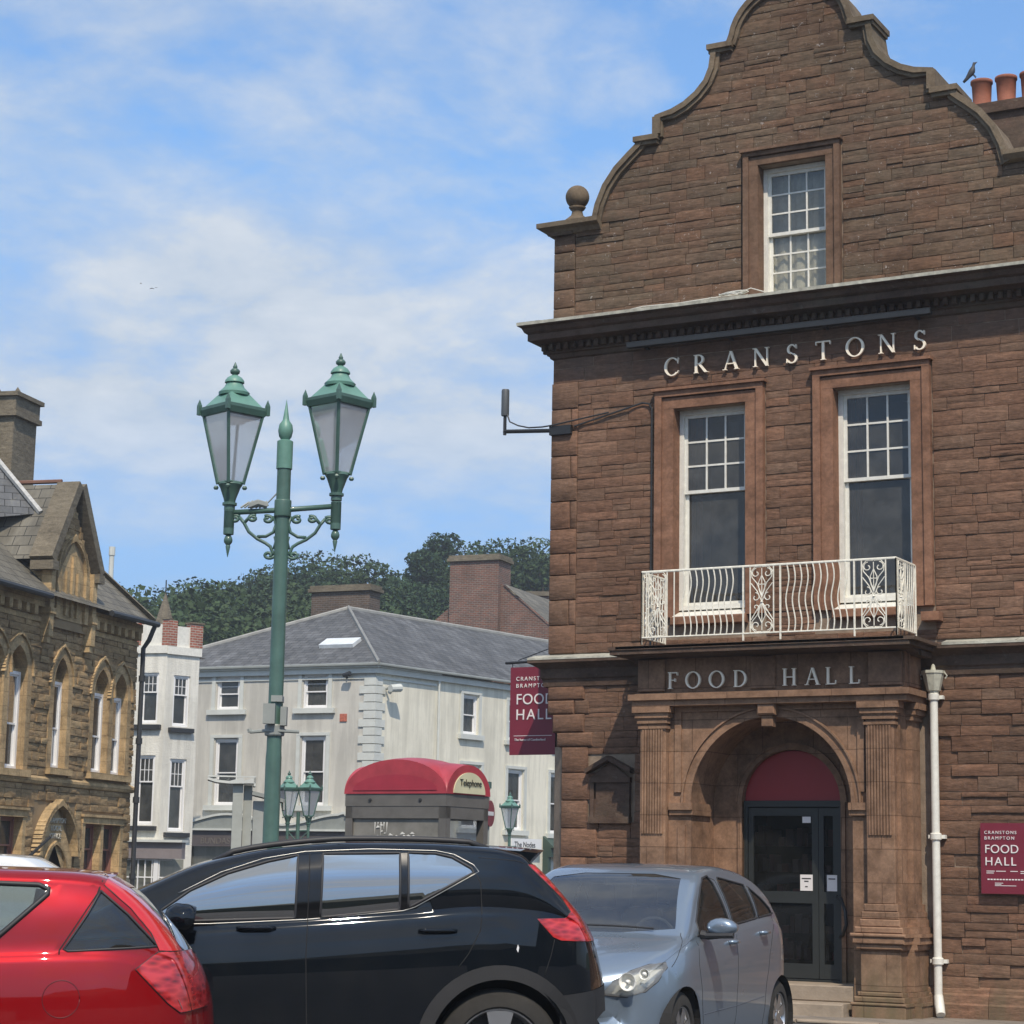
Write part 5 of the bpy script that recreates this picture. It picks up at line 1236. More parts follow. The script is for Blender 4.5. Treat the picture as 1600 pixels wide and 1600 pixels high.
blocks(m,-4.95,-2.85,6.75,9.4,-.12,ch=(.12,.16),bl=(.2,.4),holes=[lambda z:(-4.55,-3.2) if z<8.75 else None],clip=lambda z:(max(-4.95,-4.0-(9.6-z)*.62),min(-2.85,-3.9+(9.6-z)*.66)) if z>8 else (-4.95,-2.85),rnd=rg,rough=.02)
m.build('stone_wall',M['goth'],gb,ang=50)
m=MB()
def bandwall(x0,x1,za,zb,y):
    # backing wall with lancet openings, in fine rows
    z=za
    while z<zb-1e-4:
        zt2=min(z+.06,zb); zm=(z+zt2)/2; hs=[]
        for cx0,hw,z0_,sp,ap in LN:
            if z0_<zm<ap: w_=lancet_half(cx0,hw,sp,ap,zm); hs.append((cx0-w_,cx0+w_))
        for a,b,c,d in GFW+[(-4.45,-3.25,0,2.0)]:
            if c<zm<d: hs.append((a,b))
        for p,q in subtract(x0,x1,hs): m.poly(((p,y,z),(q,y,z),(q,y,zt2),(p,y,zt2)))
        z=zt2
bandwall(-11,0,0,7.3,0)
m.poly(((0,0,0),(0,9,0),(0,9,7.3),(0,0,7.3))); m.poly(((-11,0,0),(-11,9,0),(-11,9,7.3),(-11,0,7.3)))
m.poly(((0,0,7.3),(0,5,7.3),(0,2.5,9.6)))
m.poly(((-4.95,-.12,6.7),(-2.85,-.12,6.7),(-2.85,-.12,8.0),(-3.95,-.12,9.7),(-4.95,-.12,8.0)))
m.build('wall',M['gmortar'],gb)
# dressed surrounds for the lancets
m=MB()
def lancet_ring(cx,hw,z0,sp,ap,wd,y0,y1):
    n=12
    def outline(g):
        pts=[(cx-hw-g,z0)]
        for i in range(n+1):
            z=sp+(ap-sp)*i/n; pts.append((cx-lancet_half(cx,hw,sp,ap,z)-g*(1-.55*i/n),z+g*(i/n)*1.0))
        return pts
    a=outline(0); b=outline(wd)
    for s in (1,-1):
        A=[(cx+s*(x-cx),z) for x,z in a]; B=[(cx+s*(x-cx),z) for x,z in b]
        B[-1]=(cx,b[-1][1]); A[-1]=(cx,a[-1][1])
        for i in range(len(A)-1):
            av_=rg.random()
            m.poly(((A[i][0],y0,A[i][1]),(A[i+1][0],y0,A[i+1][1]),(B[i+1][0],y0,B[i+1][1]),(B[i][0],y0,B[i][1])),av_)
            m.poly(((A[i][0],y0,A[i][1]),(A[i+1][0],y0,A[i+1][1]),(A[i+1][0],y1,A[i+1][1]),(A[i][0],y1,A[i][1])),av_)
            m.poly(((B[i][0],y0,B[i][1]),(B[i+1][0],y0,B[i+1][1]),(B[i+1][0],0,B[i+1][1]),(B[i][0],0,B[i][1])),av_)
for cx0,hw,z0_,sp,ap in LN: lancet_ring(cx0,hw,z0_,sp,ap,.20,-.05-.002*(int(cx0*7)%5),.34); m.box(cx0-hw-.2,cx0+hw+.2,-.16,.1,z0_-.15,z0_-.002)
for a,b,c,d in GFW:
    m.box(a-.15,a,-.04,.3,c,d); m.box(b,b+.15,-.04,.3,c,d); m.box(a-.16,b+.16,-.06,.3,d,d+.15); m.box(a-.15,b+.15,-.1,.3,c-.14,c-.001); m.box((a+b)/2-.07,(a+b)/2+.07,-.02,.3,c,d); m.box(a-.2,b+.2,-.1,0,d+.151,d+.21)
m.profx([(0,3.22),(-.07,3.24),(-.10,3.3),(-.10,3.36),(0,3.43)],-11,0,m1=1)
m.box(-11,-4.96,-.05,-.001,6.75,6.86); m.box(-2.84,0,-.05,-.001,6.75,6.86)
x=-10.9
while x<0:
    if not(-5.3<x<-2.8): m.box(x,x+.16,-.16,-.001,6.88,7.08)
    x+=.38
m.box(-11,-4.96,-.12,-.001,7.08,7.28); m.box(-2.84,.05,-.12,-.001,7.08,7.28)
for x in (-5.02,-2.95): m.box(x-.02,x+.18,-.24,-.001,6.45,8.1); m.box(x,x+.14,-.2,-.001,6.3,6.45); m.box(x-.05,x+.21,-.28,.0,6.95,7.08)
m.build('dressed_stonework',M['gothd'],gb)
m=MB()   # hood moulds, gable arch, door arch
def hood(cx,hw,sp,ap,wd,y0):
    n=12; 
    for s in (1,-1):
        P=[]
        for i in range(n+1):
            z=sp+(ap-sp)*i/n; P.append(((cx+s*(lancet_half(cx,hw,sp,ap,z))),z))
        P[-1]=(cx,ap)
        for (x0,z0),(x1,z1) in zip(P,P[1:]):
            m.poly(((x0,y0,z0),(x1,y0,z1),(x1,y0,z1+wd),(x0+s*wd,y0,z0))); m.poly(((x0,y0,z0),(x1,y0,z1),(x1,0,z1),(x0,0,z0))); m.poly(((x0+s*wd,y0,z0),(x1,y0,z1+wd),(x1,0,z1+wd),(x0+s*wd,0,z0)))
for cx0,hw,z0_,sp,ap in LN: hood(cx0,hw+.19,sp-.02,ap+.24,.07,-.10)
hood(-3.87,.62,7.95,8.72,.16,-.20); m.box(-4.66,-4.48,-.20,-.1,6.9,7.96); m.box(-3.26,-3.08,-.20,-.1,6.9,7.96); 
m.poly(((-4.5,-.135,6.9),(-3.25,-.135,6.9),(-3.25,-.135,7.95),(-3.87,-.135,8.72),(-4.5,-.135,7.95)))
for x,zt in ((-4.15,8.0),(-3.87,8.35),(-3.6,8.0)): m.box(x-.05,x+.05,-.19,-.134,7.0,zt)
hood(-3.87,.85,1.7,2.80,.14,-.22); hood(-3.87,.55,1.25,1.95,.08,-.12)
m.poly(((-4.7,-.06,0),(-4.42,-.06,0),(-4.42,-.06,1.2),(-3.87,-.06,1.93),(-3.32,-.06,1.2),(-3.32,-.06,0),(-3.0,-.06,0),(-3.0,-.06,1.75),(-3.87,-.06,2.8),(-4.72,-.06,1.75)))
m.build('hood_mould',M['gothd'],gb)
# steep gable coping
m=MB(); SL=[]
for s,xf,zf in ((-1,-5.10,8.08),(1,-2.80,8.08)):
    ax,az_=-3.95,9.95; L_=Vector((xf-ax,0,zf-az_)); nn=Vector((-L_.z,0,L_.x)).normalized()*(1 if s<0 else -1)
    if nn.z<0: nn=-nn
    A=Vector((ax,0,az_)); B=Vector((xf,0,zf)); t=.20
    pts=[A-nn*.02,B-nn*.02,B+nn*t,A+nn*t]
    F_=[(p.x,-.34,p.z) for p in pts]; K_=[(p.x,.22,p.z) for i,p in enumerate(pts)]; SL.append([(p.x,.2,p.z) for p in (A+nn*.12,B+nn*.12)]+[(B.x+nn.x*.12,.9,B.z+nn.z*.12),(A.x+nn.x*.12,1.9,A.z+nn.z*.12)])
    m.poly(F_); 
    for i in range(4): m.poly((F_[i],F_[(i+1)%4],K_[(i+1)%4],K_[i]))
    m.box(xf-.14,xf+.14,-.36,.2,zf-.18,zf+.02)
m.build('gable_coping',M['gothc'],gb)
m=MB(); [m.poly(q) for q in SL]; add_uv(m.build('dormer_roof',M['slate1'],gb))
m=MB(); m.tube([(-3.95,.2,10.10),(-3.95,1.9,10.10)],.05,6); m.build('ridge_tile',plain('weathered_ridge_tile',(.20,.10,.07),.9),gb)
m=MB(); m.box(-4.9,-2.9,-.11,1.2,7.2,8.0); m.poly(((-4.95,-.1,8.0),(-4.95,1.2,8.0),(-4.95,.8,7.2),(-4.95,-.1,7.2))); m.build('dormer_cheek',M['gothd'],gb)
m=MB(); k=.85
m.poly(((-11,-.38,7.32),(.12,-.38,7.32),(.12,2.5,7.32+2.88*k),(-11,2.5,7.32+2.88*k))); m.poly(((-11,5.4,7.32),(.12,5.4,7.32),(.12,2.5,7.32+2.88*k),(-11,2.5,7.32+2.88*k)))
grf=add_uv(m.build('roof',M['slate1'],gb))
m=MB(); m.poly(((-.2,-.40,7.25),(.13,-.40,7.25),(.13,2.5,7.36+2.88*k),(-.2,2.5,7.36+2.88*k))); 
m.poly(((.13,-.40,7.2),(.13,2.5,7.2+2.88*k),(.13,2.5,7.45+2.88*k),(.13,-.40,7.42))); m.poly(((.01,-.42,7.44),(.13,-.42,7.44),(.13,2.5,7.46+2.88*k),(.01,2.5,7.46+2.88*k)))
m.box(-11,.13,2.42,2.58,7.33+2.88*k,7.42+2.88*k); m.build('verge_board',M['gothc'],grf)
m=MB(); m.tube([(-11,-.45,7.27),(-5.4,-.45,7.27)],.07,8); m.tube([(-2.4,-.45,7.27),(.18,-.45,7.30)],.07,8); m.tube([(.0,-.45,7.25),(-.04,-.33,6.9),(-.06,-.2,6.7),(-.06,-.2,0)],.06,8)
for z in (1.2,3.0,4.4,5.9): m.tube([(-.06,-.2,z),(-.06,-.2,z+.14)],.085,8)
m.build('gutter_pipe',M['gut'],gb)
# raised wing roof and chimney on the left
Rm=Matrix.Rotation(-gr,3,'Z'); lc=lambda x,y,d:tuple(Rm@(at_px(x,y,d)-gp))
m=MB(); m.poly((lc(64,802,47.5),lc(0,724,48.5),lc(-90,610,50),lc(-90,815,46.5))); add_uv(m.build('wing_roof',M['slate2'],grf))
m=MB(); m.tube([lc(64,801,47.4),lc(0,723,48.4),lc(-90,609,49.9)],.07,5); m.build('lead_flashing',plain('pale_roof_flashing',(.42,.42,.40),.7,var=.25,vs=10),grf)
Rm=Matrix.Rotation(-gr,3,'Z'); cc=Rm@(L2W((-54-800)/3350*49.5,49.5)-gp)
m=MB(); X,Y=cc.x,cc.y
m.box(X-.5,X+.62,Y-1.0,Y+.75,8.2,11.93); m.box(X-.55,X+.70,Y-1.08,Y+.82,8.2,9.9); m.prism([(X-.6,9.9),(X+.75,9.9),(X+.6,10.35),(X-.5,10.35)],Y-1.08,Y+.78)
m.box(X-.6,X+.70,Y-1.1,Y+.85,11.93,12.05); m.box(X-.55,X+.66,Y-1.05,Y+.80,12.05,12.41); m.box(X-.62,X+.74,Y-1.12,Y+.86,12.41,12.51)
chg=m.build('chimney',M['gothc'],gb)
m=MB()
for dy in (-.75,-.25,.3,.62): m.lathe([(.14,0),(.10,.12),(.0,.26)],(X+.05,Y+dy,12.51),4)
m.build('chimney_pot',M['gothc'],chg)
# windows in gothic openings
for cx0,hw,z0_,sp,ap in LN:
    sash(gb,cx0-hw,cx0+hw,z0_,sp+.05,.14,(z0_+sp)/2-.05,(1,1),(1,1),fr=.07,mat=M['pvc'],glass=M['glassd'],room=False)
    m=MB(); m.poly(((cx0-hw,.24,sp+.05),(cx0+hw,.24,sp+.05),(cx0+hw*.8,.24,(sp+ap)/2+.1),(cx0,.24,ap),(cx0-hw*.8,.24,(sp+ap)/2+.1))); m.box(cx0-hw,cx0+hw,.18,.24,sp+.02,sp+.12); m.build('arch_infill',M['gothd'],gb)
m=MB(); m.poly(((-11,.9,0),(0,.9,0),(0,.9,7),(-11,.9,7))); m.build('room_lining',M['room'],gb)
for a,b,c,d in GFW:
    for p,q in ((a,(a+b)/2-.07),((a+b)/2+.07,b)): sash(gb,p,q,c,d,.2,(c+d)/2,(1,1),(1,1),fr=.05,mat=plain('dull_red_window_paint',(.28,.13,.10),.6),glass=M['glassd'],room=False)
m=MB(); m.box(-4.42,-3.32,.1,.2,0,1.95); m.build('door',plain('dark_brown_door',(.05,.03,.02),.6),gb)
for k,(s,dx) in enumerate((('BRAMPTON',-.40),('LOCAL',-.24),('OFFICE',-.27))):
    tx=text_mesh(s,.16,plain('pale_worn_inscription',(.62,.58,.48),.8),gb,-3.87+dx,-.075,2.42-.17*k,'inscription',.01)
m=MB(); m.tube([(-5.25,-.1,1.6),(-4.85,-.45,2.1)],.035,6); m.build('flag_stay',M['gut'],gb)
p=L2W((160-800)/3350*60,60); t=thing('vent_pipe','thin pale vent pipe standing above the slate verge of the gothic building','pipe',(p.x,p.y,0)); m=MB(); m.tube([(0,0,0),(0,0,10.5)],.07,8); m.tube([(0,0,10.3),(0,0,10.55)],.09,8); m.build('pipe',M['trim'],t)
# ================================================================= TREES
lm,lnt,lb_=newmat('tree_foliage'); at=N(lnt,'ShaderNodeAttribute',attribute_name='blk'); oi=N(lnt,'ShaderNodeObjectInfo'); tn=None
c1=ramp(lnt,at.outputs['Fac'],[(0,(.014,.036,.018)),(.5,(.027,.062,.027)),(1,(.052,.098,.038))]); c2=mixc(lnt,math_(lnt,'MULTIPLY',oi.outputs['Random'],.6),c1,(.055,.085,.03)); lnt.links.new(c2,lb_.inputs['Base Color']); lb_.inputs['Roughness'].default_value=.65
lb_.inputs['Specular IOR Level'].default_value=.2
bark=plain('tree_bark',(.09,.07,.05),.9,bd=.02,bs=10)
def leafcloud(m,c,r,n,size,rnd,rz=.85):
    for _ in range(n):
        while True:
            d=Vector((rnd.uniform(-1,1),rnd.uniform(-1,1),rnd.uniform(-1,1)))
            if .2<d.length<1: break
        rad=(.72+.34*rnd.random()**.7) if rnd.random()<.8 else rnd.random()
        d=d.normalized()*rad; wob=1+.22*mnoise.noise(d*2.3+Vector(c)*.37)
        p=Vector(c)+Vector((d.x*r,d.y*r,d.z*r*rz))*wob
        s=size*rnd.choice((.45,.6,.8,1.0,1.4)); u=Vector((rnd.gauss(0,1),rnd.gauss(0,1),rnd.gauss(0,.6))).normalized(); v=u.orthogonal().normalized()*rnd.uniform(.5,1)
        q=Matrix.Rotation(rnd.uniform(0,6.3),3,u); v=q@v; u=u
        a=min(1,max(0,rnd.gauss(.45,.22)))
        m.poly((p-u*s-v*s*.2,p+v*s*.8,p+u*s+v*s*.2,p-v*s*.8),a)
def make_tree(seed,H,shape):
    rnd=random.Random(seed); t=thing('tree','tree','tree',(0,0,0))
    tr=MB(); tr.tube([(0,0,-1),(.1,0,H*.3),(.2,.1,H*.6),(.15,.1,H*.85)],[.38,.3,.2,.06],8)
    cr=MB(); cr.keep=True
    nl=13 if shape!='pine' else 15
    for k in range(nl):
        if shape=='pine':
            z=H*(.38+.60*k/nl); rr=H*.20*(1.15-.75*k/nl)*rnd.uniform(.7,1.2); a=rnd.uniform(0,6.3); off=H*.17*(1.1-k/nl)
        else:
            z=H*rnd.uniform(.40,.90); rr=H*rnd.uniform(.12,.20); a=k*2.4; off=H*.30*math.sqrt(max(0,1-((z/H-.62)/.36)**2))*rnd.uniform(.5,1.05)
        c=(off*math.cos(a),off*math.sin(a),z)
        tr.tube([(.1,0,H*.35),(c[0]*.5,c[1]*.5,z*.8),c],[.14,.09,.03],5)
        leafcloud(cr,c,rr,int(520*(rr/2.0)**1.4*1.2)+280,.155 if shape!='pine' else .15,rnd,.8 if shape!='pine' else .55)
    if shape!='pine': leafcloud(cr,(0,0,H*.66),H*.26,1300,.19,rnd,.95)
    tr.build('trunk',bark,t); cr.build('crown',lm,t); return t
protos=[make_tree(1,11,'r'),make_tree(2,12,'r'),make_tree(3,11,'r'),make_tree(4,13,'pine')]
used=[False]*4
def hillz(x,y):
    d=(-x*math.sin(YAW)+y*math.cos(YAW)); t=min(1,max(0,(d-95)/75)); return 15.0*t*t*(3-2*t)
# px, top z in picture y, depth, proto, label
TREES=[(215,912,150,0,'rounded dark tree at the left end of the wooded skyline, above the church spire'),
(275,898,158,1,'broad domed tree on the wooded skyline just right of the church spire'),
(345,905,150,2,'low dark tree on the skyline left of the big lamp pole'),
(390,868,160,0,'tall round topped tree on the skyline immediately left of the big lamp pole'),
(463,872,152,2,'dark tree on the skyline immediately right of the big lamp pole'),
(488,858,160,1,'bushy tree on the skyline above the sooty chimney of the white building'),
(558,858,155,0,'rounded tree standing apart on the skyline right of the sooty chimney'),
(612,890,160,2,'lower tree in the dip of the skyline before the tall pine'),
(655,850,156,3,'open layered pine at the left side of the tallest skyline group'),
(685,820,160,3,'tallest open topped pine on the skyline above the broad brick chimney'),
(737,842,162,1,'feathery tree on the skyline right of the broad brick chimney'),
(780,832,156,0,'round headed tree on the skyline between the brick chimney and the sandstone wall'),
(825,848,158,2,'bright edged tree partly behind the sandstone wall corner'),
(862,835,152,1,'tree cut off by the sandstone wall at the right end of the skyline'),
(243,925,140,2,'small dark tree low on the slope behind the white battlements'),
(430,905,142,1,'dense tree on the slope directly behind the big lamp pole'),
(520,900,146,2,'dense tree on the slope behind the sooty chimney cap'),
(590,925,140,0,'tree low on the slope above the hip of the slate roof'),
(640,900,146,1,'tree low on the slope left of the broad brick chimney'),
(310,930,140,0,'tree low on the slope above the left end of the slate roof'),
]
hts=[11.6,12.6,11.6,13.4]
for i,(px,py,d,k,lab) in enumerate(TREES):
    p=L2W((px-800)/3350*d,d); ztop=EYE+(1368+.018*(px-800)-py)*d/3330
    o=protos[k] if not used[k] else copy_tree(protos[k]); used[k]=True
    s=random.Random(i).uniform(.85,1.12) ; base=ztop-hts[k]*s
    gz=hillz(p.x,p.y)
    o.location=(p.x,p.y,base); o.rotation_euler=(0,0,i*1.3); o.scale=(s,s,s); o['label']=lab; o['category']='tree'; o['group']='trees on the wooded skyline'
    # the ground under every tree follows the hill, see below
treebase=[(o.location.copy()) for o in D.objects if o.get('category')=='tree']
m=MB(); m.keep=True; rnd=random.Random(21)
for k in range(62):
    px=rnd.uniform(150,880); d=rnd.uniform(118,150); p=L2W((px-800)/3350*d,d)
    zt=EYE+(1368-rnd.uniform(915,1010))*d/3330; r=rnd.uniform(2.4,3.8); leafcloud(m,(p.x,p.y,zt-r*.8),r,900,.19,rnd,.85); leafcloud(m,(p.x+rnd.uniform(-2,2),p.y,zt-r*2.2),r*1.2,350,.28,rnd,.9)
o=m.build('woodland',lm); o['kind']='stuff'; o['label']='dark green mass of woodland covering the hillside behind the roofs'; o['category']='woodland'
m=MB(); nn=48; ids=[]
for j in range(26):
    row=[]
    for i in range(nn):
        a=-210+i*(560/(nn-1)); d=90+j*10.0; p=L2W(a-60,d)
        t=min(1,max(0,(d-105)/45)); z=14.5*t*t*(3-2*t)*(1+.10*math.sin(i*.6)+.05*math.sin(j*.9+i)) - max(0,(d-230))*.02
        row.append(m.vert((p.x,p.y,z-.3)))
    ids.append(row)
for j in range(25):
    for i in range(nn-1): m.face((ids[j][i],ids[j][i+1],ids[j+1][i+1],ids[j+1][i]))
o=m.build('hill',plain('wooded_ground',(.035,.06,.02),.95,var=.3,vs=.2,bd=.3,bs=.8),smooth=True); structure(o)
# unseen ridge added behind the camera (it darkens the mirrored skyline in glass and paint)
m=MB(); prev=None
for i in range(40):
    a0=-150+7.5*i; h=6.0+2.2*math.sin(i*.55)+1.3*math.sin(i*1.7)+.6*math.sin(i*3.1)
    pr=[L2W(a0,-30),L2W(a0,-32,h*1.1),L2W(a0,-45,h*1.6),L2W(a0,-90,h*2)]
    if prev:
        for q in range(3): m.poly((prev[q],pr[q],pr[q+1],prev[q+1]))
    prev=pr
o=m.build('hill',plain('unseen_dark_ridge',(.05,.055,.035),.95,var=.3,vs=.3),smooth=True); structure(o)
# ================================================================= CARS
def pch(pts):
    """monotone piecewise cubic through (x,v) pairs"""
    xs=[p[0] for p in pts]; vs=[p[1] for p in pts]; n=len(xs)
    d=[(vs[i+1]-vs[i])/(xs[i+1]-xs[i]) for i in range(n-1)]
    m=[d[0]]+[0 if d[i-1]*d[i]<=0 else 2*d[i-1]*d[i]/(d[i-1]+d[i]) for i in range(1,n-1)]+[d[-1]]
    def f(x):
        if x<=xs[0]: return vs[0]
        if x>=xs[-1]: return vs[-1]
        import bisect
        i=bisect.bisect_right(xs,x)-1; h=xs[i+1]-xs[i]; t=(x-xs[i])/h
        return (2*t**3-3*t*t+1)*vs[i]+(t**3-2*t*t+t)*h*m[i]+(-2*t**3+3*t*t)*vs[i+1]+(t**3-t*t)*h*m[i+1]
    return f
def carmat(name,col,metal=.5,rough=.3,flake=0):
    m,nt,b=newmat(name); b.inputs['Base Color'].default_value=(*col,1); b.inputs['Metallic'].default_value=metal; b.inputs['Roughness'].default_value=rough; b.inputs['Specular IOR Level'].default_value=0 if metal<.4 else .4
    b.inputs['Coat Weight'].default_value=1; b.inputs['Coat Roughness'].default_value=.025
    co=objco(nt); n=noise_(nt,co,1.5,3,.6); r=ramp(nt,n,[(.3,rough*.85),(.7,rough*1.2)]); nt.links.new(r,b.inputs['Roughness'])
    d=mixc(nt,ramp(nt,noise_(nt,co,5,6,.7),[(.45,0.0),(.8,.02 if max(col)<.5 else .06)]),(*col,1),(.3,.27,.22)); nt.links.new(d,b.inputs['Base Color'])
    return m
M['tyre']=plain('tyre_rubber',(.026,.024,.021),.9,var=.3,vs=8)
M['alloy']=plain('alloy_silver',(.62,.62,.62),.28,metal=.9,var=.05)
M['trimb']=plain('black_plastic_trim',(.028,.028,.03),.55,var=.15)
M['cladd']=plain('grey_wheel_arch_plastic',(.022,.022,.023),.75,var=.15)
M['chrome']=plain('bright_trim',(.75,.75,.74),.15,metal=1,var=.03)
M['gloss']=plain('gloss_black_trim',(.006,.006,.007),.08,var=.05)
M['satin']=plain('satin_trim',(.30,.30,.29),.3,metal=.8,var=.05)
M['silverw']=plain('bright_reflector',(.85,.85,.80),.35,metal=.0,var=.05)
M['seat']=plain('seat_cloth',(.035,.035,.038),.9)
M['taill']=None
tm,tnt,tb=newmat('red_lamp_lens'); co=objco(tnt,(1,1,1)); co=objco(tnt,(9,9,26)); wv=N(tnt,'ShaderNodeTexVoronoi',i_Scale=1.6); tnt.links.new(co,wv.inputs[0])
c=ramp(tnt,wv.outputs[0],[(.0,(.10,.002,.002)),(.35,(.36,.008,.010)),(.8,(.62,.035,.035))]); tnt.links.new(c,tb.inputs['Base Color']); tb.inputs['Roughness'].default_value=.25; tb.inputs['Coat Weight'].default_value=1; tb.inputs['Coat Roughness'].default_value=.02; M['taill']=tm
sm2,snt,sb2=newmat('strip_lamp_lens'); sb2.inputs['Base Color'].default_value=(.62,.02,.02,1); sb2.inputs['Roughness'].default_value=.2; sb2.inputs['Coat Weight'].default_value=1; sb2.inputs['Coat Roughness'].default_value=.02; M['strip']=sm2
M['clearl']=glassmat('clear_lamp_cover',(.95,.96,.93),.9,.02,.30,.02,1.2,True)
M['privacy']=glassmat('privacy_glass',(.035,.04,.04),1.0,.30,.0)
M['carglass']=glassmat('car_glass',(.42,.47,.45),1.0,.02,.05,.01,1.0)
M['clearg']=glassmat('clear_car_glass',(.78,.84,.80),1.0,.06,.07,.01,1.4)
def car_shell(sp):
    """closed body surface; local x runs from nose to tail, y across, z up"""
    zt,zb,hw,bl=pch(sp['top']),pch(sp['bot']),pch(sp['hw']),pch(sp['belt'])
    x0,x1=sp['top'][0][0],sp['top'][-1][0]; st=[]
    n=sp.get('n',150)
    for i in range(n+1):
        t=i/n; s=t
        s=.5-.5*math.cos(PI*t); s=.35*s+.65*t
        st.append(x0+(x1-x0)*s)
    # extra stations right at the ends
    st=sorted(set(st+[x0+e for e in (.004,.012,.025)]+[x1-e for e in (.004,.012,.025)]))
    bm=bmesh.new(); rings=[]; tum=sp.get('tum',.30)
    bow=sp.get('bow',.10); Lh=(x1-x0)/2; xm=(x0+x1)/2
    for x in st:
        T_,B_,W_=zt(x),zb(x),hw(x); Z=min(bl(x),T_-.05); g=T_-Z
        er=min(.075,g*.6); zr=T_-er; yr=W_*.945-tum*max(0,zr-Z-.0); yr=max(yr,W_*.4)
        zm=B_+(Z-B_)*.55
        P=[(0,B_),(W_*.6,B_),(W_*.90,B_+.01),(W_*.965,B_+.05),(W_*.985,B_+(Z-B_)*.22),(W_*.99,B_+(Z-B_)*.40),(W_,zm),(W_*.998,B_+(Z-B_)*.75),(W_*.985,Z-.035),(W_*.962,Z-.002),(W_*.945,Z+.02*min(1,g/.1))]
        k=5
        for i in range(1,k): P.append((W_*.945+(yr-W_*.945)*i/k+ sp.get('bulge',.018)*math.sin(PI*i/k)*min(1,g/.3), Z+.02*min(1,g/.1)+(zr-Z-.02*min(1,g/.1))*i/k))
        rx=min(.11,yr*.3)
        for i in range(6):
            a=i/5*PI/2*.86; P.append((yr-rx*(1-math.cos(a)),zr+er*.80*math.sin(a)))
        yl,zl=P[-1]
        for i in range(1,9):
            u=1-i/8; P.append((yl*u, zl+(T_-zl)*(1-u**2.2)))
        e=(x-xm)/Lh; ring=[]
        full=[( -y,z) for y,z in P[::-1]][:-1]  # from top centre down the -y side (exclude bottom centre)
        loop=[(-y,z) for y,z in reversed(P)]   # top centre ... bottom centre on -y side
        loop+= [(y,z) for y,z in P[1:-1]]
        for y,z in loop:
            bx=-math.copysign(1,e)*bow*(abs(e)**3)*(abs(y)/max(.5,W_))**2.2 if abs(y)>0 else 0
            ring.append(bm.verts.new((x+bx,y,z)))
        rings.append(ring)
    nR=len(rings[0])
    for A,B in zip(rings,rings[1:]):
        for k in range(nR): bm.faces.new((A[k],A[(k+1)%nR],B[(k+1)%nR],B[k]))
    bm.faces.new(rings[0][::-1]); bm.faces.new(rings[-1])
    bmesh.ops.recalc_face_normals(bm,faces=bm.faces)
    for f in bm.faces: f.smooth=True
    return bm
def basis(d):
    d=d.normalized(); e1=Vector((0,0,1)).cross(d)
    e1=e1.normalized() if e1.length>.01 else Vector((1,0,0)); e2=d.cross(e1); return d,e1,e2
def pin(p,poly):
    x,y=p; c=False; j=len(poly)-1
    for i in range(len(poly)):
        xi,yi=poly[i]; xj,yj=poly[j]
        if (yi>y)!=(yj>y) and x<(xj-xi)*(y-yi)/(yj-yi)+xi: c=not c
        j=i
    return c
def smoothpoly(P,it=2,sharp=()):
    for _ in range(it):
        out=[]; n=len(P)
        for i in range(n):
            a,b=Vector(P[i]),Vector(P[(i+1)%n]); out+= [tuple(a*.8+b*.2),tuple(a*.2+b*.8)]
        P=out
    return P
def cut_region(bm,poly3,d,filt,margin=.02):
    d,e1,e2=basis(d); pr=lambda v:(v.dot(e1),v.dot(e2)); P2=[pr(Vector(p)) for p in poly3]; n=len(P2)
    def bb(f):
        q=[pr(v.co) for v in f.verts]; return min(a for a,b in q),max(a for a,b in q),min(b for a,b in q),max(b for a,b in q)
    for i in range(n):
        p,q=Vector(poly3[i]),Vector(poly3[(i+1)%n])
        if (q-p).length<1e-4: continue
        no=(q-p).cross(d).normalized(); (ax,ay),(bx,by)=P2[i],P2[(i+1)%n]
        lo=(min(ax,bx)-margin,min(ay,by)-margin); hi=(max(ax,bx)+margin,max(ay,by)+margin)
        fs=[]
        for f in bm.faces:
            if not filt(f.calc_center_median()): continue
            b=bb(f)
            if b[1]<lo[0] or b[0]>hi[0] or b[3]<lo[1] or b[2]>hi[1]: continue
            fs.append(f)
        if not fs: continue
        geom=list({*fs,*[e for f in fs for e in f.edges],*[v for f in fs for v in f.verts]})
        bmesh.ops.bisect_plane(bm,geom=geom,dist=1e-5,plane_co=p,plane_no=no)
    return [f for f in bm.faces if filt(f.calc_center_median()) and pin(pr(f.calc_center_median()),P2)]
def take(bm,faces,name,mat,parent,inset=.003,keep=False,thick=0):
    nb=bmesh.new(); vm={}
    for f in faces:
        for v in f.verts:
            if v not in vm: vm[v]=nb.verts.new(v.co)
    nrm={}
    for f in faces:
        for v in f.verts: nrm[v]=nrm.get(v,Vector())+f.normal*f.calc_area()
    for v,w in vm.items(): w.co=v.co-nrm[v].normalized()*inset
    for f in faces:
        try: g=nb.faces.new([vm[v] for v in f.verts]); g.smooth=True
        except ValueError: pass
    me=D.meshes.new(name); nb.to_mesh(me); nb.free(); me.materials.append(mat)
    o=D.objects.new(name,me); COL.objects.link(o); o.parent=parent
    if not keep: bmesh.ops.delete(bm,geom=faces,context='FACES')
    return o
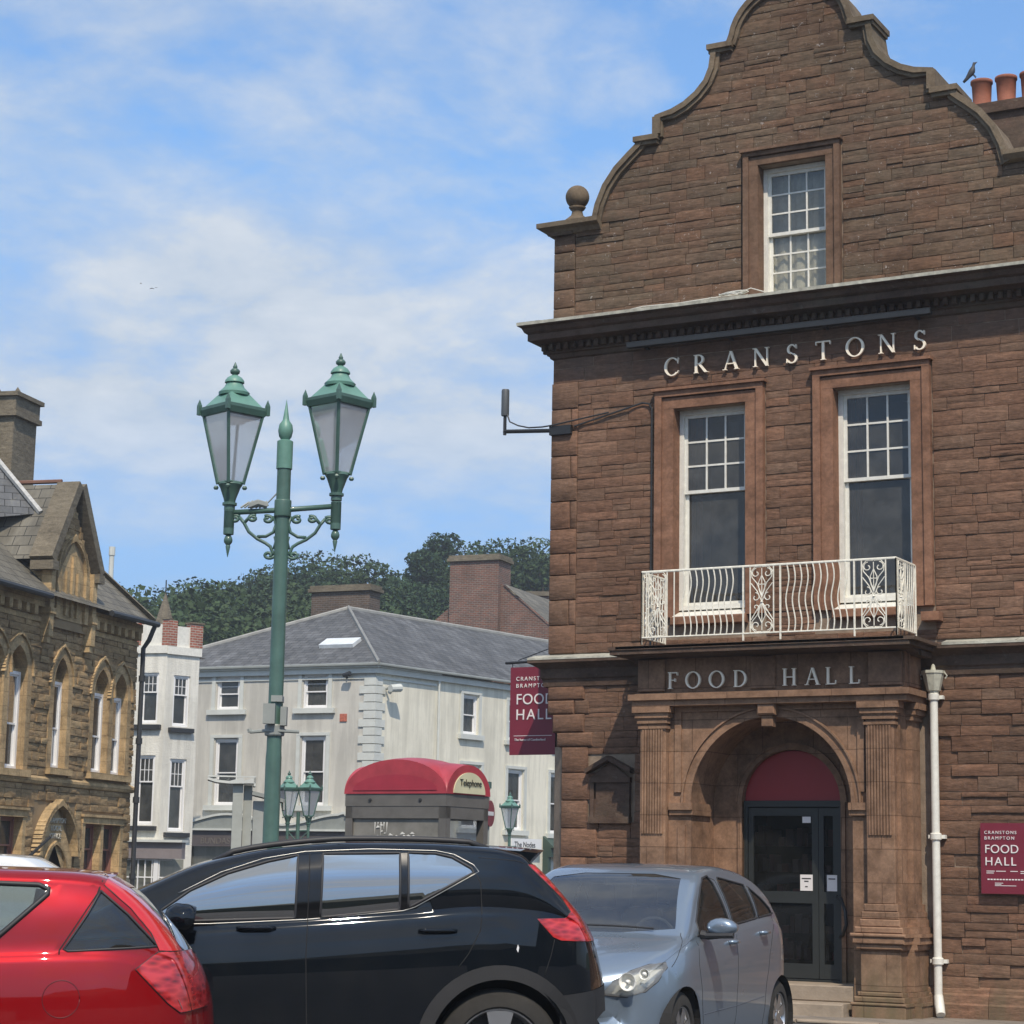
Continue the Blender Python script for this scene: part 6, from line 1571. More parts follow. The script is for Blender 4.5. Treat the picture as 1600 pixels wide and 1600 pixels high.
class Car:
    def __init__(s,root,spec,paint):
        s.root=root; s.bm=car_shell(spec); s.spec=spec; s.bvh=BVHTree.FromBMesh(s.bm); s.paint=paint; s.body=None; s.parts=[]
    def side(s,P,sg=-1): # polygon in (x,z) on the side with y sign sg
        return [Vector((x,0,z)) for x,z in P],Vector((0,1,0)),(lambda c:c.y*sg>.28)
    def window(s,P,name,mat,sides=(-1,1),inset=.004,sm=1,seal=True,r=.008,trim=None,label=None):
        P=smoothpoly(P,sm) if sm else P
        for sg in sides:
            p3,d,f=s.side(P,sg); fs=cut_region(s.bm,p3,d,f); o=take(s.bm,fs,name,mat,s.root,inset); s.parts.append(o)
            if seal: s.line([(x,z) for x,z in P]+[P[0]],sg,'window_seal',trim or M['trimb'],r,parent=o)
        return o
    def line(s,P,sg,name,mat,r,parent=None,off=.0,flat=None):
        pts=[]
        for (xa,za),(xb,zb) in zip(P,P[1:]):
            n=max(1,int(math.hypot(xb-xa,zb-za)/.03))
            for i in range(n): pts.append((xa+(xb-xa)*i/n,za+(zb-za)*i/n))
        pts.append(P[-1]); out=[]
        for x,z in pts:
            h=s.bvh.ray_cast(Vector((x,sg*3,z)),Vector((0,-sg,0)))
            if h[0] is not None: out.append(h[0]+Vector((0,sg*off,0)))
        if len(out)<2: return None
        m=MB(); m.tube(out,r,5,flat=flat); return m.build(name,mat,parent or s.root,smooth=True)
    def hit(s,x,z,sg=-1):
        h=s.bvh.ray_cast(Vector((x,sg*3,z)),Vector((0,-sg,0))); return h[0] if h[0] is not None else Vector((x,sg*.9,z))
    def down(s,x,y):
        h=s.bvh.ray_cast(Vector((x,y,3)),Vector((0,0,-1))); return h[0]
    def arch(s,x,z,R):
        P=[(x+R*math.cos(a),z+R*math.sin(a)) for a in [2*PI*i/36 for i in range(36)]]
        for sg in (-1,1):
            p3,d,f=s.side(P,sg); fs=cut_region(s.bm,p3,d,f); bmesh.ops.delete(s.bm,geom=fs,context='FACES')
        m=MB()
        for sg in (-1,1):
            y0=sg*(s.hwx(x)-.01); y1=sg*(s.hwx(x)-.32); n=18
            for i in range(n):
                a,b=-PI*.12+PI*1.24*i/n,-PI*.12+PI*1.24*(i+1)/n
                m.poly(((x+R*math.cos(a),y0,z+R*math.sin(a)),(x+R*math.cos(b),y0,z+R*math.sin(b)),(x+R*math.cos(b),y1,z+R*math.sin(b)),(x+R*math.cos(a),y1,z+R*math.sin(a))))
            m.poly([(x+R*math.cos(a),y1,z+R*math.sin(a)) for a in [-PI*.12+PI*1.24*i/n for i in range(n+1)]])
        m.build('wheel_well',M['dark'],s.root)
    def hwx(s,x): return pch(s.spec['hw'])(x)
    def wheel(s,x,z,R,rim,style,sides=(-1,1),wd=.215,steer=0):
        for sg in sides:
            y=sg*(s.hwx(x)-.035)
            w=D.objects.new('wheel',None); COL.objects.link(w); w.parent=s.root; w.location=(x,y,z); w.rotation_euler=(0,0,steer)
            m=MB(); m.cap=False; o=-sg   # inward direction
            m.lathe([(rim,-.0*o),(rim+.012,-.012*-o*-1),(R-.03,0),(R-.008,.02*o),(R,.05*o),(R,(wd-.05)*o),(R-.01,(wd-.02)*o),(rim,wd*o),(rim,.0)],(0,0,0),44,axis='y')
            m.build('tyre',M['tyre'],w,ang=40)
            m=MB(); m.cap=False; m.lathe([(rim+.004,.0),(rim-.008,.004*o),(rim-.02,.03*o),(rim-.03,.10*o),(rim-.03,.17*o)],(0,0,0),40,axis='y')
            m.lathe([(.0,.012*o),(.035,.012*o),(.045,.02*o),(.05,.05*o)],(0,0,0),20,axis='y')
            ns,tw=style
            for k in range(ns):
                a=2*PI*k/ns+.3
                for (r0,r1,w0,w1) in ((.035,rim-.012,.030,tw),):
                    c,s_=math.cos(a),math.sin(a); t=Vector((-s_,0,c)); rd=Vector((c,0,s_))
                    A=[rd*r0-t*w0,rd*r0+t*w0,rd*r1+t*w1,rd*r1-t*w1]
                    m.poly([p+Vector((0,.018*o,0)) for p in A[:2]]+[p+Vector((0,.008*o,0)) for p in A[2:]])
                    for i in range(4): m.poly((A[i]+Vector((0,.016*o,0)),A[(i+1)%4]+Vector((0,.016*o,0)),A[(i+1)%4]+Vector((0,.06*o,0)),A[i]+Vector((0,.06*o,0))))
            m.build('rim',M['alloy'],w,ang=35)
            m=MB(); m.cap=False; m.lathe([(.0,.09*o),(rim-.03,.09*o)],(0,0,0),24,axis='y'); m.build('brake_disc',M['cladd'],w)
    def finish(s,x0,x1):
        bm=s.bm; bmesh.ops.recalc_face_normals(bm,faces=bm.faces)
        me=D.meshes.new('body'); bm.to_mesh(me); bm.free(); me.materials.append(s.paint); me.shade_smooth(); me.set_sharp_from_angle(angle=math.radians(40))
        o=D.objects.new('body',me); COL.objects.link(o); o.parent=s.root; s.body=o
        m=MB(); m.box(x0,x1,-.60,.60,.20,.55); m.build('underbody',M['dark'],s.root)
        return o
def interior(c,seats,dash,floor):
    m=MB()
    for (x,y) in seats:
        m.lathe([(.0,0),(.2,.02),(.24,.1),(.22,.16),(.0,.17)],(x,y,floor),12)
        P=[(x+.22,y,floor+.1),(x+.30,y,floor+.4),(x+.36,y,floor+.62)]; m.tube(P,[.22,.23,.17],10,flat=.45) ; m.tube([(x+.37,y,floor+.66),(x+.39,y,floor+.84)],[.13,.11],10,flat=.5)
    m.build('seat',M['seat'],c.root,smooth=True)
    m=MB(); xa,xb=dash; m.box(xa,xb,-.62,.62,floor-.1,floor+.38); m.tube([(xb+.12+.0*math.cos(a),-.36+.18*math.cos(a),floor+.42+.17*math.sin(a)) for a in [2*PI*i/18 for i in range(18)]],.014,6,closed=True); m.build('dashboard',M['seat'],c.root)
def place_car(name,label,cat,P,az,xref,hw_):
    """P: world point on the visible side plane at local x = xref"""
    u=dirv(az); n=Vector((-u.y,u.x,0)); o=Vector(P)-u*xref+n*hw_
    return thing(name,label,cat,(o.x,o.y,0),math.atan2(u.y,u.x))
# ---------------- black estate SUV
su=place_car('parked_car','glossy black sport utility car with tinted windows, parked broadside beside the red hatchback','car',(-6.32,11.418,0),82,0,.93)
spS=dict(top=[(-3.62,.62),(-3.6,.80),(-3.5,.93),(-3.2,1.03),(-2.75,1.12),(-2.55,1.17),(-2.15,1.36),(-1.8,1.51),(-1.4,1.60),(-.9,1.648),(-.5,1.652),(-.05,1.635),(.16,1.60),(.30,1.50),(.45,1.36),(.60,1.20),(.69,1.06),(.735,.93),(.77,.80),(.785,.62)],
 bot=[(-3.62,.50),(-3.55,.34),(-3.2,.27),(-2.7,.24),(0,.24),(.4,.28),(.7,.40),(.785,.50)],
 hw=[(-3.62,.60),(-3.55,.74),(-3.4,.84),(-3.1,.90),(-2.6,.925),(-1,.93),(0,.93),(.3,.915),(.5,.885),(.65,.83),(.75,.74),(.785,.66)],
 belt=[(-3.62,.70),(-3.0,.95),(-2.2,1.07),(-1.75,1.105),(-.56,1.20),(-.1,1.24),(.3,1.22),(.785,1.1)],tum=.21,bulge=.034,bow=.16)
PS=carmat('black_paint',(.004,.006,.009),.0,.3)
c=Car(su,spS,PS)
def off(P,dx=0,dz=0): return [(x+dx,z+dz) for x,z in P]
c.window([(-2.05,1.14),(-1.25,1.175),(-1.24,1.55),(-1.42,1.51),(-1.66,1.435),(-1.88,1.33),(-2.06,1.20)],'window',M['privacy'],sm=0)
c.window([(-1.10,1.18),(-.62,1.235),(-.62,1.575),(-1.09,1.562)],'window',M['privacy'],sm=0)
c.window([(-.57,1.245),(-.17,1.465),(-.185,1.49),(-.30,1.555),(-.40,1.576),(-.57,1.578)],'window',M['privacy'],sm=0)
c.window([(-1.238,1.176),(-1.102,1.181),(-1.092,1.562),(-1.238,1.551)],'door_pillar_panel',M['gloss'],sm=0,seal=False,inset=.001)
c.window([(-.618,1.236),(-.572,1.243),(-.572,1.577),(-.618,1.575)],'door_pillar_panel',M['gloss'],sm=0,seal=False,inset=.001)
c.window([(.17,1.515),(.255,1.515),(.40,1.395),(.575,1.225),(.62,1.15),(.64,1.055),(.37,1.065),(.32,1.085),(.22,1.19),(.40,1.195),(.44,1.235),(.38,1.32)],'tail_light',M['taill'],sm=0,inset=-.006,r=.005)
p3=[Vector((0,y,z)) for y,z in ((-.60,1.18),(.60,1.18),(.50,1.49),(-.50,1.49))]; fs=cut_region(c.bm,p3,Vector((1,0,0)),lambda v:v.x>.1); take(c.bm,fs,'rear_window',M['privacy'],su)
p3=[Vector((0,y,z)) for y,z in ((-.68,1.16),(.68,1.16),(.55,1.56),(-.55,1.56))]; fs=cut_region(c.bm,p3,Vector((1,0,0)),lambda v:v.x<-1.3); take(c.bm,fs,'windscreen',M['carglass'],su)
fs=cut_region(c.bm,*[[Vector((x,0,z)) for x,z in ((.37,.735),(.9,.80),(.9,.2),(.37,.2))],Vector((0,1,0)),lambda v:abs(v.y)>.0]); take(c.bm,fs,'rear_bumper',M['cladd'],su,inset=-.004)
c.arch(0,.40,.445); c.arch(-2.72,.40,.445)
for sg in (-1,1):
    for xw in (0,-2.72):
        R_=.475; P=[(xw+R_*math.cos(a),.40+R_*math.sin(a)) for a in [PI*i/24-.05 for i in range(26)]]
        m=MB(); n=len(P)
        inn=[(xw+.43*math.cos(a),.40+.43*math.sin(a)) for a in [PI*i/24-.05 for i in range(26)]]; out=[(xw+.515*math.cos(a),.40+.515*math.sin(a)) for a in [PI*i/24-.05 for i in range(26)]]
        def yy(p): return c.hit(p[0],min(max(p[1],.42),1.0),sg).y
        for i in range(n-1):
            yi,yj=[c.hwx(xw)*sg*1.0 for _ in (0,1)]
            a0,a1,b0,b1=inn[i],inn[i+1],out[i],out[i+1]
            ya0,ya1,yb0,yb1=[yy(q)+sg*.016 for q in (b0,b1,b0,b1)]
            m.poly(((a0[0],ya0,a0[1]),(a1[0],ya1,a1[1]),(b1[0],yb1-sg*.004,b1[1]),(b0[0],yb0-sg*.004,b0[1])))
            m.poly(((b0[0],yb0-sg*.004,b0[1]),(b1[0],yb1-sg*.004,b1[1]),(b1[0],yb1-sg*.03,b1[1]),(b0[0],yb0-sg*.03,b0[1])))
            m.poly(((a0[0],ya0,a0[1]),(a1[0],ya1,a1[1]),(a1[0],ya1-sg*.09,a1[1]),(a0[0],ya0-sg*.09,a0[1])))
        m.build('wheel_arch_trim',M['cladd'],su)
c.wheel(0,.385,.385,.272,(5,.085)); c.wheel(-2.72,.385,.385,.272,(5,.085))
for sg in (-1,1):
    c.line([(-2.10,1.125),(-1.75,1.135),(-1.18,1.168),(-.60,1.228),(-.53,1.25),(-.14,1.47),(-.17,1.51),(-.29,1.572),(-.40,1.592),(-.8,1.595),(-1.2,1.572),(-1.45,1.525),(-1.7,1.44),(-1.95,1.31)],sg,'window_trim',M['satin'],.004,off=.002)
    gm=M['dark']
    c.line([(-1.17,1.56),(-1.175,1.18),(-1.18,.95),(-1.16,.5),(-1.12,.36)],sg,'door_gap',gm,.0035,off=-.001)
    c.line([(-.16,1.465),(-.13,1.40),(-.12,1.25),(-.13,1.12),(-.20,.98),(-.26,.90)],sg,'door_gap',gm,.0035,off=-.001)
    c.line([(-2.12,1.12),(-2.2,.9),(-2.2,.5)],sg,'door_gap',gm,.0035,off=-.001)
    c.line([(.33,1.07),(.31,.98),(.27,.86)],sg,'panel_gap',gm,.003,off=-.001); c.line([(-.14,1.555),(.10,1.54),(.16,1.52)],sg,'panel_gap',gm,.003,off=-.001)
    for x in (-.39,-1.48):
        h=c.hit(x,1.11,sg); m=MB(); m.tube([h+Vector((-.11,sg*.004,.0)),h+Vector((-.08,sg*.030,.004)),h+Vector((.07,sg*.032,.006)),h+Vector((.11,sg*.006,.004))],.013,8,flat=1.3); m.build('door_handle',PS,su,smooth=True)
    # roof rail
    m=MB(); P=[]
    for i in range(15):
        x=-1.75+i*1.7/14; z=pch(spS['top'])(x); P.append((x,sg*(.60),z-.025+.036*min(1,i/1.0,(14-i)/1.0)))
    m.tube(P,.018,8); m.build('roof_rail',M['trimb'],su,smooth=True)
    # mirror
    bmx=MB(); h=c.hit(-1.92,1.13,sg)
    T=Matrix.Translation((-1.92,sg*1.03,1.165)); bmx.T=T@Matrix.Diagonal((1,1,1,1))
    bmx.tube([(-.10,0,.0),(-.085,0,.0),(-.04,0,.005),(.03,0,.0),(.075,0,-.005)],[.03,.06,.085,.088,.075],16,flat=1.35); 
    bmx.tube([(0,-sg*.2,-.06),(0,-sg*.05,-.05)],.03,8); bmx.build('wing_mirror',PS,su,smooth=True)
# spoiler
m=MB()
for (xa,xb,h0,h1) in ((-.02,.27,.0,.0),):
    top=[(-.06,1.648),(.10,1.640),(.25,1.632),(.36,1.622)]; bot=[(-.02,1.60),(.10,1.565),(.19,1.50),(.27,1.525)]
    ys=[-.62+i*1.24/10 for i in range(11)]
    def pt(p,y): return (p[0]-.10*(abs(y)/.62)**3*(1 if p[0]>0 else .3),y,p[1]-.03*(abs(y)/.62)**2.5)
    for y0,y1 in zip(ys,ys[1:]):
        for a,b in zip(top,top[1:]): m.poly((pt(a,y0),pt(b,y0),pt(b,y1),pt(a,y1)))
        for a,b in zip(bot,bot[1:]): m.poly((pt(a,y0),pt(b,y0),pt(b,y1),pt(a,y1)))
        m.poly((pt(top[-1],y0),pt(bot[-1],y0),pt(bot[-1],y1),pt(top[-1],y1)))
    for y in (ys[0],ys[-1]): m.poly([pt(p,y) for p in top+bot[::-1]])
m.build('spoiler',PS,su,ang=30)
m=MB(); h=c.hit(.10,1.02); m.poly((h+Vector((0,-.002,.02)),h+Vector((.008,-.002,.0)),h+Vector((.002,-.002,-.03)),h+Vector((-.008,-.002,-.01)))); m.build('bird_dropping',M['pvc'],su)
interior(c,[(-1.5,-.36),(-1.5,.36)],(-2.5,-2.05),.62)
c.finish(-3.3,.5)
# ---------------- silver blue people carrier facing the camera
azs=24.0
sv=place_car('parked_car','silver blue hatchback facing the camera with a clear headlight, before the porch','car',(-6.6177,14.8513,0),azs,0,.88)
spV=dict(top=[(-.76,.50),(-.745,.62),(-.70,.70),(-.58,.795),(-.35,.89),(-.05,.985),(.10,1.03),(.22,1.10),(.55,1.33),(.80,1.47),(1.0,1.535),(1.35,1.57),(1.75,1.545),(2.1,1.48),(2.4,1.37),(2.60,1.255),(2.80,1.09),(2.93,.94),(3.02,.78),(3.05,.62)],
 bot=[(-.76,.40),(-.70,.25),(-.4,.2),(0,.2),(2.4,.2),(2.8,.27),(3.05,.42)],
 hw=[(-.76,.50),(-.72,.62),(-.62,.71),(-.45,.79),(-.2,.85),(.1,.875),(.6,.88),(2.0,.88),(2.4,.88),(2.7,.855),(2.9,.79),(3.05,.68)],
 belt=[(-.76,.60),(-.45,.78),(-.1,.90),(.2,.965),(.9,1.035),(1.6,1.09),(2.2,1.13),(2.7,1.05),(3.05,.9)],tum=.36,bow=.24)
PV=carmat('silver_blue_paint',(.235,.30,.37),.55,.30)
c=Car(sv,spV,PV)
sd0=dict(sides=(-1,1))
c.window([(.40,1.03),(1.16,1.085),(1.08,1.42),(1.02,1.475),(.90,1.455),(.62,1.27),(.42,1.12)],'window',M['carglass'],sm=0,r=.009)
c.window([(1.25,1.09),(1.86,1.135),(1.80,1.41),(1.24,1.465),(1.20,1.44)],'window',M['carglass'],sm=0,r=.009)
c.window([(1.92,1.14),(2.30,1.165),(2.26,1.21),(2.10,1.30),(1.88,1.395)],'window',M['carglass'],sm=0,r=.009)
p3=[Vector((0,y,z)) for y,z in ((-.70,1.07),(-.3,1.035),(.3,1.035),(.70,1.07),(.545,1.45),(.3,1.485),(-.3,1.485),(-.545,1.45))]; fs=cut_region(c.bm,p3,Vector((1,0,0)),lambda v:v.x<1.2); ws=take(c.bm,fs,'windscreen',M['clearg'],sv)
p3=[Vector((0,y,z)) for y,z in ((-.56,1.12),(.56,1.12),(.44,1.44),(-.44,1.44))]; fs=cut_region(c.bm,p3,Vector((1,0,0)),lambda v:v.x>2); take(c.bm,fs,'rear_window',M['clearg'],sv)
# headlights: cut along the car's length
hl_=[(-.42,.60),(-.50,.70),(-.60,.775),(-.70,.82),(-.785,.835),(-.80,.80),(-.765,.70),(-.70,.625),(-.58,.585)]
for sg in (-1,1):
    p3=[Vector((0,-sg*y,z)) for y,z in hl_]; dd=Vector((1,sg*-.10,0))
    fs=cut_region(c.bm,p3,Vector((1,0,0)),lambda v:v.x<.2)
    bowl=take(c.bm,fs,'headlight',M['clearl'],sv,inset=-.004,keep=True)
    o=take(c.bm,fs,'reflector_bowl',M['silverw'],bowl,inset=.05)
    m=MB(); m.cap=False
    for (y,z,x,r) in ((-.615,.70,-.575,.066),(-.71,.755,-.48,.04)): m.lathe([(r,-.012),(r*.86,-.012),(r*.8,.02),(r*.45,.035),(.0,.04)],(x,-sg*y,z),22,axis='x'); m.lathe([(.0,-.02),(.016,-.012),(.016,.02)],(x,-sg*y,z),10,axis='x')
    m.build('lamp_reflector',M['silverw'],bowl,smooth=True)
    m=MB(); pts=[]
    for (y,z) in hl_+[hl_[0]]:
        h=c.bvh.ray_cast(Vector((-3,-sg*y,z)),Vector((1,0,0)))
        if h[0] is not None: pts.append(h[0])
    if len(pts)>2: m.tube(pts,.005,5); m.build('lamp_seal',M['trimb'],bowl)
c.arch(0,.31,.345); c.arch(2.46,.31,.345)
c.wheel(0,.31,.31,.195,(7,.045)); c.wheel(2.46,.31,.31,.195,(7,.045))
for sg in (-1,1):
    g=M['dark']
    c.line([(.30,.98),(.28,.80),(.36,.55),(.42,.26)],sg,'door_gap',g,.0035,off=-.001)
    c.line([(1.0,1.475),(1.16,1.44),(1.215,1.07),(1.23,.8),(1.22,.45),(1.19,.26)],sg,'door_gap',g,.0035,off=-.001)
    c.line([(2.30,1.17),(2.22,1.05),(2.10,.85),(2.02,.62),(1.98,.4),(1.95,.26)],sg,'door_gap',g,.0035,off=-.001)
    c.line([(-.20,.80),(.0,.93),(.18,1.04)],sg,'bonnet_gap',g,.003,off=-.001)
    c.line([(.42,.43),(1.2,.455),(1.97,.50)],sg,'sill_crease',plain('sill_crease_paint',(.10,.12,.15),.4),.004,off=-.001)
    c.line([(.36,1.02),(1.2,1.085),(2.34,1.175)],sg,'window_ledge_trim',M['trimb'],.007,off=.001)
    for x,z in ((1.10,.96),(1.92,1.02)):
        h=c.hit(x,z,sg); m=MB(); m.tube([h+Vector((-.09,sg*.002,0)),h+Vector((-.06,sg*.035,.0)),h+Vector((.06,sg*.035,.004)),h+Vector((.09,sg*.002,.004))],[.012,.018,.018,.012],8); m.build('door_handle',PV,sv,smooth=True)
    y=sg*1.01
    m=MB(); m.T=Matrix.Translation((.42,y,1.085)); m.tube([(-.07,0,.0),(-.06,0,.0),(-.02,0,.004),(.04,0,.0),(.06,0,.0)],[.03,.055,.07,.068,.06],16,flat=1.75); mm=m.build('wing_mirror',PV,sv,smooth=True)
    m=MB(); m.tube([(.42,sg*.84,1.03),(.42,sg*.90,1.02),(.43,sg*1.0,1.03)],[.035,.03,.028],8); m.tube([(.36,sg*.90,1.022),(.36,sg*1.12,1.028)],.022,8); m.build('mirror_foot',M['trimb'],mm)
m=MB(); m.box(.86,.90,-.13,.13,1.39,1.45); m.build('rear_view_mirror',M['trimb'],sv)
m=MB(); hh=c.bvh.ray_cast(Vector((-3,.50,1.15)),Vector((1,0,0)))[0]; m.lathe([(.0,0),(.035,0),(.035,.003),(.0,.003)],(hh.x+.02,.50,1.15),14,axis='x'); m.build('tax_disc',plain('pale_green_paper',(.55,.65,.55),.8),sv)
m=MB()
for (y0,y1) in ((-.55,.10),(.05,.62)):
    P=[c.down(.165+.0*i,y0+(y1-y0)*i/6)+Vector((-.02,0,.02)) for i in range(7)]; m.tube(P,.009,5)
m.build('wiper',M['trimb'],sv)
# grille and number plate on the nose (mostly hidden by the black car)
def nose(y,z): 
    h=c.bvh.ray_cast(Vector((-3,y,z)),Vector((1,0,0))); return h[0]
m=MB()
for z in (.56,.60,.64): m.tube([nose(y,z)+Vector((-.004,0,0)) for y in [-.32+.08*i for i in range(9)]],.009,5)
m.build('grille',M['trimb'],sv)
m=MB(); A=[nose(y,z)+Vector((-.006,0,0)) for y,z in ((-.55,.30),(.55,.30),(.55,.37),(-.55,.37))]
for z in (.30,.33,.36): m.tube([nose(y,z)+Vector((-.003,0,0)) for y in [-.60+.1*i for i in range(13)]],.014,5)
m.build('lower_grille',M['trimb'],sv)
interior(c,[(1.0,-.36),(1.0,.36),(1.85,-.3),(1.85,.3)],(.25,.55),.55)
c.finish(-.4,2.7)
# ---------------- red hatchback, rear quarter in the near corner
rd=place_car('parked_car','bright red hatchback seen from its rear quarter, nearest at the lower left','car',(-6.621,7.767,0),80,0,.90)
spR=dict(top=[(-3.75,.60),(-3.72,.78),(-3.5,.90),(-3.0,1.0),(-2.7,1.05),(-2.2,1.28),(-1.8,1.40),(-1.3,1.452),(-.8,1.458),(-.3,1.452),(.0,1.446),(.16,1.433),(.30,1.37),(.42,1.28),(.54,1.16),(.63,1.04),(.69,.93),(.73,.80),(.75,.60)],
 bot=[(-3.75,.45),(-3.6,.28),(-3,.22),(-.2,.22),(.3,.26),(.6,.35),(.75,.45)],
 hw=[(-3.75,.6),(-3.6,.78),(-3.3,.86),(-2.8,.895),(-1,.90),(-.1,.90),(.2,.885),(.4,.86),(.58,.81),(.7,.74),(.75,.66)],
 belt=[(-3.75,.70),(-2.8,.93),(-2,.97),(-.5,1.03),(.2,1.05),(.75,1.0)],tum=.30,bow=.14)
PR_=carmat('red_paint',(.27,.005,.008),.2,.35)
c=Car(rd,spR,PR_)
c.window([(-1.2,1.02),(-.47,1.055),(-.30,1.13),(-.09,1.325),(-.085,1.35),(-.13,1.368),(-.4,1.375),(-1.2,1.385)],'window',M['carglass'],sm=0,r=.013)
c.window([(-2.0,1.0),(-1.27,1.02),(-1.27,1.385),(-1.6,1.34),(-1.9,1.2)],'window',M['carglass'],sm=0,r=.010)
c.window([(.155,1.345),(.29,1.235),(.425,1.10),(.43,1.09),(.02,1.065),(.0,1.075),(.10,1.235)],'quarter_window',M['carglass'],sm=0,r=.006)
c.window([(.185,1.405),(.235,1.40),(.36,1.295),(.47,1.17),(.545,1.065),(.44,1.07),(.40,1.15),(.30,1.265),(.17,1.37)],'tail_light_strip',M['strip'],sm=0,inset=-.005,r=.004)
c.window([(.435,1.062),(.60,1.06),(.655,.97),(.69,.80),(.55,.785),(.49,.83),(.335,.985)],'tail_light',M['taill'],sm=0,inset=-.007,r=.005)
p3=[Vector((0,y,z)) for y,z in ((-.58,1.04),(.58,1.04),(.48,1.36),(-.48,1.36))]; fs=cut_region(c.bm,p3,Vector((1,0,0)),lambda v:v.x>.1); take(c.bm,fs,'rear_window',M['privacy'],rd)
p3=[Vector((0,y,z)) for y,z in ((-.68,1.1),(.68,1.1),(.55,1.43),(-.55,1.43))]; fs=cut_region(c.bm,p3,Vector((1,0,0)),lambda v:v.x<-1.3); take(c.bm,fs,'windscreen',M['carglass'],rd)
c.arch(-.12,.32,.36); c.arch(-2.78,.32,.36); c.wheel(-.12,.32,.32,.21,(6,.05)); c.wheel(-2.78,.32,.32,.21,(6,.05))
for sg in (-1,1):
    c.line([(.17,1.42),(.14,1.33),(.06,1.20),(-.02,1.07),(-.02,1.05)],sg,'panel_gap',M['dark'],.004,off=-.001)
    c.line([(-.28,1.15),(-.36,1.0),(-.44,.8),(-.5,.6)],sg,'door_gap',M['dark'],.004,off=-.001)
    c.line([(.64,1.06),(.60,.79)],sg,'panel_gap',M['dark'],.003,off=-.001)
for P in [[(.085*math.cos(a),.85+.085*math.sin(a)) for a in [2*PI*i/28 for i in range(29)]]]: c.line(P,-1,'fuel_flap_gap',plain('flap_shadow_gap',(.10,.003,.006),.5),.0028,off=-.001)
# clear lamp lenses inside the tail light
m=MB()
for (xa,xb,za,zb) in ((.56,.66,.80,.845),(.57,.66,.895,.915)):
    pts=[c.hit(x,z)+Vector((0,-.014,0)) for x,z in ((xa,za),(xb,za),(xb,zb),(xa-.02,zb))]; m.poly(pts)
m.build('reversing_lens',M['alloy'],rd)
m=MB(); ys=[-.6+i*.12 for i in range(11)]
for a,b in zip(ys,ys[1:]):
    q=lambda x,z,y:(x-.05*(abs(y)/.6)**3,y,z-.03*(abs(y)/.6)**2)
    m.poly((q(.0,1.449,a),q(.235,1.430,a),q(.235,1.430,b),q(.0,1.449,b))); m.poly((q(.235,1.430,a),q(.215,1.405,a),q(.215,1.405,b),q(.235,1.430,b))); m.poly((q(.1,1.43,a),q(.215,1.405,a),q(.215,1.405,b),q(.1,1.43,b)))
m.build('spoiler',PR_,rd,ang=30)
interior(c,[(-1.3,-.36),(-1.3,.36),(-.5,-.3),(-.5,.3)],(-2.3,-1.95),.5)
c.finish(-3.4,.4)
# ---------------- white car behind the red one
pw=L2W((20-800)/3350*16,16); wc=place_car('parked_car','white hatchback of which only the curved roof shows above the red hatchback','car',(pw.x,pw.y,0),84,0,.88)
spW=dict(spR); spW['top']=[(x-.05,z+.10 if z>1.2 else z) for x,z in spR['top']]; spW['bot']=[(x-.05,z) for x,z in spR['bot']]; spW['hw']=[(x-.05,z) for x,z in spR['hw']]; spW['belt']=[(x-.05,z) for x,z in spR['belt']]
c=Car(wc,spW,carmat('white_paint',(.70,.71,.70),.0,.35))
c.window([(-1.2,1.02),(-.5,1.055),(-.15,1.30),(-.2,1.37),(-1.2,1.41)],'window',M['carglass'],sm=0,r=.010)
c.window([(-2.0,1.0),(-1.27,1.02),(-1.27,1.41),(-1.6,1.37),(-1.9,1.2)],'window',M['carglass'],sm=0,r=.010)
c.arch(-.15,.32,.36); c.arch(-2.8,.32,.36); c.wheel(-.15,.32,.32,.21,(6,.05)); c.wheel(-2.8,.32,.32,.21,(6,.05))
c.finish(-3.4,.3)
gull('upper left of two tiny gulls flying in front of the pale clouds',at_px(220,443,70),.6,.22)
gull('lower right of two tiny gulls flying in front of the pale clouds',at_px(240,451,75),-.5,.28)
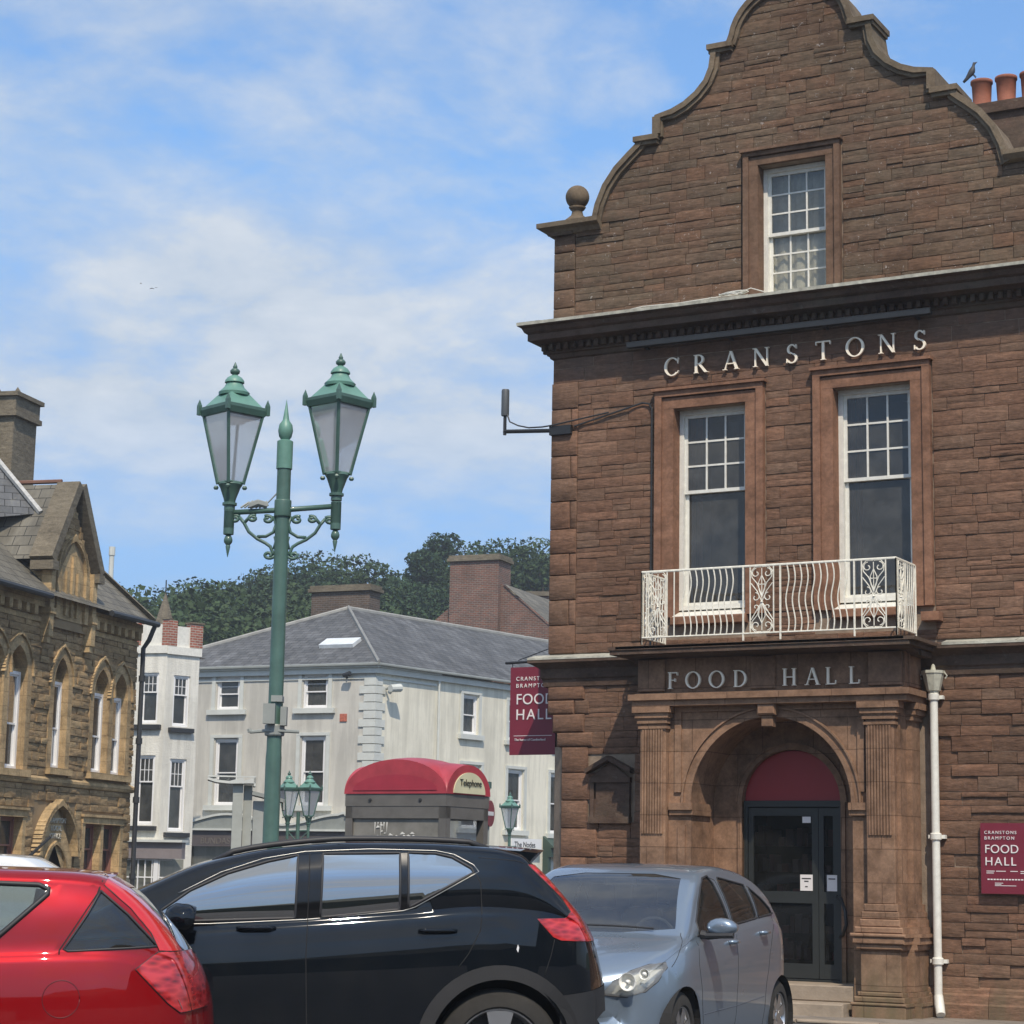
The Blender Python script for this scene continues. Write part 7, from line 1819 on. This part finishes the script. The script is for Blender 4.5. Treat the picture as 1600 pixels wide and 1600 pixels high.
# ================================================================= far-apart pieces of one mesh become parts of their own
import numpy as np
def split_far(o,maxp=24):
    me=o.data; nv=len(me.vertices)
    if nv<8 or nv>60000: return
    co=np.empty(nv*3); me.vertices.foreach_get('co',co); co=co.reshape(-1,3)
    ed=np.empty(len(me.edges)*2,dtype=np.int64); me.edges.foreach_get('vertices',ed); ed=ed.reshape(-1,2)
    par=list(range(nv))
    def find(a):
        while par[a]!=a: par[a]=par[par[a]]; a=par[a]
        return a
    for a,b in ed: 
        ra,rb=find(int(a)),find(int(b))
        if ra!=rb: par[ra]=rb
    roots=np.array([find(i) for i in range(nv)]); u,isl=np.unique(roots,return_inverse=True); k=len(u)
    if k<2 or k>700: return
    lo=np.full((k,3),np.inf); hi=np.full((k,3),-np.inf); np.minimum.at(lo,isl,co); np.maximum.at(hi,isl,co)
    size=(hi-lo).max(axis=1); gap=np.maximum(0,np.maximum(lo[:,None]-hi[None],lo[None]-hi[:,None])); near=np.sqrt((gap**2).sum(axis=2))<=np.maximum(.02,.5*np.maximum(size[:,None],size[None]))
    p2=list(range(k))
    def f2(a):
        while p2[a]!=a: p2[a]=p2[p2[a]]; a=p2[a]
        return a
    for a,b in zip(*np.nonzero(np.triu(near,1))):
        ra,rb=f2(int(a)),f2(int(b))
        if ra!=rb: p2[ra]=rb
    pr=np.array([f2(i) for i in range(k)]); uu,pc=np.unique(pr,return_inverse=True); n=len(uu)
    if n<2 or n>maxp: return
    vp=pc[isl]
    for q in range(1,n):
        c=o.copy(); c.data=me.copy(); COL.objects.link(c); c.name=o.name.split('.')[0]
        bm=bmesh.new(); bm.from_mesh(c.data); bm.verts.ensure_lookup_table(); bmesh.ops.delete(bm,geom=[bm.verts[i] for i in np.nonzero(vp!=q)[0]],context='VERTS'); bm.to_mesh(c.data); bm.free()
    bm=bmesh.new(); bm.from_mesh(me); bm.verts.ensure_lookup_table(); bmesh.ops.delete(bm,geom=[bm.verts[i] for i in np.nonzero(vp!=0)[0]],context='VERTS'); bm.to_mesh(me); bm.free()
KEEP=('crown','woodland','wall','stone_wall','gable_wall','mortar_backing','hill','ground','trunk','letter','print','inscription','seat','shelf_goods','torn_poster_scrap','room_lining','twisted_wire','body','grille','lower_grille','balcony_railing','flashing')
for o in list(D.objects):
    if o.type=='MESH' and o.data.users==1 and (not o.children or o.name.startswith('notice')) and o.name.split('.')[0] not in KEEP: split_far(o)
for o in D.objects:
    if o.name.startswith('dentil_band'): o['kind']='stuff'

# ================================================================= haze
m=MB(); m.box(-470,380,-310,470,-1.2,60); hz=m.build('haze',D.materials.new('haze')); hm=hz.data.materials[0]; hm.use_nodes=True; hn=hm.node_tree; hn.nodes.remove(hn.nodes['Principled BSDF'])
pv=hn.nodes.new('ShaderNodeVolumePrincipled'); pv.inputs['Color'].default_value=(.86,.93,1,1); pv.inputs['Density'].default_value=.0008; pv.inputs['Anisotropy'].default_value=.2; hn.links.new(pv.outputs[0],hn.nodes['Material Output'].inputs['Volume'])
hz['kind']='stuff'; hz['label']='thin pale summer haze over the far trees and roofs'
